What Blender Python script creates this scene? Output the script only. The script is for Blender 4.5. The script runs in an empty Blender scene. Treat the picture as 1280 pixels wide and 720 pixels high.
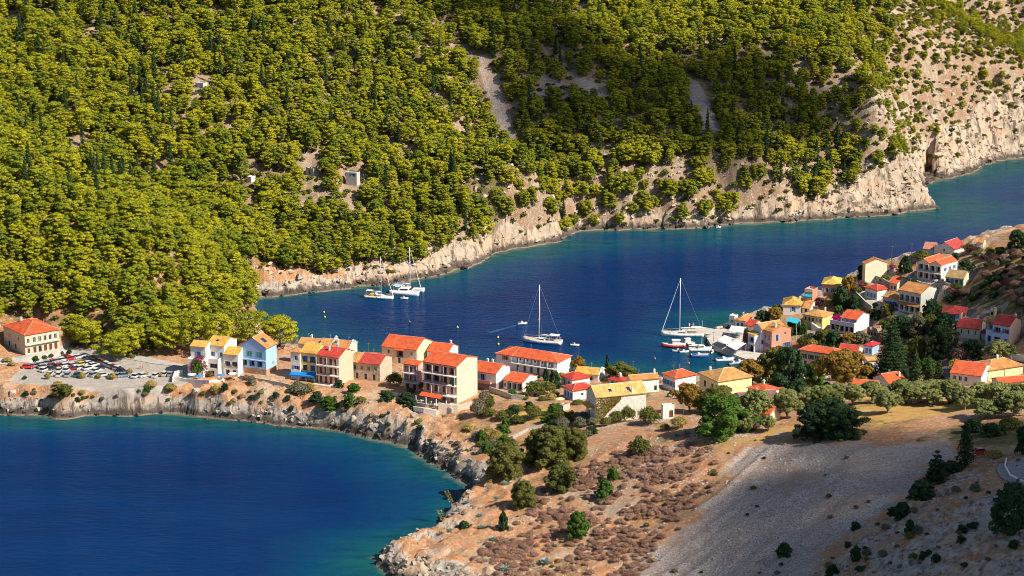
import bpy, bmesh, math, random
import numpy as np
from mathutils import Vector, Matrix

# ------------------------------------------------------------------ camera, sky, sun, exposure
scn = bpy.context.scene
COL = scn.collection
PITCH, FPX, CZ = 14.0, 2800.0, 212.0
SP, CP = math.sin(math.radians(PITCH)), math.cos(math.radians(PITCH))
cam_data = bpy.data.cameras.new("camera")
cam_data.sensor_width = 36.0
cam_data.lens = 36.0 * FPX / 1280.0
cam_data.clip_start, cam_data.clip_end = 1.0, 6000.0
cam = bpy.data.objects.new("camera", cam_data)
cam.location = (0, 0, CZ)
cam.rotation_euler = (math.radians(90 - PITCH), 0, 0)
COL.objects.link(cam)
scn.camera = cam

SUN_EL = math.radians(43)
sxy = Vector((0.88, -0.48)).normalized()
SUN = Vector((sxy.x * math.cos(SUN_EL), sxy.y * math.cos(SUN_EL), math.sin(SUN_EL)))
world = bpy.data.worlds.new("World")
scn.world = world
world.use_nodes = True
wn = world.node_tree
bg = wn.nodes["Background"]
sky = wn.nodes.new("ShaderNodeTexSky")
sky.sky_type = 'NISHITA'
sky.sun_disc = False
sky.sun_elevation = SUN_EL
sky.sun_rotation = math.atan2(SUN.x, SUN.y)
sky.altitude = 0.2
sky.air_density = 1.0
sky.dust_density = 0.6
sky.ozone_density = 1.5
wn.links.new(sky.outputs[0], bg.inputs[0])
bg.inputs[1].default_value = 0.066
sun_data = bpy.data.lights.new("sun", 'SUN')
sun_data.energy = 5.0
sun_data.angle = math.radians(0.5)
sun_data.color = (1.0, 0.90, 0.76)
sun = bpy.data.objects.new("sun", sun_data)
sun.rotation_euler = SUN.to_track_quat('Z', 'Y').to_euler()
sun.location = (300, 300, 500)
COL.objects.link(sun)
scn.view_settings.view_transform = 'Standard'
scn.view_settings.look = 'None'
scn.view_settings.exposure = 0.62
scn.view_settings.gamma = 1.0
scn.view_settings.use_curve_mapping = False
scn.cycles.filter_width = 0.95
scn.cycles.max_bounces = 6
scn.cycles.diffuse_bounces = 2
scn.cycles.glossy_bounces = 2
scn.cycles.transparent_max_bounces = 6

# ------------------------------------------------------------------ measuring: photograph pixel <-> world
def ray(px, py):
    a, b = (px - 640) / FPX, (360 - py) / FPX
    return np.array((a, CP + b * SP, -SP + b * CP))
def pz(px, py, z):
    r = ray(px, py); t = (z - CZ) / r[2]
    return np.array((r[0] * t, r[1] * t, z))
def pix(x, y, z):
    dz = z - CZ
    dep = y * CP - dz * SP
    return 640 + FPX * x / dep, 360 - FPX * (y * SP + dz * CP) / dep
def ppm(x, y, z):
    return FPX / (y * CP - (z - CZ) * SP)

# ------------------------------------------------------------------ noise
_R = np.random.RandomState(7)
_LAT = _R.rand(256, 256)
def vnoise(x, y):
    xi, yi = np.floor(x).astype(int), np.floor(y).astype(int)
    fx, fy = x - xi, y - yi
    fx = fx * fx * (3 - 2 * fx); fy = fy * fy * (3 - 2 * fy)
    a = _LAT[xi & 255, yi & 255]; b = _LAT[(xi + 1) & 255, yi & 255]
    c = _LAT[xi & 255, (yi + 1) & 255]; d = _LAT[(xi + 1) & 255, (yi + 1) & 255]
    return (a * (1 - fx) + b * fx) * (1 - fy) + (c * (1 - fx) + d * fx) * fy
def fbm(x, y, s, o=4, g=0.5):
    t, a, n = 0, 1.0, 0
    for i in range(o):
        t = t + a * vnoise(x / s + 17.3 * i, y / s - 9.1 * i); n += a
        a *= g; s *= 0.5
    return t / n * 2 - 1
def ridged(x, y, s, o=4):
    t, a, n = 0, 1.0, 0
    for i in range(o):
        t = t + a * (1 - np.abs(2 * vnoise(x / s + 31.7 * i, y / s + 5.3 * i) - 1)); n += a
        a *= 0.5; s *= 0.47
    return t / n
def sstep(a, b, x):
    t = np.clip((x - a) / (b - a), 0, 1)
    return t * t * (3 - 2 * t)

# ------------------------------------------------------------------ polygons
def in_poly(P, x, y):
    inside = np.zeros(x.shape, bool)
    n = len(P)
    for i in range(n):
        x1, y1 = P[i]; x2, y2 = P[(i + 1) % n]
        c = ((y1 > y) != (y2 > y))
        with np.errstate(divide='ignore', invalid='ignore'):
            inside ^= c & (x < (x2 - x1) * (y - y1) / (y2 - y1 + 1e-12) + x1)
    return inside
def poly_dist(P, x, y):
    d = np.full(x.shape, 1e12)
    n = len(P)
    for i in range(n):
        x1, y1 = P[i]; x2, y2 = P[(i + 1) % n]
        dx, dy = x2 - x1, y2 - y1
        t = np.clip(((x - x1) * dx + (y - y1) * dy) / (dx * dx + dy * dy + 1e-12), 0, 1)
        d = np.minimum(d, (x - x1 - t * dx) ** 2 + (y - y1 - t * dy) ** 2)
    d = np.sqrt(d)
    return np.where(in_poly(P, x, y), d, -d)

# ------------------------------------------------------------------ land outline (at sea level) and height control points
FAR_SHORE = [(1400, 188), (1280, 198), (1222, 205), (1216, 217), (1172, 225), (1146, 233), (1141, 244), (1165, 260), (1120, 268), (1060, 272),
             (980, 277), (900, 282), (800, 287), (740, 287), (705, 291), (697, 301), (660, 308), (610, 318), (590, 332), (545, 346), (480, 357),
             (400, 363), (345, 371), (318, 373), (313, 385), (322, 402), (345, 413), (372, 425), (388, 436)]
VILLAGE_SHORE = [(410, 442), (440, 447), (480, 452), (520, 455), (560, 458), (600, 462), (660, 464), (700, 465), (735, 466), (770, 470), (800, 475),
                 (830, 475), (860, 474), (890, 472), (925, 470), (950, 467), (957, 459), (922, 448), (889, 434), (884, 426), (892, 418), (908, 412), (912, 404),
                 (940, 401), (980, 398), (1030, 394), (1090, 389), (1165, 384), (1280, 376), (1420, 366)]
NEAR_SHORE = [(498, 722), (484, 715), (470, 706), (473, 694), (500, 690), (522, 682), (545, 668), (562, 652), (580, 634), (594, 618), (598, 610), (572, 598),
              (545, 580), (520, 570), (513, 560), (500, 556), (460, 547), (420, 538), (375, 533), (320, 526), (250, 520), (190, 516), (115, 517), (85, 523), (60, 521),
              (0, 517), (-120, 512)]
LAND = [(700, 1230)] + [tuple(pz(*p, 0)[:2]) for p in FAR_SHORE + VILLAGE_SHORE] + [(520, 830), (520, 250), (60, 250), (40, 430), (5, 500)] + \
       [tuple(pz(*p, 0)[:2]) for p in NEAR_SHORE] + [(-480, 700), (-480, 1750), (700, 1750)]
CTRL = [(10, 478, 8), (60, 479, 8), (150, 479, 8.2), (225, 476, 8.2), (100, 450, 8.6), (180, 446, 8.6), (60, 447, 9.5), (32, 443, 10), (78, 436, 10.5),
        (-60, 470, 9), (260, 471, 8), (320, 469, 8), (380, 478, 7.5), (420, 484, 7.5), (330, 422, 3.5), (380, 450, 4), (450, 455, 4.5), (480, 476, 6), (500, 455, 4),
        (560, 505, 8.5), (520, 500, 8), (600, 505, 9.5), (650, 510, 11), (700, 505, 11), (640, 482, 6.5), (665, 472, 3.2), (715, 478, 5), (740, 525, 13),
        (820, 500, 10), (850, 520, 16), (800, 488, 7), (850, 489, 7), (900, 500, 10), (880, 540, 20), (960, 538, 22.5), (930, 476, 3.5), (1040, 545, 27), (1100, 500, 22),
        (1200, 500, 26), (1280, 500, 30), (1280, 540, 36), (1270, 580, 40), (1180, 575, 34), (1280, 720, 52), (1160, 720, 41), (1220, 640, 42), (1100, 680, 32), (1000, 720, 21),
        (900, 720, 13), (1000, 640, 23), (1100, 600, 29), (900, 600, 19), (800, 640, 12), (800, 720, 7.5), (700, 640, 8.5), (700, 720, 4.8), (620, 700, 4.5), (560, 700, 4),
        (640, 600, 6.5), (700, 560, 10), (760, 560, 13), (850, 570, 18), (640, 540, 7.5), (600, 560, 5.5), (580, 640, 5.5), (566, 643, 5.0), (600, 618, 6), (550, 662, 5), (560, 530, 6.5), (520, 690, 4.5), (505, 700, 4),
        (960, 452, 1.6), (985, 465, 2.5), (1030, 480, 5), (1100, 470, 7), (1160, 480, 12), (1250, 490, 21), (1250, 460, 16.5), (1200, 440, 15), (1280, 440, 20),
        (1280, 400, 26), (1280, 340, 33), (1280, 305, 36), (1200, 390, 17.5), (1200, 322, 27), (1165, 352, 21), (1130, 392, 12), (1060, 420, 6), (1060, 372, 12),
        (1000, 420, 3.8), (985, 396, 6), (1090, 347, 17.5), (1040, 373, 11), (935, 425, 1.6), (925, 405, 2.5),
        (0, 408, 15), (100, 415, 14), (150, 365, 23), (150, 290, 37), (0, 310, 35), (0, 215, 55), (250, 385, 13), (250, 345, 22), (305, 396, 5), (200, 315, 32), (-120, 215, 58),
        (-120, 400, 20), (0, 0, 88), (200, 0, 88), (400, 0, 88), (640, 0, 83), (900, 0, 80), (1160, 0, 72), (1280, 0, 62), (0, 130, 62), (200, 180, 48), (400, 180, 42),
        (640, 180, 40), (900, 180, 33), (1060, 200, 20), (1100, 120, 48), (1160, 180, 14), (1160, 100, 42), (1220, 120, 33), (1280, 100, 37), (1060, 60, 63),
        (900, 80, 60), (640, 80, 63), (400, 80, 66), (320, 305, 15), (550, 285, 13), (450, 322, 8.5), (250, 235, 32), (150, 205, 42), (640, 262, 11), (760, 262, 11), (900, 255, 11),
        (1000, 240, 12), (1380, 100, 36)]
_cw = [tuple(pz(*c)) for c in CTRL] + [(60, 380, 25), (120, 350, 50), (300, 350, 80), (400, 500, 70), (420, 650, 55), (350, 760, 40), (-420, 1500, 150), (0, 1500, 165),
       (420, 1500, 150), (600, 1350, 90), (-420, 1100, 110), (-420, 800, 55), (0, 1300, 125), (300, 1300, 100)]
CW = np.array(_cw)
def _tps(r2):
    return np.where(r2 > 0, r2 * np.log(r2 + 1e-9), 0)
_P = CW[:, :2] / 100.0
_n = len(_P)
_A = np.zeros((_n + 3, _n + 3))
_A[:_n, :_n] = _tps(((_P[:, None] - _P[None]) ** 2).sum(-1)) + np.eye(_n) * 0.012
_A[:_n, _n] = 1; _A[:_n, _n + 1:] = _P
_A[_n:, :_n] = _A[:_n, _n:].T
_W = np.linalg.solve(_A, np.concatenate([CW[:, 2], np.zeros(3)]))
CX0, CY0, CS = -480.0, 280.0, 4.0
_gx, _gy = np.meshgrid(np.arange(CX0, 660, CS), np.arange(CY0, 1600, CS), indexing='ij')
_q = np.stack([_gx.ravel(), _gy.ravel()], -1) / 100.0
_hr = _W[_n] + _q @ _W[_n + 1:]
for i in range(_n):
    _hr += _W[i] * _tps(((_q - _P[i]) ** 2).sum(-1))
G_HR = _hr.reshape(_gx.shape)
G_SD = poly_dist(LAND, _gx, _gy)
def bil(G, x0, y0, s, x, y):
    u = np.clip((x - x0) / s, 0, G.shape[0] - 1.001); v = np.clip((y - y0) / s, 0, G.shape[1] - 1.001)
    i, j = u.astype(int), v.astype(int); fu, fv = u - i, v - j
    return (G[i, j] * (1 - fu) + G[i + 1, j] * fu) * (1 - fv) + (G[i, j + 1] * (1 - fu) + G[i + 1, j + 1] * fu) * fv
def shore(x, y):
    """distance inland (+) or out to sea (-), with a ragged edge"""
    return bil(G_SD, CX0, CY0, CS, x, y)
QUAY_POLY = [tuple(pz(*p, 1.5)[:2]) for p in [(884, 423), (889, 431), (922, 445), (962, 459), (985, 462), (985, 440), (960, 428), (930, 416), (905, 410), (892, 415)]]
PARK_PX = [(12, 477), (60, 481), (100, 484), (160, 487), (228, 480), (246, 470), (240, 460), (205, 452), (170, 443), (130, 430), (100, 427), (85, 434), (40, 456), (20, 468)]
PARK_POLY = [tuple(pz(*p, 8.4)[:2]) for p in PARK_PX]
ROUGH = [tuple(pz(*p)[:2]) for p in [(1000, 740, 21), (1060, 690, 27), (1110, 645, 30), (1165, 605, 34), (1215, 600, 40), (1300, 640, 46), (1300, 745, 53)]]
SLOPE = [tuple(pz(*p)[:2]) for p in [(540, 745, 3), (560, 680, 4), (640, 620, 7), (700, 570, 10), (790, 548, 14), (900, 552, 20), (1000, 552, 25), (1150, 560, 32), (1120, 620, 31), (1030, 700, 25), (960, 745, 17)]]
_s = pz(600, 700, 4)[:2] - pz(860, 550, 17)[:2]; SLD = _s / np.linalg.norm(_s)
def height0(x, y):
    sd = shore(x, y)
    nearland = sstep(690, 760, y) * 0 + (y < 830)
    jag = (ridged(x, y, 19.0, 3) * 5.0 - 2.8) * (1 + .9 * sstep(820, 900, y)) + fbm(x, y, 5.0, 2) * 1.0
    quayd = poly_dist(QUAY_POLY, x, y)
    calm = sstep(18, 4, np.abs(quayd)) * 1.0
    s2 = sd + jag * (1 - calm)
    hr = bil(G_HR, CX0, CY0, CS, x, y)
    hr = np.maximum(hr, 1.4)
    big = sstep(0, 40, s2)
    far = sstep(820, 900, y)
    # gullies of the far hillside, small swells of the near one
    hr = hr + far * big * ((ridged(x * 0.9 + y * 0.35, y * 0.25, 70.0, 3) - 0.55) * 14.0 + fbm(x, y, 22.0, 3) * 1.8) + (1 - far) * big * fbm(x, y, 30.0, 3) * 0.7
    w = 5.5 + far * 6.0 + far * 24 * sstep(120, 200, x)
    t = np.clip(s2 / w, 0, 1)
    prof = 1 - (1 - t) ** 1.8
    h = hr * prof
    rock = sstep(-3, 0.5, s2) * (1 - sstep(14, 26 + 10 * far, s2))
    strat = ridged(x * 0.8 - y * 0.6, (x * 0.6 + y * 0.8) * 0.35, 9.0, 4) - 0.6
    h = h + rock * (1 - calm) * (strat * (3.4 + far * 2.2) * np.clip(h / 3.5, 0.15, 1.0) + (ridged(x, y, 4.2 + 3.0 * far, 3) - 0.55) * (2.3 + 3.0 * far) + (ridged(x * 1.3 + y * .4, y, 1.9, 2) - 0.5) * 1.0)
    h = h + (1 - rock) * big * (1 - far) * (fbm(x, y, 3.0, 3) * 0.22 + (ridged(x * .35 + y * .2, y, 6.0, 3) - .5) * .5)
    h = np.where(s2 < 0, np.maximum(s2 * 0.35, -4.0) + rock * 0.5 * strat, h)
    sl = sstep(-6, 14, poly_dist(SLOPE, x, y)); ua = x * SLD[0] + y * SLD[1]; va = -x * SLD[1] + y * SLD[0]
    va = va + fbm(x, y, 25.0, 2) * 5
    h = h + sl * sstep(4, 14, s2) * ((ridged(va, ua * .16, 11.0, 4) - .58) * 2.2 + (ridged(va, ua * .3, 3.2, 2) - .5) * .5)
    rr = sstep(-4, 6, poly_dist(ROUGH, x, y))
    h = h + rr * ((ridged(x + y * .5, y * .7, 8.0, 4) - .55) * 3.6 + (ridged(x, y, 2.6, 3) - .5) * 1.1)
    # quay and car park are level
    h = np.where(quayd > -0.5, np.minimum(h, 1.2), h)
    pk = poly_dist(PARK_POLY, x, y)
    kk = sstep(-3.0, 1.0, pk)
    h = h * (1 - kk) + 8.35 * kk
    return h, s2
AX0, AX1, AY0, AY1, AS = -230.0, 340.0, 330.0, 870.0, 0.8
BX0, BX1, BY0, BY1, BS = -470.0, 560.0, 700.0, 1560.0, 1.6
ax, ay = np.meshgrid(np.arange(AX0, AX1 + .1, AS), np.arange(AY0, AY1 + .1, AS), indexing='ij')
bx, by = np.meshgrid(np.arange(BX0, BX1, BS), np.arange(BY0, BY1, BS), indexing='ij')
HA, SA = height0(ax, ay)
HB, SB = height0(bx, by)
def H(x, y):
    x, y = np.asarray(x, float), np.asarray(y, float)
    ina = (x > AX0) & (x < AX1) & (y > AY0) & (y < AY1)
    return np.where(ina, bil(HA, AX0, AY0, AS, x, y), bil(HB, BX0, BY0, BS, x, y))
_T = np.arange(380, 1560, 0.5)
def hit(px, py, sea=0.0):
    """where the line of sight through a photograph pixel meets the ground (or the sea)"""
    r = ray(px, py)
    t = _T / r[1]
    x, y, z = r[0] * t, r[1] * t, CZ + r[2] * t
    g = np.maximum(H(x, y), sea) - z
    k = np.argmax(g > 0)
    if g[k] <= 0: k = len(t) - 1
    f = 0 if k == 0 else g[k - 1] / (g[k - 1] - g[k])
    k0 = max(k - 1, 0)
    return Vector((x[k0] + (x[k] - x[k0]) * f, y[k0] + (y[k] - y[k0]) * f, z[k0] + (z[k] - z[k0]) * f))

# ------------------------------------------------------------------ materials
def newmat(name):
    m = bpy.data.materials.new(name); m.use_nodes = True
    return m, m.node_tree.nodes, m.node_tree.links, m.node_tree.nodes["Principled BSDF"]
def nd(nt, t, **kw):
    n = nt.new(t)
    for k, v in kw.items(): setattr(n, k, v)
    return n
def mixc(N, L, fac, a, b, mode='MIX'):
    n = N.new("ShaderNodeMix"); n.data_type = 'RGBA'; n.blend_type = mode
    for s, v in ((n.inputs[0], fac), (n.inputs[6], a), (n.inputs[7], b)):
        if isinstance(v, (int, float)): s.default_value = v
        elif isinstance(v, tuple): s.default_value = v if len(v) == 4 else (*v, 1)
        else: L.new(v, s)
    return n.outputs[2]
def noise(N, L, scale, detail=4, rough=.55, vec=None, dim='3D'):
    n = N.new("ShaderNodeTexNoise"); n.inputs["Scale"].default_value = scale; n.inputs["Detail"].default_value = detail; n.inputs["Roughness"].default_value = rough
    if vec is not None: L.new(vec, n.inputs["Vector"])
    return n.outputs["Fac"]
def ramp(N, L, f, a, b):
    n = N.new("ShaderNodeMapRange"); n.inputs[1].default_value = a; n.inputs[2].default_value = b
    L.new(f, n.inputs[0]); return n.outputs[0]
def math_(N, L, op, a, b=0.0):
    n = N.new("ShaderNodeMath"); n.operation = op
    for s, v in ((n.inputs[0], a), (n.inputs[1], b)):
        if isinstance(v, (int, float)): s.default_value = v
        else: L.new(v, s)
    return n.outputs[0]
def bump(N, L, bsdf, h, dist, strength=1.0):
    n = N.new("ShaderNodeBump"); n.inputs["Distance"].default_value = dist; n.inputs["Strength"].default_value = strength
    L.new(h, n.inputs["Height"]); L.new(n.outputs[0], bsdf.inputs["Normal"])
_MC = {}
def plain(name, col, rough=.7, var=.12, scale=1.5, metal=0.0, emit=None, dirt=None, b=0.0):
    """a base colour broken up by two scales of noise"""
    if name in _MC: return _MC[name]
    m, N, L, B = newmat(name)
    tc = N.new("ShaderNodeTexCoord").outputs["Object"]
    f = ramp(N, L, noise(N, L, scale, 5, .6, tc), .3, .7)
    lo = tuple(c * (1 - var * 1.6) for c in col); hi = tuple(min(1, c * (1 + var)) for c in col)
    c = mixc(N, L, f, lo, hi)
    if dirt:
        f2 = ramp(N, L, noise(N, L, scale * .45, 6, .7, tc), .52, .75)
        c = mixc(N, L, math_(N, L, 'MULTIPLY', f2, .6), c, dirt)
    L.new(c, B.inputs["Base Color"]); B.inputs["Roughness"].default_value = rough; B.inputs["Metallic"].default_value = metal
    if b: bump(N, L, B, noise(N, L, scale * 6, 3, .6, tc), b)
    _MC[name] = m
    return m
def glass(name, col=(.02, .03, .045)):
    if name in _MC: return _MC[name]
    m, N, L, B = newmat(name)
    B.inputs["Base Color"].default_value = (*col, 1); B.inputs["Roughness"].default_value = .08
    _MC[name] = m; return m
def wallmat(name, col, stone=False):
    if name in _MC: return _MC[name]
    m, N, L, B = newmat(name)
    tc = N.new("ShaderNodeTexCoord").outputs["Object"]
    f = ramp(N, L, noise(N, L, .7, 6, .65, tc), .35, .7)
    c = mixc(N, L, f, tuple(v * .86 for v in col), col)
    mp = N.new("ShaderNodeMapping"); mp.inputs["Scale"].default_value = (2.2, 2.2, .35); L.new(tc, mp.inputs[0])
    st = ramp(N, L, noise(N, L, 1.0, 5, .7, mp.outputs[0]), .58, .8)
    c = mixc(N, L, math_(N, L, 'MULTIPLY', st, .6), c, tuple(v * .5 + .05 for v in col))
    if stone:
        v = N.new("ShaderNodeTexVoronoi"); v.inputs["Scale"].default_value = 1.9; L.new(tc, v.inputs["Vector"])
        c = mixc(N, L, .5, c, mixc(N, L, ramp(N, L, v.outputs["Color"], .1, .9), tuple(x * .55 for x in col), tuple(x * 1.15 for x in col)))
        bump(N, L, B, v.outputs["Distance"], .12, .8)
    L.new(c, B.inputs["Base Color"]); B.inputs["Roughness"].default_value = .85
    _MC[name] = m; return m
def roofmat(name, col):
    if name in _MC: return _MC[name]
    m, N, L, B = newmat(name)
    tc = N.new("ShaderNodeTexCoord").outputs["Object"]
    uv = N.new("ShaderNodeUVMap").outputs[0]
    f = ramp(N, L, noise(N, L, .55, 5, .65, tc), .40, .62)
    c = mixc(N, L, f, tuple(v * .50 for v in col), col)
    f2 = ramp(N, L, noise(N, L, 3.2, 3, .6, tc), .35, .7)
    c = mixc(N, L, math_(N, L, 'MULTIPLY', f2, .45), c, tuple(min(1, v * 1.2 + .03) for v in col))
    f3 = ramp(N, L, noise(N, L, 1.1, 6, .75, tc), .58, .8)
    c = mixc(N, L, math_(N, L, 'MULTIPLY', f3, .75), c, tuple(v * .36 + .03 for v in col))
    mu = N.new("ShaderNodeMapping"); mu.inputs["Scale"].default_value = (2.4, .35, 1); L.new(uv, mu.inputs[0])
    c = mixc(N, L, math_(N, L, 'MULTIPLY', ramp(N, L, noise(N, L, 1.3, 3, .6, mu.outputs[0]), .5, .66), .55), c, tuple(v * .42 + .02 for v in col))
    w = N.new("ShaderNodeTexWave"); w.wave_type = 'BANDS'; w.bands_direction = 'X'; w.inputs["Scale"].default_value = 1.1; w.inputs["Distortion"].default_value = .6
    L.new(uv, w.inputs[0])
    w2 = N.new("ShaderNodeTexWave"); w2.wave_type = 'BANDS'; w2.bands_direction = 'Y'; w2.wave_profile = 'SAW'; w2.inputs["Scale"].default_value = .8; w2.inputs["Distortion"].default_value = .4
    L.new(uv, w2.inputs[0])
    h = math_(N, L, 'ADD', w.outputs["Fac"], w2.outputs["Fac"])
    bump(N, L, B, h, .06, .9)
    L.new(c, B.inputs["Base Color"]); B.inputs["Roughness"].default_value = .8
    _MC[name] = m; return m
def leafmat(name, lo, hi, trans=.25):
    """foliage: colour varies between plants and between clumps of one plant"""
    if name in _MC: return _MC[name]
    m, N, L, B = newmat(name)
    oi = N.new("ShaderNodeObjectInfo"); ge = N.new("ShaderNodeNewGeometry")
    f = math_(N, L, 'ADD', math_(N, L, 'MULTIPLY', oi.outputs["Random"], .55), math_(N, L, 'MULTIPLY', ramp(N, L, noise(N, L, .35, 3, .6, ge.outputs["Position"]), .3, .7), .45))
    c = mixc(N, L, f, lo, hi)
    L.new(c, B.inputs["Base Color"]); B.inputs["Roughness"].default_value = .65
    B.inputs["Specular IOR Level"].default_value = .15
    t = N.new("ShaderNodeBsdfTranslucent"); L.new(c, t.inputs[0])
    mx = N.new("ShaderNodeMixShader"); mx.inputs[0].default_value = trans
    L.new(B.outputs[0], mx.inputs[1]); L.new(t.outputs[0], mx.inputs[2])
    L.new(mx.outputs[0], N["Material Output"].inputs[0])
    _MC[name] = m; return m

def ground_mat(name, far):
    m, N, L, B = newmat(name)
    ge = N.new("ShaderNodeNewGeometry"); pos = ge.outputs["Position"]
    sep = N.new("ShaderNodeSeparateXYZ"); L.new(pos, sep.inputs[0])
    def at(a):
        n = N.new("ShaderNodeAttribute"); n.attribute_name = a; return n.outputs["Fac"]
    n1 = noise(N, L, .06, 6, .62, pos); n2 = noise(N, L, .45, 6, .65, pos); n3 = noise(N, L, 2.2, 4, .65, pos)
    # earth: orange soil, pale dry earth
    earth = mixc(N, L, ramp(N, L, n2, .3, .7), (.52, .19, .055) if not far else (.33, .18, .10), (.45, .31, .19) if not far else (.33, .24, .16))
    earth = mixc(N, L, ramp(N, L, n1, .50 if not far else .42, .68 if not far else .62), earth, (.46, .36, .26) if not far else (.36, .28, .20))
    earth = mixc(N, L, math_(N, L, 'MULTIPLY', ramp(N, L, n3, .48, .66), .75), earth, (.20, .12, .075))
    n5 = noise(N, L, 1.1, 6, .7, pos)
    earth = mixc(N, L, math_(N, L, 'MULTIPLY', ramp(N, L, n5, .56, .64), .8), earth, (.60, .52, .44))
    earth = mixc(N, L, math_(N, L, 'MULTIPLY', math_(N, L, 'SUBTRACT', 1.0, ramp(N, L, n5, .34, .42)), .8), earth, (.14, .10, .055))
    straw = mixc(N, L, ramp(N, L, n2, .35, .68), (.58, .36, .11), (.42, .25, .09))
    straw = mixc(N, L, ramp(N, L, n3, .55, .8), straw, (.27, .2, .08))
    scree = mixc(N, L, ramp(N, L, n3, .36, .64), (.24, .195, .17), (.62, .54, .48))
    ms = N.new("ShaderNodeMapping"); ms.inputs["Scale"].default_value = (.12, .9, .9); ms.inputs["Rotation"].default_value = (0, 0, .5); L.new(pos, ms.inputs[0])
    n6 = noise(N, L, .6, 6, .7, ms.outputs[0])
    scree = mixc(N, L, math_(N, L, 'MULTIPLY', ramp(N, L, n6, .5, .68), .7), scree, (.40, .27, .19))
    scree = mixc(N, L, math_(N, L, 'MULTIPLY', math_(N, L, 'SUBTRACT', 1.0, ramp(N, L, n6, .32, .44)), .7), scree, (.20, .165, .145))
    scree = mixc(N, L, math_(N, L, 'MULTIPLY', math_(N, L, 'SUBTRACT', 1.0, ramp(N, L, n5, .36, .44)), .8), scree, (.14, .12, .11))
    scree = mixc(N, L, math_(N, L, 'MULTIPLY', ramp(N, L, n2, .52, .66), .6), scree, (.36, .25, .18))
    scree = mixc(N, L, math_(N, L, 'MULTIPLY', ramp(N, L, n1, .5, .7), .7), scree, (.33, .20, .13))
    mp = N.new("ShaderNodeMapping"); mp.inputs["Scale"].default_value = (.9, .5, .16); mp.inputs["Rotation"].default_value = (.2, .35, .5); L.new(pos, mp.inputs[0])
    n4 = noise(N, L, .55 if not far else .38, 8, .72, mp.outputs[0])
    crack = ramp(N, L, n4, .38, .49)
    rock = mixc(N, L, ramp(N, L, n2, .32, .68), (.30, .25, .21) if not far else (.36, .275, .205), (.58, .51, .44) if not far else (.58, .47, .36))
    rock = mixc(N, L, ramp(N, L, n1, .5, .66), rock, (.55, .37, .24))
    rock = mixc(N, L, math_(N, L, 'SUBTRACT', 1.0, crack), rock, (.12, .09, .07))
    # dark band above the sea: wet rock plus painted shade of the undercut, with a pale edge of dried salt and rubble below it
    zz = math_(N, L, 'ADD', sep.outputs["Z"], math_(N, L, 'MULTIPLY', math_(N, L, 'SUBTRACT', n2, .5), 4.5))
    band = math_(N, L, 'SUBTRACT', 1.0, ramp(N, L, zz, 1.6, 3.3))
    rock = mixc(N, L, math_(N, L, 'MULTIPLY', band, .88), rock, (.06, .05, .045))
    low = math_(N, L, 'SUBTRACT', 1.0, ramp(N, L, sep.outputs["Z"], .25, .55))
    rock = mixc(N, L, math_(N, L, 'MULTIPLY', low, .7), rock, (.34, .24, .15))
    brush = mixc(N, L, ramp(N, L, n3, .3, .7), (.07, .075, .025), (.17, .15, .05))
    pave = mixc(N, L, ramp(N, L, n2, .3, .7), (.33, .295, .26), (.47, .43, .385))
    pave = mixc(N, L, math_(N, L, 'MULTIPLY', ramp(N, L, n5, .54, .66), .5), pave, (.30, .22, .16))
    c = earth
    for a, col in (("straw", straw), ("brush", brush), ("scree", scree), ("rock", rock), ("pave", pave)):
        f = math_(N, L, 'ADD', at(a), math_(N, L, 'MULTIPLY', math_(N, L, 'SUBTRACT', n2, .5), .9))
        c = mixc(N, L, ramp(N, L, f, .35, .6), c, col)
    L.new(c, B.inputs["Base Color"]); B.inputs["Roughness"].default_value = .95; B.inputs["Specular IOR Level"].default_value = .2
    hb = math_(N, L, 'ADD', math_(N, L, 'MULTIPLY', n3, .5), math_(N, L, 'MULTIPLY', math_(N, L, 'MULTIPLY', crack, at("rock")), .6))
    hb = math_(N, L, 'ADD', hb, math_(N, L, 'MULTIPLY', noise(N, L, 7.0, 2, .6, pos), .25))
    bump(N, L, B, hb, .9, .8)
    return m

# ------------------------------------------------------------------ mesh helpers
def np_mesh(name, V, F, mat=None, smooth=False, attrs=None, uv=None):
    """mesh from an (n,3) array and an (m,3|4) index array"""
    me = bpy.data.meshes.new(name)
    V = np.ascontiguousarray(V, np.float32); F = np.ascontiguousarray(F, np.int32)
    k = F.shape[1]
    me.vertices.add(len(V)); me.vertices.foreach_set("co", V.ravel())
    me.loops.add(F.size); me.loops.foreach_set("vertex_index", F.ravel())
    me.polygons.add(len(F)); me.polygons.foreach_set("loop_start", np.arange(0, F.size, k, dtype=np.int32))
    if smooth: me.polygons.foreach_set("use_smooth", np.ones(len(F), bool))
    for a, v in (attrs or {}).items():
        at = me.attributes.new(a, 'FLOAT', 'POINT'); at.data.foreach_set("value", np.ascontiguousarray(v, np.float32).ravel())
    me.update(calc_edges=True)
    if mat: me.materials.append(mat)
    return me
def link(name, data, parent=None, loc=None, rz=None):
    o = bpy.data.objects.new(name, data); COL.objects.link(o)
    if parent is not None: o.parent = parent
    if loc is not None: o.location = loc
    if rz is not None: o.rotation_euler = (0, 0, rz)
    return o
def tag(o, label=None, cat=None, group=None, kind=None):
    for k, v in (("label", label), ("category", cat), ("group", group), ("kind", kind)):
        if v: o[k] = v
    return o
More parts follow.
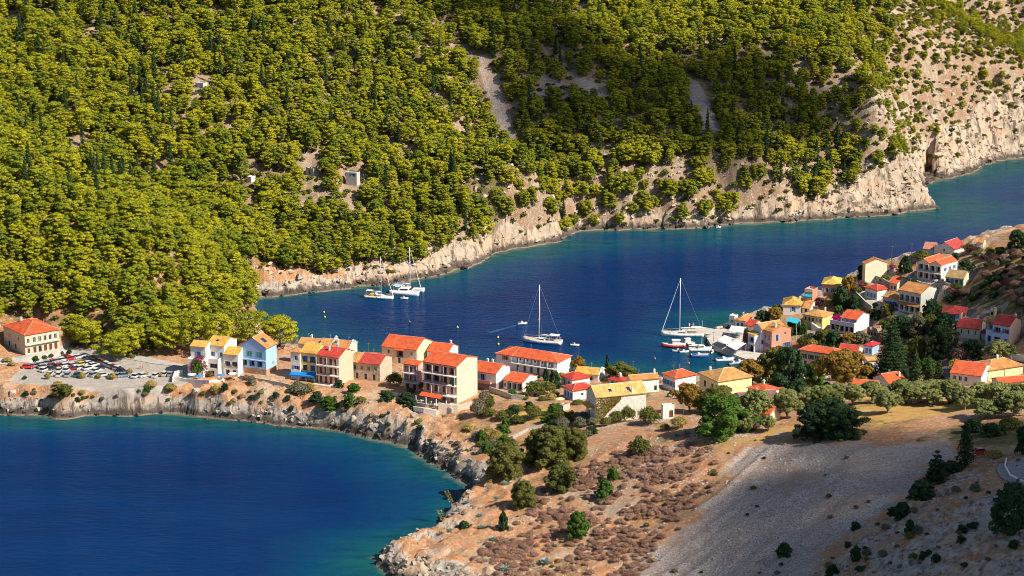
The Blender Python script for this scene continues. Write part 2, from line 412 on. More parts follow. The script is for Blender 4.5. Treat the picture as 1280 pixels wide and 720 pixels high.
class MB:
    """collects boxes, bars, tubes and polygons; build() links them as ONE mesh object"""
    def __init__(s): s.v, s.f, s.mi = [], [], []
    def add(s, vs, fs, m=0):
        o = len(s.v); s.v += [tuple(p) for p in vs]; s.f += [tuple(i + o for i in f) for f in fs]; s.mi += [m] * len(fs); return s
    def box(s, x0, x1, y0, y1, z0, z1, m=0):
        return s.add([(x0, y0, z0), (x1, y0, z0), (x1, y1, z0), (x0, y1, z0), (x0, y0, z1), (x1, y0, z1), (x1, y1, z1), (x0, y1, z1)],
                     [(0, 3, 2, 1), (4, 5, 6, 7), (0, 1, 5, 4), (1, 2, 6, 5), (2, 3, 7, 6), (3, 0, 4, 7)], m)
    def tube(s, p, q, r, r2=None, n=6, m=0):
        p, q = Vector(p), Vector(q); d = (q - p).normalized()
        a = d.orthogonal().normalized(); b = d.cross(a); r2 = r if r2 is None else r2
        vs = [p + (a * math.cos(t) + b * math.sin(t)) * r for t in [2 * math.pi * i / n for i in range(n)]] + \
             [q + (a * math.cos(t) + b * math.sin(t)) * r2 for t in [2 * math.pi * i / n for i in range(n)]]
        return s.add(vs, [(i, (i + 1) % n, n + (i + 1) % n, n + i) for i in range(n)] + [tuple(range(n - 1, -1, -1)), tuple(range(n, 2 * n))], m)
    def chain(s, pts, rs, n=6, m=0):
        """a tapered tube through several points, one connected surface"""
        pts = [Vector(p) for p in pts]; vs = []
        for i, p in enumerate(pts):
            d = (pts[min(i + 1, len(pts) - 1)] - pts[max(i - 1, 0)]).normalized()
            a = d.orthogonal().normalized() if abs(d.z) < .9 else Vector((1, 0, 0)) - d * d.x
            a.normalize(); b = d.cross(a)
            vs += [p + (a * math.cos(2 * math.pi * k / n) + b * math.sin(2 * math.pi * k / n)) * rs[i] for k in range(n)]
        fs = [(i * n + k, i * n + (k + 1) % n, (i + 1) * n + (k + 1) % n, (i + 1) * n + k) for i in range(len(pts) - 1) for k in range(n)]
        fs += [tuple(range(n - 1, -1, -1)), tuple(range((len(pts) - 1) * n, len(pts) * n))]
        return s.add(vs, fs, m)
    def prism(s, poly, z0, z1, m=0):
        n = len(poly)
        return s.add([(*p, z0) for p in poly] + [(*p, z1) for p in poly], [tuple(range(n - 1, -1, -1)), tuple(range(n, 2 * n))] + [(i, (i + 1) % n, n + (i + 1) % n, n + i) for i in range(n)], m)
    def loft(s, rings, m=0, cap=True):
        n = len(rings[0]); vs = [p for r in rings for p in r]
        fs = [(i * n + k, i * n + (k + 1) % n, (i + 1) * n + (k + 1) % n, (i + 1) * n + k) for i in range(len(rings) - 1) for k in range(n)]
        if cap: fs += [tuple(range(n - 1, -1, -1)), tuple(range((len(rings) - 1) * n, len(rings) * n))]
        return s.add(vs, fs, m)
    def mesh(s, name, mats, smooth=False):
        me = bpy.data.meshes.new(name); me.from_pydata([tuple(v) for v in s.v], [], s.f); 
        for m in (mats if isinstance(mats, (list, tuple)) else [mats]): me.materials.append(m)
        me.polygons.foreach_set("material_index", s.mi)
        if smooth: me.polygons.foreach_set("use_smooth", [True] * len(s.f))
        bm = bmesh.new(); bm.from_mesh(me); bmesh.ops.recalc_face_normals(bm, faces=bm.faces); bm.to_mesh(me); bm.free()
        return me
    def build(s, name, mats, parent=None, smooth=False):
        return link(name, s.mesh(name, mats, smooth), parent)
def empty(name, loc, rz=0.0):
    o = bpy.data.objects.new(name, None); COL.objects.link(o); o.location = loc; o.rotation_euler = (0, 0, rz); o.empty_display_size = .5
    return o
_kids = {}
def children(o): return [c for c in COL.objects if c.parent == o]
def copy_thing(tree, loc, rz=None, scale=None):
    """tree = (root, [(child, [grandchildren])]); copies of all of them"""
    root, kids = tree
    r = root.copy(); COL.objects.link(r); r.location = loc
    if rz is not None: r.rotation_euler = (0, 0, rz)
    if scale is not None: r.scale = scale if not isinstance(scale, (int, float)) else (scale,) * 3
    out = []
    for c, gs in kids:
        k = c.copy(); COL.objects.link(k); k.parent = r; out.append(k)
        for g in gs:
            q = g.copy(); COL.objects.link(q); q.parent = k
    return r, out
def tree_of(o):
    ch = children(o)
    return (o, [(c, children(c)) for c in ch])

# ------------------------------------------------------------------ houses: plan positions first, so the ground can be levelled under them
C_OR, C_RED, C_TAN, C_YEL, C_DRED, C_BRN, C_TERRA = (.76, .115, .022), (.60, .048, .02), (.66, .33, .10), (.78, .42, .07), (.33, .035, .025), (.24, .12, .09), (.66, .27, .07)
WHT, CRM, PEACH, LBLUE, LAV, STONE, YLW, GREY, SALM = (.80, .76, .70), (.78, .68, .50), (.74, .50, .36), (.36, .55, .85), (.55, .55, .78), (.52, .44, .33), (.82, .66, .30), (.55, .53, .48), (.68, .27, .17)
BLUE, TEAL, BRWN, GRN, DK, LBL = (.03, .16, .55), (.0, .27, .25), (.16, .05, .03), (.01, .13, .11), (.05, .05, .06), (.25, .45, .75)
SPECS = []
def hs(label, N, ye, xl, xr, a, roof, rc, wall, wins=(), ex=(), stone=False, pitch=24, name="house", cat="house", zb=None, over=.4):
    SPECS.append(dict(label=label, N=N, ye=ye, xl=xl, xr=xr, a=a, roof=roof, rc=rc, wall=wall, wins=wins, ex=ex, stone=stone, pitch=pitch, name=name, cat=cat, over=over))
    SPECS[-1]['pitch'] = pitch * dict(gx=.8, gy=1.0, gy2=1.05, hip=.85, hip2=.85).get(roof, 1)
# windows: (face, count, sill height, height, width, shutter colour or None, from fraction, to fraction[, 'loggia' depth])
hs("long two storey stone guesthouse with orange hipped roof beside the car park", (32, 444), 419, 4, 79, 52, 'hip', C_OR, (.66, .55, .42),
   [('R', 5, .3, 2.1, 1.1, BRWN, .2, .97), ('R', 5, 3.9, 1.7, 1.0, DK, .2, .97), ('F', 2, .5, 1.8, 1.0, DK, .1, .7), ('F', 2, 3.9, 1.3, .9, DK, .1, .9), ('R', 1, .5, 1.6, .9, BRWN, .03, .17), ('R', 1, 3.9, 1.5, .9, DK, .03, .17)],
   [('ledge', 'R', 3.25, .8), ('chim', .3, .35)], stone=True, cat="guesthouse")
hs("left end white row house with yellow tiled roof, railed terrace and blue shutters", (258, 470), 434, 238, 266, 17, 'gx', C_YEL, WHT,
   [('F', 1, 6.4, 1.5, 1.0, BLUE, .25, .75)], [('block', 0, 1, 2.6, 0, 5.4, [(1, .2, 2.0, 1.0, BLUE, .3, .9), (1, 3.0, 1.6, 2.6, DK, .1, .9)], 1)], pitch=24)
hs("taller white row house with yellow roof, rooftop hatch and tall right gable", (281, 470), 433, 258.4, 302, 19, 'gx', C_YEL, WHT,
   [('F', 1, 6.4, 1.5, 1.3, BLUE, .08, .48), ('F', 1, 6.4, 1.5, .8, LBL, .65, .97)], [('block', 0, .85, 2.6, 0, 5.4, [(1, .2, 2.0, 1.2, LBL, .3, .9), (1, 3.0, 1.6, 2.8, DK, .35, .98)], 1), ('hatch', .45, .3)], pitch=24)
hs("lower white row house with yellow roof and two shaded balconies beside the blue house", (298, 471), 444, 279.5, 309, 18, 'gx', C_YEL, WHT,
   [('F', 2, 3.2, 1.7, 1.9, None, .02, .98, 1.2), ('F', 2, .3, 1.8, 1.3, DK, .02, .98)], [('rail', 'F', 3.1, 0, 1)], pitch=26)
hs("pale blue gabled house with teal shutters and an arcaded ground floor", (333, 469), 435.5, 299, 345.5, 24, 'gy', C_TERRA, LBLUE,
   [('F', 2, 5.6, 1.9, 1.0, TEAL, .18, .95), ('F', 3, 2.4, 1.9, 2.0, None, .03, .90, 1.5), ('F', 2, .3, .9, .9, TEAL, .1, .92), ('R', 1, 2.5, 1.1, .8, DK, .5, .8)],
   [('ledge', 'F', 4.6, .5), ('band', (.50, .30, .17), 0, 1.8), ('solar', .55, .45)], pitch=30)
hs("narrow white tower house with small pyramid roof and blue shutters", (375.5, 474), 440.5, 363, 380, 18, 'hip', C_TERRA, WHT,
   [('F', 1, 6.2, 1.5, 1.0, LAV, .3, .9), ('F', 1, 3.2, 1.2, 1.6, BLUE, .2, .95)], [], pitch=30)
hs("yellow trimmed house with blue doors, deep balconies and a blue shop awning", (396.3, 476), 442, 375.8, 410, 18, 'gx', C_YEL, (.80, .62, .25),
   [('F', 2, 5.9, 2.1, 1.9, BLUE, .02, .98, 1.0), ('F', 2, 3.0, 2.0, 1.7, BLUE, .02, .98, .9), ('F', 4, .3, 2.0, .9, BLUE, .02, .98)],
   [('rail', 'F', 5.8, 0, 1), ('awning', -.55, 1.02, 2.75, 2.5, (.0, .20, .62))], pitch=26)
hs("three storey pink house with stacked balconies and a red gabled roof", (424, 482), 447.6, 396.8, 451, 25, 'gx', C_RED, PEACH,
   [('F', 4, 6.5, 2.1, 1.0, BRWN, .03, .97), ('F', 4, 3.4, 2.1, 1.0, BRWN, .03, .97), ('F', 4, .3, 2.2, 1.0, BRWN, .03, .97)],
   [('balc', 6.35, 1.3, 0, 1), ('balc', 3.2, 1.3, 0, 1), ('balc', .1, 2.4, -.1, 1.02), ('chim', .35, .3), ('chim', .55, .6)], pitch=26)
hs("white harbour house with tan roof behind the round pine", (399, 456), 431, 373, 406, 16, 'gx', C_TAN, CRM, [('F', 2, 3.4, 1.2, .9, DK, .3, .95)], [('chim', .45, .7)], pitch=26)
hs("middle harbour house with tan roof and white raised gable edge", (414, 458), 434, 398.6, 424, 16, 'gx', C_TAN, WHT, [('F', 2, 3.4, 1.2, .9, DK, .1, .9)], [('chim', .9, .8), ('parapet',)], pitch=26)
hs("cream harbour house with orange patched roof behind the pink house", (437, 461), 436, 415, 446.5, 16, 'gx', C_TERRA, CRM, [('F', 2, 3.4, 1.2, .9, DK, .1, .9)], [('parapet',), ('chim', .2, .3)], pitch=26)
hs("weathered stone house with red roof patched in brown at one end", (475, 477), 456, 437, 490, 20, 'gx', (.58, .06, .03), STONE,
   [('F', 4, 3.3, 1.4, .9, GREY, .05, .97), ('F', 3, .3, 1.9, .9, DK, .1, .95)], [('patch', 0, .3, C_TAN)], stone=True, pitch=24)
hs("low shed with a long red roof in front of the harbour water", (472, 456), 449, 451, 480, 16, 'gx', C_RED, CRM, [], [], pitch=20, name="shed", cat="shed")
hs("beige harbour house with twin wings around a recessed dark porch", (521, 457), 437.5, 477, 542.5, 22, 'gx', C_OR, (.70, .58, .42),
   [('F', 1, 3.2, 1.3, .8, DK, .05, .35), ('F', 1, 2.2, 3.2, 2.9, None, .40, .64, 2.0), ('F', 1, 3.2, 1.3, .8, DK, .72, .98), ('F', 2, .2, 1.9, .9, BRWN, .35, .95)],
   [('lean', .38, .66, 5.3, 1.2)], pitch=26)
hs("white gabled harbour house with red roof behind the pink hotel", (560, 458), 441.5, 534, 575, 20, 'gx', C_OR, WHT, [('F', 2, 3.2, 1.2, .8, DK, .05, .95)], [('chim', .8, .7)], pitch=26)
hs("pink four storey hotel with dark railed balconies and a tall cream side wall", (571, 505), 458.6, 529, 597, 30, 'gx', C_OR, (.72, .42, .32),
   [('F', 4, 9.1, 2.2, 2.1, BRWN, .02, .98, 1.3), ('F', 4, 6.1, 2.2, 2.1, BRWN, .02, .98, 1.3), ('F', 4, 3.0, 2.1, 1.1, BRWN, .02, .98), ('F', 4, .3, 2.0, 1.2, BRWN, .02, .98)],
   [('balcd', 8.9, 1.5, 0, 1), ('balcd', 5.9, 1.5, 0, 1), ('balc', 2.7, 2.6, .35, 1.04), ('drape', (.0, .30, .16)), ('sidew', (.70, .55, .43))], pitch=19, cat="hotel")
hs("lower wing of the pink hotel with two balconies and an orange roof", (523, 489), 457, 504.5, 531, 26, 'gx', C_OR, (.66, .36, .30),
   [('F', 3, 6.0, 1.9, 1.0, BRWN, .02, .98), ('F', 3, 3.1, 1.9, 1.0, BRWN, .02, .98), ('F', 2, .2, 1.9, 1.0, DK, .02, .98)], [('balcd', 5.8, 1.3, 0, 1), ('balcd', 2.9, 1.3, 0, 1)], pitch=22)
hs("white house with sky blue shutters, pink balcony ledge and orange roof", (620, 489), 467.5, 589, 641, 28, 'gx', C_OR, WHT,
   [('F', 2, 3.0, 2.0, 1.3, LBL, .04, .60), ('F', 2, .3, 1.5, .9, DK, .1, .9)], [('ledgec', 2.6, 1.4, 0, .85, (.62, .33, .27)), ('chim', .2, .8), ('chim', .38, .85), ('band', (.30, .22, .24), 0, 2.5)], pitch=26)
hs("low white house with open arcade porch and split level orange roof", (653, 490), 479, 629.5, 685, 30, 'gx', C_OR, WHT,
   [('F', 3, .15, 2.3, 2.0, None, .16, .98, 1.8), ('F', 1, .8, 1.3, .7, DK, .01, .13)], [('step', .28)], pitch=22)
hs("long two storey hotel block with orange hipped roof facing the harbour", (696, 472), 453.6, 620.5, 713.5, 30, 'hip', C_OR, (.62, .68, .80),  # blue-grey front colour carries the shade on it; side wall stays white
   [('F', 6, 3.2, 2.0, .9, BRWN, .30, .98), ('F', 5, 3.9, .9, .7, DK, .34, .94), ('F', 6, .3, 2.0, .9, DK, .30, .98), ('F', 1, 3.3, 1.4, 1.3, (.42, .05, .03), .08, .22)],
   [('balc', 3.0, 1.4, .27, 1), ('step', .27), ('sidew', WHT)], pitch=22, cat="hotel")
hs("small white house with red hipped roof behind its twin", (715, 486), 475, 701.5, 737, 58, 'hip', C_RED, WHT, [('F', 2, .3, 1.9, 1.0, BLUE, .1, .9)], [], pitch=24)
hs("small white house with red hipped roof and dark blue glazed front", (716, 501), 488.5, 704.5, 742, 60, 'hip', C_RED, WHT, [('F', 3, .3, 2.0, 1.2, BLUE, .05, .95), ('R', 1, 1.2, .9, 1.0, BRWN, .3, .6)], [('ridgeline',)], pitch=24)
hs("white harbour house with flat tan roof between hotel block and tall tree", (748, 478), 469, 718, 756, 18, 'gx', C_YEL, WHT, [('F', 2, .5, 1.4, .9, DK, .1, .9)], [('parapet',)], pitch=20)
hs("blue fronted house with pointed red roof and white chimney", (777, 488), 478, 760.5, 789, 45, 'hip', C_RED, (.45, .55, .75), [('F', 2, .3, 1.9, 1.0, BLUE, .1, .9)], [('chim', .6, .4)], pitch=28)
hs("white house with plain long side wall and orange tan roof", (788, 492), 475.5, 783, 824, 74, 'gy', C_TERRA, WHT, [('R', 1, .4, 1.6, .9, DK, .8, .95)], [('chim', .5, .9)], pitch=24)
hs("long white stone house with mossy yellow roof, ivy covered wall and purple gable", (744.5, 529), 497, 733, 816, 71, 'gy', (.72, .46, .14), (.78, .70, .60),
   [('F', 2, 4.2, 1.3, .9, BRWN, .15, .9), ('F', 2, .8, 1.8, 1.0, DK, .15, .9)], [('ivy',), ('sky2',), ('chimw', .73), ('lean', .0, .9, 4.6, 1.6, C_YEL)], pitch=30, stone=True)
hs("tiny white hut with grey sheet roof and a brown door", (828.5, 524), 508, 826.5, 843, 74, 'flat', (.42, .50, .56), WHT, [('R', 1, .3, 2.2, 1.2, BRWN, .5, .95)], [], name="hut", cat="hut")
hs("white harbour house with orange hipped roof beside a utility pole", (844, 490), 473, 828.5, 870, 56, 'hip', C_OR, WHT, [('F', 4, 1.4, 1.7, .8, BLUE, .05, .95), ('R', 1, 1.0, 1.2, .8, DK, .1, .4)], [('ridgeline',)], pitch=26)
hs("white outbuilding with small red roof beside the yellow house", (857, 493), 486, 848.5, 869, 58, 'gx', C_RED, WHT, [('F', 1, .3, 1.6, .9, BLUE, .2, .9)], [], pitch=24, name="outbuilding", cat="outbuilding")
hs("broad yellow house with tan hipped roofs and shaded grey front", (897, 500), 477, 874.5, 940, 63, 'hip2', C_TAN, (.84, .70, .38), [('F', 2, 2.4, 2.0, 1.2, DK, .1, .9), ('F', 1, .2, 2.0, 1.0, DK, .5, .9)], [('ridgeline',), ('chim', .2, .2)], pitch=24)
hs("low house with bright orange roof right of the yellow house", (957, 500), 490.5, 935, 974, 46, 'hip', C_OR, CRM, [('R', 2, .6, 1.2, .8, DK, .1, .9)], [('chim', .5, .5)], pitch=22)
hs("low grey walled house under a long brown tiled roof", (926, 508), 500, 917, 973, 74, 'gy', C_BRN, GREY, [('R', 2, .5, 1.3, .9, DK, .1, .9)], [('chim', .6, .5)], pitch=22)
hs("cream gabled house half hidden by a bush at the edge of the dry field", (962, 530), 518, 946, 976, 34, 'gx', C_OR, CRM, [('F', 1, .8, 1.3, .9, DK, .1, .9)], [], pitch=26)
hs("low house showing only its orange roof behind an olive tree", (1000, 511), 503, 983, 1008, 30, 'gx', C_OR, CRM, [], [], pitch=24)
hs("long cream house with dark green shutters and bright orange hipped roof", (1046, 466), 444, 1000, 1056, 31, 'hip', C_OR, (.76, .58, .40),
   [('F', 4, 3.2, 1.7, 1.0, GRN, .03, .75), ('F', 3, .5, 2.0, 1.0, GRN, .03, .75)], [('cornice',)], pitch=24)
hs("white gabled house with red roof behind the long cream house", (1070, 455), 443.5, 1046.5, 1087, 22, 'gx', C_RED, WHT, [('F', 2, .8, 1.3, .9, DK, .2, .9)], [], pitch=26)
hs("grey walled house with dark maroon hipped roof", (1067, 472), 456, 1038.5, 1085, 28, 'hip', C_DRED, (.52, .50, .50), [('R', 1, 1.0, 1.2, .9, LBL, .4, .8)], [('ridgeline',)], pitch=22)
hs("small cream house with tan roof and two blue shutters", (1083, 467), 451, 1080, 1099, 72, 'gy', C_TAN, CRM, [('R', 2, 1.4, 1.3, .9, BLUE, .1, .95)], [], pitch=22)
hs("small blue house with a vivid crimson pyramid roof", (1090, 444), 433, 1080.5, 1099, 36, 'hip', (.66, .02, .03), LBLUE, [('F', 2, .4, 1.8, .9, BLUE, .1, .9)], [], pitch=28)
hs("low house showing an orange roof between olive crowns", (1095, 496), 488, 1064, 1101, 16, 'gx', C_OR, CRM, [], [], pitch=22)
hs("white gabled house with two white chimneys and orange roof", (1110, 490), 479.5, 1091.5, 1133, 62, 'gy', C_OR, WHT, [('F', 1, .8, 1.2, .8, DK, .2, .8)], [('chim', .1, .8), ('chim', .75, .8)], pitch=26)
hs("lavender and white waterfront house with a tan roof and a front porch tower", (951, 441), 411.5, 941.5, 984, 60, 'gy', C_TAN, (.70, .70, .82),
   [('F', 1, 5.6, 1.7, 1.0, DK, .35, .8), ('R', 2, 3.0, 1.5, .8, BLUE, .02, .3)], [('block', 0, .8, 2.2, 0, 6.2, [(1, .3, 2.2, 3.0, DK, .05, .95), (1, 3.4, 2.0, 3.0, LAV, .05, .95)], 0)], pitch=28)
hs("salmon waterfront house with orange roof, blue shutters and round attic window", (964, 444), 415, 954, 989, 56, 'gx', C_TERRA, SALM,
   [('F', 2, 5.2, 1.4, .9, LBL, .1, .9), ('F', 2, 2.4, 1.4, .9, BLUE, .1, .9), ('R', 1, 4.6, 2.4, 1.1, LBL, .2, .36), ('R', 2, 1.9, 1.7, 1.0, BLUE, .6, .97), ('R', 1, 6.6, .9, .8, WHT, .62, .78)], [('chim', .75, .3)], pitch=24)
hs("low white restaurant building with orange hipped roof on the point", (931, 411), 401.5, 919, 950, 28, 'hip', C_TERRA, WHT, [('F', 2, .4, 1.6, .9, LAV, .1, .9)], [('chim', .4, .4)], pitch=24)
hs("square white turret building at the seaward end of the village", (918, 408), 396, 911.5, 922, 30, 'flat', (.74, .70, .62), WHT, [('F', 1, 1.2, 1.2, .8, DK, .2, .8)], [])
hs("house with long scarlet roof above the restaurant awnings", (941, 415), 408, 931, 954, 36, 'gx', C_RED, CRM, [], [], pitch=24)
hs("small house with tan roof peeping over the dark tree on the point", (963, 403), 395.5, 956, 972, 58, 'hip', C_TERRA, CRM, [], [], pitch=26)
hs("square white house with yellow pyramid roof and a single blue window", (1001, 394), 381.8, 979, 1005, 9, 'hip', C_YEL, WHT, [('F', 1, 1.2, 1.7, 1.0, LBL, .4, .75)], [('chim', .9, .6)], pitch=30)
hs("tiny white cottage with tan roof below the salmon pink house", (1012, 392), 386.5, 1003, 1022, 24, 'gx', C_TERRA, WHT, [('F', 1, .4, 1.4, .8, DK, .2, .8)], [], pitch=24, name="cottage", cat="cottage")
hs("salmon pink house with white roof terrace and turquoise awning", (1015, 383), 365, 1006, 1022, 32, 'flat', (.76, .72, .66), SALM, [('F', 1, .6, 1.6, 1.0, DK, .2, .8)], [('awning', 0, 1, 4.4, 1.2, (.0, .36, .48)), ('para',)])
hs("salmon house with lemon yellow hipped roof and white framed window", (1050, 369), 356, 1028, 1056, 14, 'hip', (.80, .55, .10), (.70, .34, .24), [('F', 2, .9, 1.5, 1.1, LBL, .08, .75)], [('para2',)], pitch=26)
hs("tall cream house with blank sunlit gable above the sea", (1081, 353), 330, 1078.5, 1109, 78, 'gx', C_TERRA, (.84, .76, .55), [('R', 1, .0, .02, .02, DK, .5, .6)], [], pitch=26)
hs("white house with red hipped roof and blue shuttered shaded front", (1096, 376), 363, 1081.5, 1111, 54, 'hip', C_RED, WHT, [('F', 3, .6, 1.8, .9, LBL, .05, .95)], [('ridgeline',)], pitch=24)
hs("house with orange red roof behind the stone terrace columns", (1121, 364), 355, 1112, 1136, 38, 'gx', C_OR, CRM, [('F', 2, .5, 1.3, .9, DK, .1, .9)], [], pitch=24)
hs("grey white hotel with dark glass balconies and tan gabled roof", (1150, 394), 367.5, 1124, 1172.5, 44, 'gx', C_TERRA, (.66, .66, .60),
   [('F', 4, 4.0, 2.2, 1.4, None, .02, .98, 1.2), ('F', 4, .6, 2.2, 1.5, None, .02, .98, 1.2), ('R', 2, 4.0, 1.0, .7, DK, .2, .8)], [('lean', .0, 1.0, 3.4, 1.5, C_TERRA), ('rail', 'F', 3.9, 0, 1)], pitch=24, cat="hotel")
hs("lower blue grey wing with tan hipped roof beside the glass fronted hotel", (1124, 386), 374, 1103.5, 1131, 36, 'hip', C_TERRA, (.50, .58, .70), [('F', 3, .6, 1.6, 1.0, BLUE, .05, .95)], [], pitch=24)
hs("large white villa with twin gables, orange roofs and deep balconies", (1176, 353), 332.3, 1147, 1197, 42, 'gy2', C_OR, WHT,
   [('F', 4, 3.3, 2.1, 1.9, None, .02, .98, 1.4), ('F', 4, .3, 2.1, 1.9, None, .02, .98, 1.4), ('R', 3, 3.6, 1.2, .8, BLUE, .1, .95)], [('balc', 3.1, .9, 0, 1)], pitch=28, cat="villa")
hs("low house with earthy thatch coloured roof and teal doors beside the villa", (1204, 358), 348.8, 1182, 1213, 28, 'gx', (.46, .29, .12), CRM, [('F', 4, .3, 1.9, 1.2, (.0, .3, .42), .02, .98)], [], pitch=28)
hs("white gabled house with deep red roof highest on the hill", (1192, 318), 313, 1168, 1208, 40, 'gy', (.52, .05, .04), WHT, [('F', 1, .6, 1.1, .8, DK, .3, .7)], [], pitch=26)
hs("half hidden house with faded pink roof left of the hilltop house", (1168, 318), 313, 1154, 1173, 20, 'gx', (.58, .22, .14), LBLUE, [], [], pitch=24)
hs("distant little white house with tan roof on the ridge", (1229, 309.5), 305.5, 1221, 1232, 20, 'gx', C_TERRA, WHT, [], [], pitch=20)
hs("sky blue house with red roof among dark shrubs", (1206, 403), 393.4, 1178, 1212, 14, 'hip', (.50, .04, .03), (.28, .55, .85), [('F', 3, .5, 1.9, 1.0, BLUE, .05, .95)], [], pitch=22)
hs("cream church with narrow slit windows, red roof and small bell gable", (1224, 429), 411.8, 1196, 1233, 23, 'gx', (.50, .045, .03), (.66, .60, .46), [('F', 3, 2.6, 1.6, .5, DK, .05, .98)], [('bell',), ('band', (.42, .36, .30), 0, 1.3)], pitch=28, name="church", cat="church")
hs("pale blue and white villa with balcony columns and a peach side wall", (1261, 433), 408, 1241, 1292, 34, 'gx', (.58, .045, .03), (.55, .66, .88),
   [('F', 1, 4.0, 1.7, 2.4, None, .05, .5, 1.2), ('F', 1, 4.0, 1.5, 1.3, BLUE, .62, .95), ('F', 1, .5, 2.0, 2.4, None, .05, .5, 1.2), ('F', 1, .4, 1.9, .9, BLUE, .68, .9)],
   [('block', -.4, 0, -3.5, 0, 3.6, [(1, .3, 2.2, 1.6, DK, .2, .8)], 1), ('rail', 'F', 3.8, 0, .55), ('chim', .8, .8), ('sidew', (.78, .50, .34))], pitch=28, cat="villa")
hs("small shed with maroon roof leaning against the church", (1234, 425), 417, 1227, 1240, 34, 'gx', (.30, .02, .05), GREY, [], [], pitch=22, name="shed", cat="shed")
hs("roofless stone hut among shrubs above the blue villa", (1243, 396), 389, 1237, 1246.5, 22, 'none', STONE, STONE, [('F', 1, .4, 1.3, .8, DK, .2, .8)], [], stone=True, name="hut", cat="hut")
hs("roofless brown stone ruin beside the crimson roofed house", (1096, 424), 413, 1084, 1102, 32, 'none', STONE, (.45, .33, .22), [('F', 3, 1.0, 1.3, .8, DK, .05, .95)], [], stone=True, name="ruin", cat="ruin")
hs("lavender white house with an arched ground floor and orange gabled roof", (1070.5, 416), 400, 1051, 1094, 36, 'gx', C_OR, (.72, .66, .80),
   [('F', 4, 3.3, 1.9, .9, (.30, .28, .55), .02, .98)], [('block', -.5, 1, 2.0, 0, 3.0, [(5, .2, 2.1, 1.5, LAV, .02, .98)], 1)], pitch=24)
hs("ochre house with tan hipped roof, yellow end wall and outside stair", (1027.5, 413), 396.8, 1004, 1041, 36, 'hip', C_TAN, (.82, .62, .22),
   [('F', 5, 2.6, 1.5, .8, DK, .03, .98)], [('stair',), ('chim', .7, .8)], pitch=22)
hs("yellow walled house with orange hipped roof beside the vineyard bank", (1235, 479), 463, 1213, 1279, 64, 'hip', C_TERRA, (.84, .68, .38), [('F', 2, 1.0, 1.4, .9, DK, .1, .9)], [('chim', .5, .5), ('ridgeline',)], pitch=22)
hs("low house with orange red roof at the right edge below the yellow house", (1248, 486), 479, 1240, 1292, 76, 'gy', C_OR, CRM, [], [], pitch=22)
hs("white house with orange cross gabled roof behind the olive row", (1226, 484), 470.5, 1188, 1240, 26, 'gx', C_OR, WHT, [('F', 3, 1.2, 1.5, 1.0, DK, .05, .6)], [], pitch=24)
hs("white house with weathered brown roof beside the dark conifers", (1188, 484), 471, 1174, 1193, 26, 'hip', (.32, .22, .14), WHT, [('F', 1, .8, 1.3, .8, DK, .3, .8)], [], pitch=20)
hs("tiny shed with orange roof among the olives", (1256, 493), 489, 1249, 1263, 40, 'gx', C_OR, CRM, [], [], pitch=20, name="shed", cat="shed")
hs("ruined grey building on the wooded far slope, left of its neighbour", (392, 220), 211, 382, 397, 40, 'none', STONE, (.50, .48, .45), [('F', 1, .4, 2, 1.2, DK, .2, .8)], [], stone=True, name="ruin", cat="ruin")
hs("flat grey concrete building on the wooded far slope with one green window", (446, 232), 217, 432, 449, 24, 'flat', (.45, .46, .46), (.50, .50, .50), [('F', 1, 4.0, 1.2, 1.6, GRN, .4, .9)], [], name="building", cat="building")
hs("small white house hidden high in the far pine forest", (314, 228), 222, 309, 318, 30, 'flat', (.7, .6, .5), WHT, [], [], cat="house")
hs("pale blue roofed shelter high in the far pine forest", (254, 110), 105, 244, 258, 30, 'flat', (.45, .55, .68), (.6, .58, .56), [], [], name="shelter", cat="shelter")

PADS = []
for S in SPECS:
    p = hit(*S['N']); S['p'] = p
    r = ray(S['N'][0], S['ye']); S['h'] = max(1.8, CZ + r[2] / r[1] * p.y - p.z)
    a = math.radians(S['a'])
    def run(px, ux, uy):
        k = (px - 640) / FPX; dep = p.y * CP - (p.z + S['h'] - CZ) * SP
        return (k * dep - p.x) / (ux - k * uy * CP)
    S['W'] = min(11 if S['a'] > 57 else 32, max(1.6, run(S['xl'], -math.cos(a), math.sin(a)))); S['D'] = min(16 if S['a'] > 60 else 12.5 if S['W'] > 9 else 9.5, max(3.0, run(S['xr'], math.sin(a), math.cos(a))))
    c = Vector((p.x, p.y, 0)) + Vector((-math.cos(a), math.sin(a), 0)) * S['W'] / 2 + Vector((math.sin(a), math.cos(a), 0)) * S['D'] / 2
    S['c'] = Vector((c.x, c.y, p.z)); S['rz'] = -a
    PADS.append((c.x, c.y, -a, S['W'], S['D'], p.z))
def level(G, gx, gy):
    for cx, cy, rz, W, D, z in PADS:
        R = max(W, D) + 6
        m = (np.abs(gx - cx) < R) & (np.abs(gy - cy) < R)
        x, y = gx[m] - cx, gy[m] - cy
        lx = x * math.cos(rz) + y * math.sin(rz); ly = -x * math.sin(rz) + y * math.cos(rz)
        d = np.maximum(np.abs(lx) - W / 2, np.abs(ly) - D / 2)
        k = 1 - sstep(.8, 3.5, d)
        G[m] = G[m] * (1 - k) + (z - .05) * k
level(HA, ax, ay); level(HB, bx, by)
def sea_cave(p, wd, ln, floor, ang):
    x, y = bx - p[0], by - p[1]; lx = x * math.cos(ang) + y * math.sin(ang); ly = -x * math.sin(ang) + y * math.cos(ang)
    k = (np.abs(lx + fbm(bx, by, 4, 2) * 1.2) < wd / 2 * (1 - np.clip(ly / ln, 0, 1) * .35)) & (ly > -6) & (ly < ln)
    HB[k] = np.minimum(HB[k], floor + fbm(bx, by, 3, 2)[k] * .5)
sea_cave(pz(1160, 228, 0), 8.5, 34, .6, -.20)
_c = hit(1241, 112); sea_cave(_c, 5.0, 9, _c.z + .3, -.25)

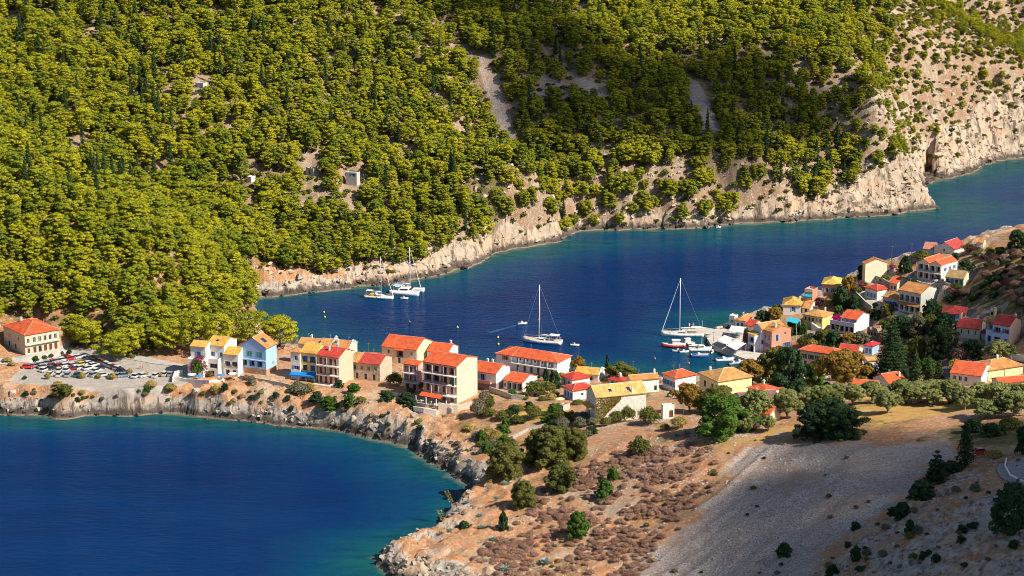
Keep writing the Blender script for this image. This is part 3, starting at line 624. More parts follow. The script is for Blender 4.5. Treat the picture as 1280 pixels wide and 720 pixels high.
# ------------------------------------------------------------------ the ground: near land, far hillside, sea
def poly_mask(P, x, y, z, soft=6.0):
    u, v = pix(x, y, z); j = fbm(x, y, 11.0, 4) * np.minimum(soft * 1.6, 22)
    return sstep(-soft, soft, poly_dist(P, u + j, v + j * .7))
RB = fbm(ax, ay, 14, 4); RB2 = fbm(bx, by, 26, 4)
def near_attrs(x, y, z, sd, nz):
    slope = np.hypot(*np.gradient(z, AS))
    u, v = pix(x, y, z)
    rock = (1 - sstep(7, 16, sd + nz * 8)) * (sd < 60)
    rock = rock * (1 - .8 * sstep(3.8, 6.2, z + nz * 3.5) * (u < 640))
    rock = np.maximum(rock, sstep(.75, 1.1, slope) * .9 * (1 - .7 * sstep(3.8, 6.2, z + nz * 3.5) * (u < 430)))
    rock = np.maximum(rock, poly_mask([(1000, 730), (1060, 690), (1110, 640), (1170, 590), (1210, 580), (1290, 620), (1290, 730)], x, y, z, 14) * .62 * (nz * .8 + .75))
    rock = np.maximum(rock, poly_mask([(1180, 385), (1230, 378), (1250, 400), (1190, 412)], x, y, z, 8) * .5)
    scree = poly_mask([(770, 735), (880, 640), (905, 590), (930, 560), (1000, 548), (1180, 552), (1200, 570), (1120, 610), (1040, 690), (960, 735)], x, y, z, 22)
    scree = np.maximum(scree, poly_mask([(790, 585), (830, 560), (860, 545), (850, 570), (800, 605)], x, y, z, 10) * .6)
    straw = poly_mask([(1065, 500), (1130, 498), (1250, 506), (1200, 520), (1090, 528), (1060, 520)], x, y, z, 8)
    straw = np.maximum(straw, poly_mask([(625, 532), (650, 505), (690, 497), (722, 503), (690, 520), (650, 540)], x, y, z, 8) * .62)
    straw = np.maximum(straw, poly_mask([(1185, 330), (1290, 296), (1290, 350), (1200, 345)], x, y, z, 8) * .55)
    straw = np.maximum(straw, poly_mask([(850, 560), (980, 535), (1060, 530), (1000, 545), (900, 560)], x, y, z, 8) * .7)
    brush = poly_mask([(1180, 350), (1290, 345), (1290, 430), (1180, 400)], x, y, z, 10) * .55 + (y > 720) * (x < -30) * (u < 330) * (v < 425) * .45
    brush = np.maximum(brush, poly_mask([(1080, 548), (1290, 520), (1290, 560), (1190, 560)], x, y, z, 8) * .6)
    brush = np.maximum(brush, .42 * (nz > .12) * (sd > 10) * (u > 560))
    pave = sstep(-1.5, 1.0, poly_dist(PARK_POLY, x, y)) * 1.3
    pave = np.maximum(pave, sstep(-.5, .5, poly_dist(QUAY_POLY, x, y)) * 1.3)
    vil = poly_mask([(860, 520), (960, 505), (1180, 490), (1240, 440), (1160, 340), (1020, 365), (900, 400), (960, 460), (860, 480), (740, 475), (620, 470), (480, 455), (400, 445), (330, 440), (240, 470), (420, 480), (560, 500), (700, 500)], x, y, z, 5)
    pave = np.maximum(pave, vil * .34); brush = np.maximum(brush, vil * .40 * (u > 860))
    k = (1 - np.clip(pave, 0, 1)) * sstep(-3, 1, sd)
    return dict(rock=np.maximum(rock * k, (sd < 1) * 1.0), scree=scree * (1 - rock), straw=straw, brush=brush * (1 - scree), pave=pave)
FAR_LINE = [(290, 395), (318, 338), (340, 331), (400, 337), (440, 331), (500, 319), (540, 302), (562, 287), (600, 285), (640, 282), (690, 270), (760, 269), (850, 266), (920, 258), (965, 243), (1005, 238), (1060, 218), (1100, 192),
            (1140, 172), (1200, 152), (1240, 112), (1290, 95)]
FLX, FLY = np.array([p[0] for p in FAR_LINE]), np.array([p[1] for p in FAR_LINE])
BARE = [([(598, 72), (612, 72), (628, 118), (642, 150), (645, 184), (622, 184), (618, 150), (606, 110)], 'scree'), ([(852, 95), (868, 100), (886, 128), (905, 168), (880, 172), (868, 130)], 'scree'),
        ([(628, 205), (638, 212), (664, 255), (676, 292), (660, 294), (650, 262), (630, 222)], 'soil'), ([(553, 272), (564, 270), (582, 298), (576, 312), (562, 295)], 'soil'),
        ([(450, 8), (560, 22), (580, 70), (560, 95), (530, 68), (480, 30)], 'rocky'), ([(640, 10), (770, 2), (730, 22), (660, 26)], 'rocky'), ([(655, 92), (705, 88), (760, 112), (730, 128), (660, 120)], 'scree2'),
        ([(1100, -20), (1160, 20), (1200, 70), (1245, 130), (1210, 150), (1150, 90), (1120, 40)], 'rocky3'), ([(965, 40), (1010, 60), (1060, 110), (1040, 130), (990, 90)], 'rocky3'),
        ([(955, 195), (1100, 195), (1110, 225), (960, 240)], 'terr'), ([(90, 40), (125, 35), (125, 62), (95, 62)], 'rocky'), ([(85, 175), (130, 172), (130, 195), (90, 195)], 'soil'),
        ([(205, 85), (262, 88), (250, 120), (200, 110)], 'soil'), ([(1060, 110), (1180, 130), (1180, 160), (1090, 150)], 'rocky')]
def far_attrs(x, y, z, sd, nz):
    u, v = pix(x, y, z)
    line = np.interp(u, FLX, FLY)
    rock = sstep(-8, 8, v - line + nz * 16) * (sd < 110)
    rock = np.maximum(rock, (sd < 2))
    rock = np.maximum(rock, (sstep(940, 1160, u) * .36 + nz * .28) * (v < line))
    scree = np.zeros_like(x)
    for P, k in BARE:
        m = poly_mask(P, x, y, z, 5)
        if k in ('scree', 'scree2'): scree = np.maximum(scree, m * 1.2)
        if k in ('rocky', 'rocky3'): rock = np.maximum(rock, m * (.50 + nz * .5))
    brush = .42 + nz * .45 - .06 * sstep(900, 1100, u)
    for P, k in BARE:
        if k == 'soil': 
            m = poly_mask(P, x, y, z, 5); brush = brush * (1 - m); rock = rock * (1 - m * .8)
    return dict(rock=rock, scree=scree, straw=x * 0, brush=np.clip(brush, 0, 1) * (1 - np.clip(rock, 0, 1)), pave=x * 0)
def grid_faces(nx, ny, keep):
    idx = np.arange(nx * ny).reshape(nx, ny)
    F = np.stack([idx[:-1, :-1], idx[1:, :-1], idx[1:, 1:], idx[:-1, 1:]], -1)
    return F[keep]
def compact(V, F, A):
    use = np.zeros(len(V), bool); use[F.ravel()] = True
    mp = np.cumsum(use) - 1
    return V[use], mp[F], {k: v.ravel()[use] for k, v in A.items()}
def cellkeep(m): return m[:-1, :-1] | m[1:, :-1] | m[1:, 1:] | m[:-1, 1:]
VA = np.stack([ax, ay, HA], -1).reshape(-1, 3)
FA = grid_faces(*ax.shape, cellkeep(SA > -14))
V, F, A = compact(VA, FA, near_attrs(ax, ay, HA, SA, RB))
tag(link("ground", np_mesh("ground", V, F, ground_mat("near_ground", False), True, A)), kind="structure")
inA = (bx > AX0 + .5) & (bx < AX1 - 2.1) & (by < AY1 - 2.1) & (by > AY0)
VB = np.stack([bx, by, HB], -1).reshape(-1, 3)
inc = inA[:-1, :-1] & inA[1:, :-1] & inA[1:, 1:] & inA[:-1, 1:]
FB = grid_faces(*bx.shape, cellkeep(SB > -14) & ~inc)
V, F, A = compact(VB, FB, far_attrs(bx, by, HB, SB, RB2))
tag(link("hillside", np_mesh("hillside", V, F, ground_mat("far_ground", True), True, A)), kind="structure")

wx, wy = np.meshgrid(np.arange(-900, 1000, 5.0), np.arange(150, 1700, 5.0), indexing='ij')
wsd = bil(G_SD, CX0, CY0, CS, wx, wy)
wv = np.stack([wx, wy, wx * 0], -1).reshape(-1, 3)
wu, wp = pix(wx, wy, wx * 0)
m, N, L, B = newmat("sea_water")
pos = N.new("ShaderNodeNewGeometry").outputs["Position"]
at_ = N.new("ShaderNodeAttribute"); at_.attribute_name = "offshore"
mp = N.new("ShaderNodeMapping"); mp.inputs["Scale"].default_value = (.35, 1.0, 1.0); mp.inputs["Rotation"].default_value = (0, 0, .12); L.new(pos, mp.inputs[0])
nb = noise(N, L, .035, 5, .6, mp.outputs[0]); ns = noise(N, L, .22, 4, .6, mp.outputs[0])
off = math_(N, L, 'ADD', at_.outputs["Fac"], math_(N, L, 'MULTIPLY', math_(N, L, 'SUBTRACT', nb, .5), 46.0))
off = math_(N, L, 'ADD', off, math_(N, L, 'MULTIPLY', math_(N, L, 'SUBTRACT', ns, .5), 14.0))
deep = mixc(N, L, ramp(N, L, nb, .3, .7), (.0008, .0175, .080), (.0012, .027, .108))
mid = mixc(N, L, ramp(N, L, ns, .35, .65), (.002, .042, .105), (.003, .062, .115))
shal = mixc(N, L, ramp(N, L, ns, .35, .65), (.0025, .046, .066), (.006, .082, .088))
c = mixc(N, L, ramp(N, L, off, 7, 34), mid, deep)
c = mixc(N, L, ramp(N, L, off, 0, 15), shal, c)
c = mixc(N, L, ramp(N, L, math_(N, L, 'ADD', at_.outputs["Fac"], math_(N, L, 'MULTIPLY', math_(N, L, 'SUBTRACT', ns, .5), 12.0)), -1.5, 2.5), (.13, .17, .12), c)
L.new(c, B.inputs["Base Color"]); B.inputs["Roughness"].default_value = .12; B.inputs["IOR"].default_value = 1.33
B.inputs["Specular IOR Level"].default_value = .02
mw = N.new("ShaderNodeMapping"); mw.inputs["Scale"].default_value = (.45, 1.0, 1.0); mw.inputs["Rotation"].default_value = (0, 0, .2); L.new(pos, mw.inputs[0])
hw = math_(N, L, 'ADD', noise(N, L, .55, 4, .62, mw.outputs[0]), math_(N, L, 'MULTIPLY', noise(N, L, .09, 2, .5, mw.outputs[0]), .9))
bump(N, L, B, hw, .8, .8)
tag(link("sea", np_mesh("sea", wv, grid_faces(*wx.shape, np.ones((wx.shape[0] - 1, wx.shape[1] - 1), bool)), m, True, dict(offshore=-wsd * (1 - .5 * sstep(840, 930, wy))))), kind="structure")

# ------------------------------------------------------------------ house builder
HID = [0]
def hexkey(c): return "_".join("%02d" % round(v * 99) for v in c)
def roof_faces(kind, W, D, h, pitch, ov):
    """roof outline as (verts, faces): slabs are given thickness afterwards. x along the front, y to the back"""
    tp = math.tan(math.radians(pitch))
    x0, x1, y0, y1 = -W / 2 - ov, W / 2 + ov, -D / 2 - ov, D / 2 + ov
    zb = h - ov * tp * .6
    if kind == 'gx':
        zr = zb + (y1 - y0) / 2 * tp; g = ov * .35
        x0, x1 = -W / 2 - g, W / 2 + g
        return [(x0, y0, zb), (x1, y0, zb), (x1, 0, zr), (x0, 0, zr), (x1, y1, zb), (x0, y1, zb)], [(0, 1, 2, 3), (3, 2, 4, 5)], zr
    if kind == 'gy':
        zr = zb + (x1 - x0) / 2 * tp; g = ov * .35
        y0, y1 = -D / 2 - g, D / 2 + g
        return [(x0, y0, zb), (x0, y1, zb), (0, y1, zr), (0, y0, zr), (x1, y1, zb), (x1, y0, zb)], [(1, 0, 3, 2), (2, 3, 5, 4)], zr
    if kind in ('hip', 'hip2'):
        m = min(x1 - x0, y1 - y0) / 2; zr = zb + m * tp
        if x1 - x0 >= y1 - y0:
            a, b = (x0 + m, 0), (x1 - m + .01, 0)
            return [(x0, y0, zb), (x1, y0, zb), (x1, y1, zb), (x0, y1, zb), (*a, zr), (*b, zr)], [(0, 1, 5, 4), (1, 2, 5), (2, 3, 4, 5), (3, 0, 4)], zr
        a, b = (0, y0 + m), (0, y1 - m + .01)
        return [(x0, y0, zb), (x1, y0, zb), (x1, y1, zb), (x0, y1, zb), (*a, zr), (*b, zr)], [(0, 1, 4), (1, 2, 5, 4), (2, 3, 5), (3, 0, 4, 5)], zr
def slab(name, vs, fs, th, mat, parent):
    """thick roof sheet with tile coordinates (u along the eave, v down the slope)"""
    bm = bmesh.new(); bv = [bm.verts.new(v) for v in vs]; up = [bm.verts.new((v[0], v[1], v[2] + th)) for v in vs]
    edges = {}
    top = []
    for f in fs:
        top.append(bm.faces.new([up[i] for i in f])); bm.faces.new([bv[i] for i in reversed(f)])
        for a, b in zip(f, f[1:] + f[:1]): edges[(a, b)] = edges.get((b, a)) and None or 1
    for (a, b) in list(edges):
        if (b, a) not in edges: bm.faces.new([bv[a], bv[b], up[b], up[a]])
    bmesh.ops.recalc_face_normals(bm, faces=bm.faces)
    uvl = bm.loops.layers.uv.new("UVMap")
    for f in bm.faces:
        n = f.normal; s = Vector((n.x, n.y, 0))
        s = s.normalized() if s.length > 1e-4 else Vector((0, 1, 0))
        e = Vector((-s.y, s.x, 0)); dn = n.cross(e)
        for l in f.loops: l[uvl].uv = (l.vert.co.dot(e), l.vert.co.dot(dn))
    me = bpy.data.meshes.new(name); bm.to_mesh(me); bm.free(); me.materials.append(mat)
    return link(name, me, parent)
def facade(mb, P0, ux, n, L, z0, z1, holes, dep=.22, m=0, top=None):
    """wall face from P0 along ux (length L), outward normal n; rectangular openings (a,b,za,zb,depth) get reveals and a back"""
    xs = sorted({0, L, *[v for hlt in holes for v in hlt[:2]]}); zs = sorted({z0, z1, *[v for hlt in holes for v in hlt[2:4]]})
    P = lambda a, z, d=0: (P0[0] + ux[0] * a - n[0] * d, P0[1] + ux[1] * a - n[1] * d, z)
    for i in range(len(xs) - 1):
        for j in range(len(zs) - 1):
            ca, cz = (xs[i] + xs[i + 1]) / 2, (zs[j] + zs[j + 1]) / 2
            if any(a < ca < b and za < cz < zb for a, b, za, zb, _ in holes): continue
            mb.add([P(xs[i], zs[j]), P(xs[i + 1], zs[j]), P(xs[i + 1], zs[j + 1]), P(xs[i], zs[j + 1])], [(0, 1, 2, 3)], m)
    for a, b, za, zb, d in holes:
        mb.add([P(a, za), P(b, za), P(b, zb), P(a, zb), P(a, za, d), P(b, za, d), P(b, zb, d), P(a, zb, d)], [(0, 4, 5, 1), (1, 5, 6, 2), (2, 6, 7, 3), (3, 7, 4, 0), (4, 7, 6, 5)], m)
DARKM = lambda: plain("window_dark", (.035, .04, .05), .15, .3)
def build_house(S):
    W, D, h, rz, c = S['W'], S['D'], S['h'], S['rz'], S['c']
    root = empty(S['name'], c, rz)
    tag(root, S['label'], S['cat'], "houses of the bay village" if S['c'].y < 850 else "buildings in the far forest")
    rnd = random.Random(hash(S['label']) & 0xffff if False else len(S['label']) * 31 + int(S['N'][0]))
    wm = wallmat("wall_" + hexkey(S['wall']) + ("_stone" if S['stone'] else ""), S['wall'], S['stone'])
    mats = [wm]; ex = {e[0]: e for e in S['ex']}
    side = wallmat("wall_" + hexkey(ex['sidew'][1]), ex['sidew'][1]) if 'sidew' in ex else wm
    mats.append(side)
    faces = dict(F=((-W / 2, -D / 2), (1, 0), (0, -1), W), R=((W / 2, -D / 2), (0, 1), (1, 0), D), K=((W / 2, D / 2), (-1, 0), (0, 1), W), L=((-W / 2, D / 2), (0, -1), (-1, 0), D))
    holes = {k: [] for k in faces}; wins = []
    for w in S['wins']:
        f, n, z, wh, ww, sh, fa, fb = w[:8]; dep = w[8] if len(w) > 8 else None
        Lf = faces[f][3]; a0, a1 = fa * Lf, fb * Lf
        if a1 - a0 < .5: continue
        step = (a1 - a0) / n; ww = min(ww, step * .82); zt = min(z + wh, h - .25)
        if zt - z < .4: continue
        for i in range(n):
            cx = a0 + step * (i + .5)
            a, b = cx - ww / 2, cx + ww / 2
            if any(not (b <= q[0] - .05 or a >= q[1] + .05 or zt <= q[2] - .05 or z >= q[3] + .05) for q in holes[f]): continue
            d = (min(dep, D * .4) if dep else .2)
            holes[f].append((a, b, z, zt, d)); wins.append((f, a, b, z, zt, sh, d, dep))
    # plain back and left windows, for whoever walks round
    if S['roof'] != 'none' and h > 2.6:
        for f in ('K', 'L'):
            Lf = faces[f][3]; n = max(1, int(Lf / 3.5))
            for lv in range(max(1, int(h / 3))):
                for i in range(n):
                    cx = Lf * (i + .5) / n
                    if lv * 3 + 2.3 < h - .2: holes[f].append((cx - .45, cx + .45, lv * 3 + 1.0, lv * 3 + 2.3, .2)); wins.append((f, cx - .45, cx + .45, lv * 3 + 1.0, lv * 3 + 2.3, None, .2, None))
    mb = MB()
    top = h if S['roof'] not in ('flat',) else h + (.9 if 'para' in ex else .35)
    for k, (P0, ux, n, Lf) in faces.items():
        facade(mb, P0, ux, n, Lf, -3.0, top, holes[k], m=1 if k == 'R' else 0)
    tp = math.tan(math.radians(S['pitch']))
    if S['roof'] == 'gx':
        zr = h + D / 2 * tp
        for x, m in ((W / 2, 1), (-W / 2, 0)): mb.add([(x, -D / 2, h), (x, D / 2, h), (x, 0, zr)], [(0, 1, 2)], m)
    elif S['roof'] == 'gy':
        zr = h + W / 2 * tp
        for y in (-D / 2, D / 2): mb.add([(-W / 2, y, h), (W / 2, y, h), (0, y, zr)], [(0, 1, 2)])
    elif S['roof'] == 'gy2':
        for cx in (-W / 4, W / 4):
            for y in (-D / 2, D / 2): mb.add([(cx - W / 4, y, h), (cx + W / 4, y, h), (cx, y, h + W / 4 * tp)], [(0, 1, 2)])
    elif S['roof'] == 'none':
        # broken wall tops
        for i in range(int(W / 1.2)): mb.box(-W / 2 + i * 1.2, -W / 2 + i * 1.2 + 1.0, -D / 2 + .02, -D / 2 + .45, h - .02, h + rnd.uniform(0, .9))
        for i in range(int(D / 1.2)): mb.box(W / 2 - .45, W / 2 - .02, -D / 2 + i * 1.2, -D / 2 + i * 1.2 + 1.0, h - .02, h + rnd.uniform(0, 1.1))
    if S['roof'] == 'flat': mb.box(-W / 2 + .2, W / 2 - .2, -D / 2 + .2, D / 2 - .2, h - .2, h)
    mb.build("wall", mats, root)
    # roof
    rm = roofmat("roof_" + hexkey(S['rc']), S['rc']); cap = plain("cap_" + hexkey(S['rc']), tuple(min(.85, v * .8 + .2) for v in S['rc']), .8)
    roof = None; zr = h
    if S['roof'] in ('gx', 'gy', 'hip', 'hip2'):
        vs, fs, zr = roof_faces(S['roof'], W, D, h, S['pitch'], S['over'])
        roof = slab("roof", vs, fs, .2, rm, root)
        rb = MB()
        if S['roof'] == 'gx': rb.tube((vs[3][0], 0, zr + .2), (vs[2][0], 0, zr + .2), .13)
        elif S['roof'] == 'gy': rb.tube((0, vs[3][1], zr + .2), (0, vs[2][1], zr + .2), .13)
        else:
            rb.tube((*vs[4][:2], zr + .2), (*vs[5][:2], zr + .2), .13)
            if 'ridgeline' in ex or S['roof'] == 'hip2' or W > 9:
                xl = W >= D
                for q, e in ((0, 4), (1, 5 if xl else 4), (2, 5), (3, 4 if xl else 5)):
                    rb.tube((vs[q][0], vs[q][1], vs[q][2] + .2), (vs[e][0], vs[e][1], vs[e][2] + .2), .11)
        rb.build("ridge_tiles", cap, roof)
    elif S['roof'] == 'gy2':
        v2, f2 = [], []
        for cx in (-W / 4, W / 4):
            vs, fs, zr = roof_faces('gy', W / 2 - .8, D, h, S['pitch'], .4)
            r = slab("roof", [(v[0] + cx, v[1], v[2]) for v in vs], fs, .2, rm, root)
            rb = MB(); rb.tube((cx, -D / 2 - .1, zr + .2), (cx, D / 2 + .1, zr + .2), .13); rb.build("ridge_tiles", cap, r); roof = r
    elif S['roof'] == 'flat':
        b = MB(); b.box(-W / 2 + .22, W / 2 - .22, -D / 2 + .22, D / 2 - .22, h + .004, h + .06); roof = b.build("roof", plain("flatroof_" + hexkey(S['rc']), S['rc'], .8, .15, 1, 0, None, (.3, .28, .25)), root)
    def zroof(x, y):
        if S['roof'] == 'gx': return h + (D / 2 - abs(y)) * tp
        if S['roof'] == 'gy': return h + (W / 2 - abs(x)) * tp
        if S['roof'] in ('hip', 'hip2'): return h + min(W / 2 - abs(x), D / 2 - abs(y)) * tp
        return h
    # windows: frame (part) with its pane and shutters (sub-parts)
    fr = plain("frame_white", (.72, .70, .66), .6)
    for f, a, b, za, zb, sh, d, dep in wins:
        P0, ux, n, Lf = faces[f]
        P = lambda s, z, o: (P0[0] + ux[0] * s + n[0] * o, P0[1] + ux[1] * s + n[1] * o, z)
        def bar(mb2, s0, s1, z0, z1, o0, o1):
            vs = [P(s0, z0, o0), P(s1, z0, o0), P(s1, z0, o1), P(s0, z0, o1), P(s0, z1, o0), P(s1, z1, o0), P(s1, z1, o1), P(s0, z1, o1)]
            mb2.add(vs, [(0, 1, 2, 3), (4, 7, 6, 5), (0, 4, 5, 1), (1, 5, 6, 2), (2, 6, 7, 3), (3, 7, 4, 0)])
        fb = MB(); t = .07
        o0, o1 = (-d + .02, -d + .10)
        for q in ((a, a + t, za, zb), (b - t, b, za, zb), (a + t, b - t, zb - t, zb), (a + t, b - t, za, za + t)): bar(fb, *q, o0, o1)
        if b - a > .8: bar(fb, (a + b) / 2 - .03, (a + b) / 2 + .03, za + t, zb - t, o0, o1 - .01)
        door = za < .6 or (zb - za) > 1.95
        w = fb.build("door" if door and not dep else "window", fr if not (door and sh) else plain("joinery_" + hexkey(sh), sh, .5), root)
        pb = MB(); bar(pb, a + t, b - t, za + t, zb - t, o0 - .015, o0 + .02)
        pb.build("pane", (plain("joinery_" + hexkey(sh), sh, .5) if sh in (BRWN, BLUE, TEAL, GRN, (.0, .3, .42)) and f != 'K' and (door or sh == TEAL) and rnd.random() < .8 else DARKM()), w)
        if sh is not None and sh not in (DK, GREY, BRWN, WHT) and not door or sh in (LBL,):
            sw = min(.5, (b - a) * .48)
            for s0, s1 in ((a - sw, a - .01), (b + .01, b + sw)):
                if s0 > .02 and s1 < Lf - .02:
                    sb = MB(); bar(sb, s0, s1, za, zb, .01, .06); sb.build("shutter", plain("joinery_" + hexkey(sh), sh, .5), w)
    # additions
    white = plain("plaster_white", (.78, .75, .70), .8)
    def railing(x0, x1, y, z, solid=None, parent=None, ret=None):
        b = MB()
        if solid: b.box(x0, x1, y, y + .1, z, z + .85)
        else:
            b.box(x0, x1, y, y + .06, z + .9, z + .97)
            n = max(2, int((x1 - x0) / .35))
            for i in range(n + 1): 
                xx = x0 + (x1 - x0 - .05) * i / n; b.box(xx, xx + .05, y + .005, y + .055, z, z + .9)
        return b.build("railing", solid or plain("iron", (.08, .07, .07), .5), parent or root)
    if roof is not None and rnd.random() < .6 and h > 2.4:
        x, y = rnd.uniform(-.3, .3) * W, rnd.uniform(-.3, .3) * D; z = zroof(x, y); b = MB(); b.tube((x, y, z), (x, y, z + 2.0), .035, n=4)
        for q in range(4): b.box(x - .35 + .05 * q, x + .35 - .05 * q, y - .015, y + .015, z + 1.4 + .15 * q, z + 1.43 + .15 * q)
        b.build("aerial", plain("steel", (.5, .5, .5), .5), roof)
    for e in S['ex']:
        k = e[0]
        if k == 'chim' or k == 'chimw':
            if k == 'chimw': x, y = W / 2 - .4, -D / 2 + D * e[1]
            else: x, y = -W / 2 + W * e[1], -D / 2 + D * e[2]
            z = zroof(x, y); b = MB(); b.box(x - .28, x + .28, y - .28, y + .28, z - .3, z + 1.25); b.box(x - .36, x + .36, y - .36, y + .36, z + 1.25, z + 1.4)
            b.box(x - .2, x + .2, y - .2, y + .2, z + 1.4, z + 1.65); b.build("chimney", white, roof or root)
        elif k == 'ledge':
            P0, ux, n, Lf = faces[e[1]]; b = MB(); z = e[2]
            q = [(P0[0], P0[1]), (P0[0] + ux[0] * Lf, P0[1] + ux[1] * Lf), (P0[0] + ux[0] * Lf + n[0] * e[3], P0[1] + ux[1] * Lf + n[1] * e[3]), (P0[0] + n[0] * e[3], P0[1] + n[1] * e[3])]
            b.prism([(p[0] + n[0] * .003, p[1] + n[1] * .003) for p in q], z, z + .2); b.build("ledge", wm, root)
        elif k == 'band':
            b = MB(); b.box(-W / 2 - .05, W / 2 + .05, -D / 2 - .06, D / 2, -2.5, e[3]) ; 
            col = e[1]
            # a plinth of another stone, standing proud of the wall, cut clear of the openings
            b = MB(); hh = [q for q in holes['F'] if q[2] < e[3]]
            facade(b, (-W / 2 - .04, -D / 2 - .05), (1, 0), (0, -1), W + .08, -2.5, e[3], [(q[0] - .02, q[1] + .06, q[2], min(q[3], e[3]), .045) for q in hh])
            facade(b, (W / 2 + .04, -D / 2 - .05), (0, 1), (1, 0), D + .08, -2.5, e[3], [])
            b.build("plinth", wallmat("wall_" + hexkey(col) + "_stone", col, True), root)
        elif k in ('balc', 'balcd', 'ledgec'):
            z, dp, fa, fb_ = e[1:5]; x0, x1 = -W / 2 + W * fa, -W / 2 + W * fb_
            m = white if k != 'ledgec' else plain("balcony_" + hexkey(e[5]), e[5], .8)
            b = MB(); b.box(x0, x1, -D / 2 - dp, -D / 2 - .003, z - .2, z); bo = b.build("balcony", m, root)
            if k == 'ledgec':
                railing(x0, x1, -D / 2 - dp, z, m, bo)
            else:
                railing(x0 + .05, x1 - .05, -D / 2 - dp + .05, z, None, bo)
                if z > 2:
                    for i in range(max(2, int(W / 3.4)) + 1):
                        xx = x0 + .1 + (x1 - x0 - .2) * i / max(2, int(W / 3.4))
                        p = MB(); p.box(xx - .07, xx + .07, -D / 2 - dp + .12, -D / 2 - dp + .26, z, min(z + 2.75, h - .1)); p.build("post", white, bo)
        elif k == 'rail':
            Lf = faces[e[1]][3]; railing(-W / 2 + W * e[3], -W / 2 + W * e[4], -D / 2 - .12, e[2])
        elif k == 'block':
            f0, f1, dp, z0, z1, ops, par = e[1:8]
            x0, x1 = -W / 2 + W * f0, -W / 2 + W * f1; y0 = -D / 2 - abs(dp) if dp > 0 else -D / 2 + .3; y1 = -D / 2 - .004 if dp > 0 else -D / 2 - dp
            if dp < 0: x1 -= .004
            b = MB(); hl = []
            for n, z, wh, ww, sh, fa, fb_ in ops:
                st = (fb_ - fa) * (x1 - x0) / n; ww2 = min(ww, st * .84)
                for i in range(n):
                    cx = fa * (x1 - x0) + st * (i + .5); hl.append((cx - ww2 / 2, cx + ww2 / 2, z, min(z + wh, z1 - .2), min(1.2, abs(dp) * .6)))
            facade(b, (x0, y0), (1, 0), (0, -1), x1 - x0, z0 - 3, z1 + (.8 if par else .1), hl)
            facade(b, (x1, y0), (0, 1), (1, 0), y1 - y0, z0 - 3, z1 + (.8 if par else .1), [])
            facade(b, (x0, y1), (0, -1), (-1, 0), y1 - y0, z0 - 3, z1 + (.8 if par else .1), [])
            facade(b, (x1, y1), (-1, 0), (0, 1), x1 - x0, z0 - 3, z1, [])
            b.box(x0 + .15, x1 - .15, y0 + .15, y1, z1 - .15, z1)
            if par: b.box(x0 + .003, x1 - .003, y0 + .003, y0 + .15, z1, z1 + .79); b.box(x1 - .15, x1 - .003, y0 + .16, y1, z1, z1 + .79)
            po = b.build("porch", wm, root)
            for (a, b2, za, zb, d) in hl:
                fb2 = MB(); fb2.box(x0 + a, x0 + b2, y0 + d - .06, y0 + d - .01, za, zb); fb2.build("pane", DARKM(), po)
            if not par and 'block' in ex and z1 > 5:
                slab("porch_roof", [(x0 - .2, y0 - .3, z1 + .1), (x1 + .2, y0 - .3, z1 + .1), (x1 + .2, y1, z1 + .7), (x0 - .2, y1, z1 + .7)], [(0, 1, 2, 3)], .15, roofmat("roof_" + hexkey(C_YEL), C_YEL), po)
        elif k == 'awning':
            f0, f1, z, dp, col = e[1:6]; x0, x1 = -W / 2 + W * f0, -W / 2 + W * f1
            ao = slab("awning", [(x0, -D / 2 - dp, z - .7), (x1, -D / 2 - dp, z - .7), (x1, -D / 2 - .05, z), (x0, -D / 2 - .05, z)], [(0, 1, 2, 3)], .05, plain("canvas_" + hexkey(col), col, .8, .1), root)
            b = MB(); b.box(x0, x1, -D / 2 - dp - .03, -D / 2 - dp, z - 1.1, z - .68); b.build("valance", plain("canvas_" + hexkey(col), col, .8, .1), ao)
            for i in range(4):
                xx = x0 + .1 + (x1 - x0 - .2) * i / 3; p = MB(); p.tube((xx, -D / 2 - dp + .1, -2), (xx, -D / 2 - dp + .1, z - .65), .04); p.build("post", white, ao)
        elif k == 'parapet':
            for sx in (1,):
                b = MB(); x = sx * W / 2
                b.add([(x - .12, -D / 2 - .2, h - .2), (x + .18, -D / 2 - .2, h - .2), (x + .18, 0, h + D / 2 * tp + .3), (x - .12, 0, h + D / 2 * tp + .3), (x - .12, D / 2 + .2, h - .2), (x + .18, D / 2 + .2, h - .2),
                       (x - .12, -D / 2 - .2, h + .25), (x + .18, -D / 2 - .2, h + .25), (x + .18, 0, h + D / 2 * tp + .75), (x - .12, 0, h + D / 2 * tp + .75), (x - .12, D / 2 + .2, h + .25), (x + .18, D / 2 + .2, h + .25)],
                      [(0, 1, 7, 6), (6, 7, 8, 9), (9, 8, 11, 10), (10, 11, 5, 4), (1, 2, 8, 7), (2, 5, 11, 8), (0, 6, 9, 3), (3, 9, 10, 4), (0, 3, 2, 1), (3, 4, 5, 2)])
                b.build("gable_coping", white, root)
        elif k in ('hatch', 'solar', 'sky2'):
            pts = [(e[1], e[2])] if k != 'sky2' else [(.62, .32), (.66, .68)]
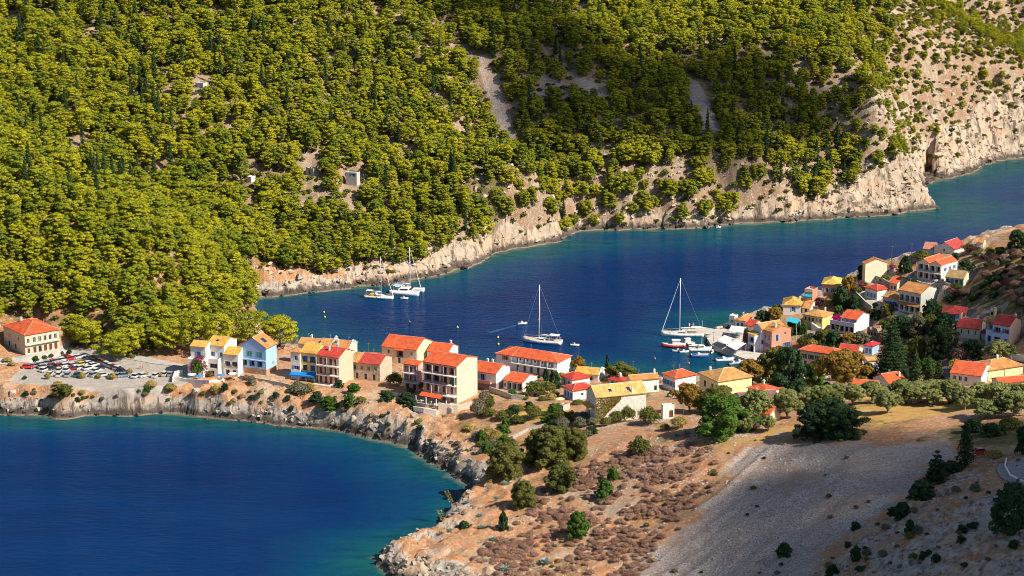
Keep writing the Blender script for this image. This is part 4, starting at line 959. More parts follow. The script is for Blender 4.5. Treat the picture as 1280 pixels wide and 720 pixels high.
            for fx, fy in pts:
                if k == 'solar': x, y = W / 4, -D / 2 + D * fy
                elif k == 'sky2': x, y = W * .28, -D / 2 + D * fy
                else: x, y = -W / 2 + W * fx, -D / 4
                z = zroof(x, y) + .18; b = MB(); sz = .9 if k == 'solar' else .5
                dzx = -tp if S['roof'] == 'gy' and x > 0 else 0; dzy = tp if S['roof'] == 'gx' and y < 0 else 0
                q = [(x + i * sz, y + j * sz, z + dzx * i * sz + dzy * j * sz) for i, j in ((-1, -1), (1, -1), (1, 1), (-1, 1))]
                b.add(q + [(v[0], v[1], v[2] + .15) for v in q], [(0, 3, 2, 1), (4, 5, 6, 7), (0, 1, 5, 4), (1, 2, 6, 5), (2, 3, 7, 6), (3, 0, 4, 7)])
                b.build("solar_panel" if k == 'solar' else "skylight", glass("skylight_glass", (.02, .04, .09)), roof)
        elif k == 'patch':
            vs, fs, z2 = roof_faces('gx', W, D, h + .03, S['pitch'], S['over'])
            x0, x1 = vs[0][0] - .03, vs[0][0] + W * e[2]
            slab("old_tiles", [(x0, vs[0][1] - .05, vs[0][2]), (x1, vs[0][1] - .05, vs[0][2]), (x1, 0, z2), (x0, 0, z2)], [(0, 1, 2, 3)], .24, roofmat("roof_" + hexkey(e[3]), e[3]), roof)
        elif k == 'lean':
            x0, x1 = -W / 2 + W * e[1], -W / 2 + W * e[2]; z, dp = e[3], e[4]; rc = e[5] if len(e) > 5 else S['rc']
            slab("porch_roof", [(x0, -D / 2 - dp, z - .5), (x1, -D / 2 - dp, z - .5), (x1, -D / 2 - .01, z + .1), (x0, -D / 2 - .01, z + .1)], [(0, 1, 2, 3)], .15, roofmat("roof_" + hexkey(rc), rc), root)
        elif k == 'step':
            x = -W / 2 + W * e[1]; b = MB(); t2 = D / 2 if S['roof'] == 'gx' else 0
            if S['roof'] == 'gx': b.tube((x, -D / 2 - .35, h - .05), (x, 0, h + D / 2 * tp + .15), .16)
            else: b.tube((x, -D / 2 - .35, h), (x, 0, h + D / 2 * tp + .12), .16)
            b.build("roof_step", cap, roof)
        elif k == 'drape':
            b = MB(); b.box(W / 2 - .95, W / 2 - .05, -D / 2 - 1.42, -D / 2 - 1.38, 6.1, 8.7); b.build("curtain", plain("canvas_" + hexkey(e[1]), e[1], .8), root)
            slab("awning", [(-W * .42, -D / 2 - 4.2, 2.2), (W * .22, -D / 2 - 4.2, 2.2), (W * .22, -D / 2 - 2.6, 3.0), (-W * .42, -D / 2 - 2.6, 3.0)], [(0, 1, 2, 3)], .06, plain("canvas_orange", (.72, .10, .02), .8), root)
            t = MB(); t.box(-W * .5, W * .6, -D / 2 - 5.0, -D / 2 - .004, -3, 0.02); te = t.build("terrace", wallmat("wall_terrace", (.62, .54, .46), True), root)
            for i in range(8):
                xx = -W * .5 + .2 + (W * 1.1 - .4) * i / 7; p = MB(); p.box(xx - .12, xx + .12, -D / 2 - 4.95, -D / 2 - 4.7, .02, 1.15 if i % 2 else 2.2); p.build("pillar", white, te)
        elif k == 'ivy':
            rg = np.random.RandomState(5); n = 1500; yy = -D / 2 + rg.rand(n) ** 1.1 * D * .5; zz = h - .15 - rg.rand(n) ** .8 * (h - .6) * np.clip(1.15 - (yy + D / 2) / (D * .5), .04, 1)
            c0 = np.stack([np.full(n, W / 2 + .06) + rg.rand(n) * .14, yy, zz], -1); V, F = quads_at(rg, c0, np.tile((1.0, 0, 0), (n, 1)), .28, .7)
            link("ivy", np_mesh("ivy", V, F, leafmat("leaf_ivy", (.16, .14, .03), (.34, .22, .05), .1)), root)
        elif k == 'bell':
            b = MB(); b.box(-W / 2 - .1, -W / 2 + .5, -.9, -.4, zr - .3, zr + 1.8); b.box(-W / 2 - .1, -W / 2 + .5, .4, .9, zr - .3, zr + 1.8); b.box(-W / 2 - .1, -W / 2 + .5, -.4, .4, zr + 1.3, zr + 1.8)
            bo = b.build("bell_gable", wm, root)
            slab("bell_gable_roof", [(-W / 2 - .3, -1.1, zr + 1.8), (-W / 2 + .7, -1.1, zr + 1.8), (-W / 2 + .7, 0, zr + 2.5), (-W / 2 - .3, 0, zr + 2.5), (-W / 2 + .7, 1.1, zr + 1.8), (-W / 2 - .3, 1.1, zr + 1.8)], [(0, 1, 2, 3), (3, 2, 4, 5)], .1, rm, bo)
            b = MB(); b.tube((-W / 2 + .2, 0, zr + .7), (-W / 2 + .2, 0, zr + 1.25), .3, .12, 10); b.build("bell", plain("bronze", (.3, .2, .08), .4, .1, 2, .8), bo)
        elif k == 'stair':
            b = MB()
            for i in range(12): b.box(W * .02 + i * .42, W * .02 + (i + 1) * .42, -D / 2 - 1.3, -D / 2 - .05, -2.5, 2.5 - i * .21)
            b.build("outside_stair", white, root)
        elif k == 'cornice':
            b = MB(); b.box(-W / 2 - .1, W / 2 + .1, -D / 2 - .12, -D / 2 - .004, h - .5, h - .2); b.build("cornice", plain("cornice_blue", (.30, .38, .50), .7), root)
        elif k in ('para', 'para2'):
            x0, x1 = (-W / 2 - .05, W / 2 + .05) if k == 'para' else (-W / 2 - 2.2, -W / 2 - .01)
            if k == 'para2': b = MB(); b.box(x0, x1, -D / 2, D / 2 * .4, -3, 1.3); b.build("terrace", white, root)
            else: b = MB(); b.box(x0, x1, -D / 2 - .06, -D / 2 - .004, h - .2, h + .95); b.build("parapet", white, root)
    return root
def quads_at(rng, C, Nrm, size, jit=.5, aspect=1.0):
    """one small quad at each centre, facing roughly along Nrm"""
    n = len(C); Nn = Nrm + rng.randn(n, 3) * jit; Nn /= np.linalg.norm(Nn, axis=1, keepdims=True) + 1e-9
    r = rng.randn(n, 3); T = np.cross(Nn, r); T /= np.linalg.norm(T, axis=1, keepdims=True) + 1e-9
    Bt = np.cross(Nn, T)
    s = (size * (.65 + .7 * rng.rand(n)))[:, None]
    a, b = T * s * .5, Bt * s * .5 * aspect
    V = np.stack([C - a - b, C + a - b * .7, C + a * .8 + b, C - a * .7 + b], 1).reshape(-1, 3)
    return V, np.arange(4 * n).reshape(n, 4)
for S in SPECS: build_house(S)

# ------------------------------------------------------------------ trees and shrubs
def leaf_cloud(rng, clumps, size, jit=.45, up=.25, shell=.75):
    """leaf-sized faces spread through the outer part of many clumps (x,y,z,rx,rz,count)"""
    Cs, Ns = [], []
    for x, y, z, rx, rz, n in clumps:
        n = int(n); u = rng.randn(n, 3); u /= np.linalg.norm(u, axis=1, keepdims=True)
        lo = u[:, 2] < -.25; u[lo & (rng.rand(n) < .6), 2] *= -1
        r = shell + (1.06 - shell) * rng.rand(n) ** .6
        Cs.append(np.array((x, y, z)) + u * r[:, None] * np.array((rx, rx, rz)))
        nn = u / np.array((rx, rx, rz)); nn /= np.linalg.norm(nn, axis=1, keepdims=True)
        Ns.append(nn + np.array((0, 0, up)))
    return quads_at(rng, np.concatenate(Cs), np.concatenate(Ns), size, jit)
BARK = plain("bark_grey", (.20, .15, .12), .9, .25, 3); BARKP = plain("bark_pale", (.30, .25, .21), .9, .25, 3)
PINE_L = leafmat("leaf_pine", (.165, .21, .012), (.45, .41, .018), .22)
PINE_D = leafmat("leaf_pine_dark", (.11, .16, .013), (.29, .30, .018), .2)
CYP_L = leafmat("leaf_cypress", (.022, .05, .014), (.05, .085, .022), .1)
DARK_L = leafmat("leaf_dark_conifer", (.014, .038, .016), (.04, .075, .022), .1)
BROAD_L = leafmat("leaf_broad", (.042, .105, .014), (.10, .18, .026), .2)
LENT_L = leafmat("leaf_lentisk", (.085, .10, .022), (.165, .165, .035), .2)
OLIVE_L = leafmat("leaf_olive", (.15, .185, .058), (.29, .30, .10), .2)
GOLD_L = leafmat("leaf_autumn", (.20, .13, .022), (.33, .20, .03), .2)
DRY_L = leafmat("leaf_dry_shrub", (.20, .11, .075), (.44, .265, .19), .1)
DARKB_L = leafmat("leaf_dark_broad", (.02, .055, .022), (.04, .085, .03), .15)
MAQ_L = leafmat("leaf_maquis", (.05, .075, .012), (.20, .19, .025), .15)
def pine_parts(seed, tall=10.0, rad=4.2, style=0, leaf=.44, dens=1.0):
    rng = np.random.RandomState(seed); R = random.Random(seed)
    cl = []; tiers = []
    base = tall * (.30 if style == 0 else .2)
    n = int(36 * dens)
    for i in range(n):
        f = (i + .5) / n
        z = base + (tall - base) * f ** .9
        env = math.sin(math.pi * min(1, .12 + f * .86)) ** .6 if style == 0 else (1.02 - f) ** .62
        if style == 2: env = (1 - abs(f - .72) / .9) ** .7
        a = i * 2.399 + R.uniform(-.5, .5); rr = rad * env * math.sqrt(R.uniform(.18, 1)) * (1 + .22 * math.sin(a * 2 + seed))
        s = R.uniform(.9, 1.5) * rad / 4.2
        cl.append((rr * math.cos(a), rr * math.sin(a), z + R.uniform(-.3, .3), s, s * R.uniform(.36, .52), 64 * s))
        if i % 6 == 0: tiers.append((rr * math.cos(a) * .8, rr * math.sin(a) * .8, z - .3))
    crown = leaf_cloud(rng, cl, leaf, .28, .2, .74)
    lean = R.uniform(-.5, .5)
    tb = MB(); tb.chain([(0, 0, -.8), (lean * .3, .1, tall * .3), (lean, 0, tall * .6), (lean * .8, 0, tall * .9)], [.28, .22, .15, .05])
    for x, y, z in tiers:
        zz = max(tall * .25, z - 1.2); tb.chain([(lean * min(1, zz / tall / .6), 0, zz - .6), (x * .5, y * .5, z - .4), (x, y, z)], [.1, .07, .03], 4)
    return crown, tb
def tree_proto(name, crown, tb, leafm, bark=None, crown_name="crown"):
    """(name, crown mesh, trunk mesh)"""
    cm = np_mesh(crown_name, crown[0], crown[1], leafm)
    tm = tb.mesh("trunk", bark or BARK, True) if tb else None
    return (name, cm, tm)
def plant(proto, loc, rz, sc, label, cat, group=None):
    name, cm, tm = proto
    if tm is None:
        r = link(name, cm, None, loc, rz); r.scale = sc if isinstance(sc, tuple) else (sc,) * 3
        return tag(r, label, cat, group)
    r = empty(name, loc, rz); r.scale = sc if isinstance(sc, tuple) else (sc,) * 3
    link("trunk", tm, r); link("crown", cm, r)
    return tag(r, label, cat, group)
PINES = [tree_proto("pine_tree", *pine_parts(s, t, r_, st), PINE_D if s in (3, 7, 10) else PINE_L) for s, t, r_, st in ((1, 10, 4.3, 0), (2, 9, 4.6, 2), (3, 11, 4.0, 1), (4, 9.5, 4.8, 0), (5, 10.5, 3.9, 1), (6, 8.5, 4.2, 2), (7, 10, 4.4, 0), (8, 11.5, 4.6, 0), (9, 9, 4.0, 2), (10, 10, 4.2, 1))]
def cypress_parts(seed, tall=10, rad=1.1):
    rng = np.random.RandomState(seed); R = random.Random(seed); cl = []
    for i in range(26):
        f = (i + .5) / 26; e = rad * (min(1, f * 5 + .3)) * (1 - f) ** .55
        a = i * 2.4; cl.append((e * .35 * math.cos(a), e * .35 * math.sin(a), .5 + f * (tall - .5), max(.2, e * .8), .55, 46 * max(.4, e)))
    tb = MB(); tb.chain([(0, 0, -.8), (0, 0, tall * .4), (0, 0, tall * .85)], [.2, .14, .04])
    return leaf_cloud(rng, cl, .34, .5, .1, .6), tb
CYPS = [tree_proto("cypress_tree", *cypress_parts(s, t, r_), CYP_L) for s, t, r_ in ((11, 13, 1.5), (12, 15, 1.6), (13, 11, 1.7))]
def bush_parts(seed, r=1.0, hgt=.9, n=9, leaf=.2, cnt=46, flat=.7, shell=.6):
    rng = np.random.RandomState(seed); R = random.Random(seed); cl = []
    for i in range(n):
        a = i * 2.4; q = r * math.sqrt(i / n) * .75; s = r * R.uniform(.32, .52)
        cl.append((q * math.cos(a), q * math.sin(a), hgt * (1 - (q / r) ** 2 * .75) * R.uniform(.5, .75), s, s * flat, cnt * R.uniform(.8, 1.2)))
    return leaf_cloud(rng, cl, leaf, .5, .3, shell)
MAQ = [tree_proto("maquis_shrub", bush_parts(s, 1.5, 1.5, 8, .42, 26), None, MAQ_L) for s in (21, 22, 23)]
DRYS = [tree_proto("dry_shrub", bush_parts(s, 1.15, .95, 13, .12, 85, .8, .45), None, DRY_L) for s in (31, 32, 33, 34)]

# where the far forest stands
rs = np.random.RandomState(99)
def jitter_grid(x0, x1, y0, y1, s):
    gx, gy = np.meshgrid(np.arange(x0, x1, s), np.arange(y0, y1, s), indexing='ij')
    gx = gx + rs.uniform(-.48, .48, gx.shape) * s; gy = gy + rs.uniform(-.48, .48, gy.shape) * s
    return gx.ravel(), gy.ravel()
NEARF = [(-60, 410), (0, 404), (50, 398), (84, 404), (92, 432), (130, 424), (160, 446), (200, 430), (238, 424), (268, 416), (300, 398), (320, 380)]
NX, NY = np.array([p[0] for p in NEARF]), np.array([p[1] for p in NEARF])
def forest_points(s):
    x, y = jitter_grid(-420, 470, 700, 1420, s)
    z = H(x, y); u, v = pix(x, y, z)
    ok = (u > -70) & (u < 1350) & (v > -75) & (z > 1.5)
    line = np.where(u < 318, np.interp(u, NX, NY), np.interp(u, FLX, FLY))
    edge = fbm(x, y, 12, 2) * 9
    ok &= v < line + 6 + 13 * (u > 480) * (u < 1150) + edge * .6
    return x[ok], y[ok], z[ok], u[ok], v[ok]
px_, py_, pz_, pu, pv = forest_points(4.75)
dens = np.full(px_.shape, .93)
clump = fbm(px_, py_, 24, 3)
dens -= sstep(.18, .5, clump) * .35
dens[(pu < 330) & (pv > 170)] += .2
dens[(pu > 540) & (pv > 170)] += .3
right = sstep(1030, 1180, pu)
dens = dens * (1 - .15 * right)
for P, k in BARE:
    m = poly_dist(P, pu, pv) > -2
    dens = np.where(m, dens * {'scree': .0, 'scree2': .3, 'soil': .4, 'rocky': .42, 'rocky3': .6, 'terr': .85}[k], dens)
dens = np.where((pu > 520) & (pu < 1150) & (pv > 185) & (dens > .3), np.maximum(dens, .97), dens)
for S in SPECS:
    if S['c'].y > 850 or S['N'][0] < 240:
        dens[(np.abs(px_ - S['c'].x) < S['W'] * .7 + 1.5) & (py_ > S['c'].y - (24 if S['c'].y > 850 else 14)) & (py_ < S['c'].y + 6 + S['D'] / 2)] = 0
for rx0, rx1, ry0, ry1 in [(3, 30, 18, 30), (40, 68, 12, 24), (100, 118, 36, 56)]:
    dens[(pu > rx0) & (pu < rx1) & (pv > ry0) & (pv < ry1 + 8)] = 0
keep = rs.rand(len(px_)) < dens
px_, py_, pz_, pu, pv, right = (a[keep] for a in (px_, py_, pz_, pu, pv, right))
scl = (.50 + .46 * rs.rand(len(px_)) ** 1.2) * (1 - .45 * right) * np.where((pu < 330) & (pv > 190), 1.12, 1.0)
iscyp = (rs.rand(len(px_)) < .085 + .22 * ((pu > 20) & (pu < 300) & (pv > 90) & (pv < 260) & (fbm(px_, py_, 30, 2) > .12)) + .35 * ((pu > 955) & (pu < 1110) & (pv > 190))) & (pu > 5) & ~((pu < 330) & (pv > 260))
size = scl * ppm(px_, py_, pz_) * ((pv > -20) & (pu > -15) & (pu < 1295))
idx_p = np.where(~iscyp)[0]; idx_c = np.where(iscyp)[0]
idx_p = idx_p[np.argsort(-size[idx_p])]; idx_c = idx_c[np.argsort(-size[idx_c])]
def region(u, v):
    if u < 330 and v > 330: return "on the lower spur behind the car park"
    if u < 330 and v > 185: return "on the rounded spur at the left"
    if u < 330: return "on the slope above the left spur"
    if u < 600 and v > 250: return "above the pale rocks by the catamaran"
    if u < 650: return "on the slope between the spur and the scree streak"
    if v > 200: return "in the belt above the long pale shore"
    if u < 950: return "in the dark wooded gully in mid slope"
    return "on the stony slope near the sea caves"
for i in idx_p[:298]:
    plant(PINES[rs.randint(10)], (px_[i], py_[i], pz_[i] - .2), rs.rand() * 6.28, (float(scl[i]), float(scl[i]), float(scl[i] * rs.uniform(.85, 1.1))), "round yellow green pine " + region(pu[i], pv[i]), "pine tree", "pines " + region(pu[i], pv[i]))
for i in idx_c[:190]:
    plant(CYPS[rs.randint(3)], (px_[i], py_[i], pz_[i] - .2), rs.rand() * 6.28, float(scl[i]) * 1.15, "slim dark cypress among pines " + region(pu[i], pv[i]), "cypress", "cypresses " + region(pu[i], pv[i]))
def join_proto(proto, nm):
    """crown and trunk of a prototype as one mesh for the uncounted mass"""
    _, cm, tm = proto
    bm = bmesh.new(); bm.from_mesh(cm); k = len(bm.faces)
    if tm: bm.from_mesh(tm)
    bm.faces.ensure_lookup_table()
    for f in bm.faces[k:]: f.material_index = 1
    me = bpy.data.meshes.new(nm); bm.to_mesh(me); bm.free(); me.materials.append(cm.materials[0])
    if tm: me.materials.append(tm.materials[0])
    return bpy.data.objects.new(nm, me)
def scatter(name, protos, X, Y, Z, S, label, cat, flat=1.0):
    """one object that carries every remaining plant of a mass"""
    n = len(X); me = bpy.data.meshes.new(name); me.vertices.add(n); me.vertices.foreach_set("co", np.stack([X, Y, Z], -1).astype(np.float32).ravel())
    for a, t, v in (("spin", 'FLOAT', rs.rand(n) * 6.283), ("size", 'FLOAT', S), ("pick", 'INT', rs.randint(0, len(protos), n))):
        at = me.attributes.new(a, t, 'POINT'); at.data.foreach_set("value", np.ascontiguousarray(v, np.int32 if t == 'INT' else np.float32))
    o = link(name, me); tag(o, label, cat, None, "stuff")
    g = bpy.data.node_groups.new(name, 'GeometryNodeTree'); g.interface.new_socket("Geometry", in_out='INPUT', socket_type='NodeSocketGeometry'); g.interface.new_socket("Geometry", in_out='OUTPUT', socket_type='NodeSocketGeometry')
    N, L = g.nodes, g.links; gi = N.new("NodeGroupInput"); go = N.new("NodeGroupOutput")
    ins = N.new("GeometryNodeInstanceOnPoints"); gti = N.new("GeometryNodeGeometryToInstance")
    for p in reversed(protos):
        oi = N.new("GeometryNodeObjectInfo"); oi.inputs["Object"].default_value = join_proto(p, name + "_source"); L.new(oi.outputs["Geometry"], gti.inputs[0])
    def attr(a, t):
        q = N.new("GeometryNodeInputNamedAttribute"); q.data_type = t; q.inputs["Name"].default_value = a; return q.outputs["Attribute"]
    L.new(gi.outputs[0], ins.inputs["Points"]); L.new(gti.outputs[0], ins.inputs["Instance"]); ins.inputs["Pick Instance"].default_value = True
    L.new(attr("pick", 'INT'), ins.inputs["Instance Index"])
    cx = N.new("ShaderNodeCombineXYZ"); L.new(attr("spin", 'FLOAT'), cx.inputs["Z"]); L.new(cx.outputs[0], ins.inputs["Rotation"])
    cs = N.new("ShaderNodeCombineXYZ"); sz = attr("size", 'FLOAT')
    for q in range(3): L.new(sz, cs.inputs[q])
    L.new(cs.outputs[0], ins.inputs["Scale"]); L.new(ins.outputs[0], go.inputs[0])
    o.modifiers.new("scatter", 'NODES').node_group = g
    return o
r_ = idx_p[298:]
scatter("pine_forest", PINES, px_[r_], py_[r_], pz_[r_] - .2, scl[r_], "mass of sunlit yellow green pines covering the far hillside", "forest")
mx_, my_, mz_, mu, mv = forest_points(3.4)
k = (rs.rand(len(mx_)) < .6 + .3 * (mu > 1000) + .3 * (mu > 540) * (mv > 180)) & ~np.any([poly_dist(P, mu, mv) > -1 for P, q in BARE if q in ('scree',)], axis=0)
scatter("undergrowth", MAQ, mx_[k], my_[k], mz_[k] - .1, .5 + .75 * rs.rand(k.sum()), "low green maquis scrub between the far pines", "scrub")
# scrub on the far rocks
sx_, sy_ = jitter_grid(-100, 420, 830, 1300, 3.6); sz_ = H(sx_, sy_); su, sv = pix(sx_, sy_, sz_)
ln = np.interp(su, FLX, FLY)
k = (sz_ > 4) & (su > 330) & (sv > ln - 6) & (sv < ln + 20 + 45 * (su > 1130)) & (rs.rand(len(sx_)) < .5 + .2 * (su > 1000)) & (shore(sx_, sy_) > 5)
scatter("coastal_scrub", MAQ, sx_[k], sy_[k], sz_[k] - .1, .45 + .8 * rs.rand(k.sum()) ** 1.5, "scattered low scrub on the pale coastal rocks", "scrub")

# ------------------------------------------------------------------ trees, bushes and plants of the village and the near slope
_PC = {}
def round_parts(seed, R, Ht, leaf, stem=.25, dens=1.0, fl=.75):
    """broad round crown of many clumps on a forked trunk"""
    rng = np.random.RandomState(seed); Q = random.Random(seed); cl = []; n = int(58 * dens); z0 = Ht * stem; tips = []
    lob = [(Q.uniform(0, 6.28), Q.uniform(.1, .32), Q.choice((2, 3, 4))) for _ in range(3)]
    for i in range(n):
        a = i * 2.399 + Q.uniform(-.5, .5); f = (i + .5) / n; ph = math.acos(1 - (1.8 if stem > .15 else 1.55) * f)
        g = 1 + sum(k * math.sin(m * a + o + 2 * ph) for o, k, m in lob) * .75
        rr = R * Q.uniform(.5, .9) * g * (1 if i % 7 else .5); hh = (Ht - z0) / 2 if stem > .15 else Ht * .62
        s = R * Q.uniform(.13, .27)
        x, y, z = rr * math.sin(ph) * math.cos(a), rr * math.sin(ph) * math.sin(a), (z0 + hh if stem > .15 else Ht * .3) + (hh - s * .4) * math.cos(ph) * (.82 + .18 * g)
        cl.append((x, y, max(s * .4, z), s, s * fl, 20 * (s / leaf) ** 1.7))
        if i % 8 == 1: tips.append((x * .8, y * .8, max(.3, z - s * .3)))
    tb = MB(); t = max(.12, R * .07); tb.chain([(0, 0, -.6), (.1, 0, z0 * .6), (0, .1, z0 + Ht * .2)], [t * 1.3, t, t * .7])
    for x, y, z in tips: tb.chain([(0, 0, max(.1, z0 * .55)), (x * .4, y * .4, (z0 + z) / 2), (x, y, z)], [t * .8, t * .5, t * .2], 5)
    return leaf_cloud(rng, cl, leaf, .42, .3, .5), tb
def tier_parts(seed, R, Ht, leaf):
    """tall conifer with flat whorls of branches"""
    rng = np.random.RandomState(seed); Q = random.Random(seed); cl = []; tb = MB(); tb.chain([(0, 0, -.8), (0, 0, Ht * .5), (0, 0, Ht * .98)], [.34, .22, .04])
    nt = int(Ht / 1.15)
    for k in range(nt):
        f = (k + .6) / nt; r = R * (1.02 - f) ** .75; m = max(4, int(9 * (1 - f) + 3)); z = Ht * (.06 + .92 * f)
        for j in range(m):
            a = 6.283 * j / m + k * .7 + Q.uniform(-.2, .2)
            for q in (.45, .85):
                s = r * .26 + .22; cl.append((r * q * math.cos(a), r * q * math.sin(a), z - r * q * .18, s, .3, 30 * s))
            if j % 2 == 0: tb.chain([(0, 0, z), (r * .8 * math.cos(a), r * .8 * math.sin(a), z - r * .15)], [.08, .03], 4)
    return leaf_cloud(rng, cl, leaf, .4, .5, .4), tb
def veg_proto(kind, R):
    c = min((.7, 1.4, 2.6, 4.2, 6.5), key=lambda v: abs(math.log(v / max(R, .2))))
    v = len(_PC) % 1
    key = (kind, c)
    if key in _PC: return _PC[key], c
    sd = 100 + len(_PC) * 7; leaf = {.7: .15, 1.4: .2, 2.6: .25, 4.2: .29, 6.5: .33}[c]
    mats = dict(lentisk=LENT_L, broad=BROAD_L, olive=OLIVE_L, autumn=GOLD_L, dark=DARKB_L, darkpine=DARK_L, bougain=BROAD_L, purple=leafmat("leaf_purple", (.06, .02, .03), (.12, .05, .05), .15), brown=DRY_L, pine=PINE_L, grey=leafmat("leaf_grey", (.12, .12, .07), (.2, .18, .12), .1), fir=DARK_L, cypress=CYP_L, straw=leafmat("leaf_straw", (.30, .24, .06), (.42, .32, .1), .2))
    nm = dict(lentisk="lentisk_bush", broad="broadleaf_tree", olive="olive_tree", autumn="autumn_tree", dark="dark_tree", darkpine="dark_pine", bougain="bougainvillea", purple="purple_shrub", brown="dry_bush", pine="pine_tree", grey="grey_shrub", fir="fir_tree", cypress="cypress_tree", straw="yellow_shrub")[kind]
    vs = []
    for s in range(3):
        if kind in ('fir',): cr, tb = tier_parts(sd + s, c, c * 3.2, .36); h0 = c * 3.2
        elif kind == 'cypress': cr, tb = cypress_parts(sd + s, c * 4.2, c); h0 = c * 4.2
        elif kind == 'pine': cr, tb = pine_parts(sd + s, c * 1.75, c, 0, .42, 1.2); h0 = c * 1.75
        elif c < 1 or kind in ('lentisk', 'purple', 'brown', 'grey', 'straw', 'bougain') and c < 3: cr, tb = bush_parts(sd + s, c, c * 1.35, 22, leaf, 60 * (c / 1.4) ** .8, .75, .5), None; h0 = c * 1.35
        else: cr, tb = round_parts(sd + s, c, c * 1.6, leaf, .24 if kind in ('olive', 'autumn') else .08, 1.15); h0 = c * 1.6
        cm = np_mesh("crown", *cr, mats[kind])
        if kind == 'bougain':
            cm.materials.append(leafmat("petals_magenta", (.42, .008, .16), (.62, .03, .30), .3)); q = np.zeros(len(cm.polygons), np.int32)
            ce = np.empty(len(cm.polygons) * 3, np.float32); cm.polygons.foreach_get("center", ce); ce = ce.reshape(-1, 3)
            q[(fbm(ce[:, 0] * 9 + 50, ce[:, 2] * 9 + ce[:, 1] * 5, 5.0 * c, 2) > .12)] = 1; cm.polygons.foreach_set("material_index", q)
        vs.append((nm, cm, tb.mesh("trunk", BARKP if kind in ('olive', 'autumn') else BARK, True) if tb else None, h0))
    _PC[key] = vs
    return vs, c
rv = random.Random(4)
KN = dict(lentisk="bush", broad="tree", olive="olive tree", autumn="tree", dark="tree", darkpine="pine tree", bougain="bougainvillea", purple="shrub", brown="shrub", pine="pine tree", grey="shrub", fir="conifer", cypress="cypress", straw="shrub")
def veg(kind, px, yb, wpx, hpx, label, group=None, cat=None, p=None):
    p = p or hit(px, yb); s = ppm(*p); R = wpx / 2 / s; hh = hpx / s / .95
    vs, c = veg_proto(kind, R); nm, cm, tm, h0 = rv.choice(vs)
    return plant((nm, cm, tm), (p.x, p.y, p.z - .12), rv.random() * 6.28, (R / c, R / c, hh / h0), label, cat or KN[kind], group)
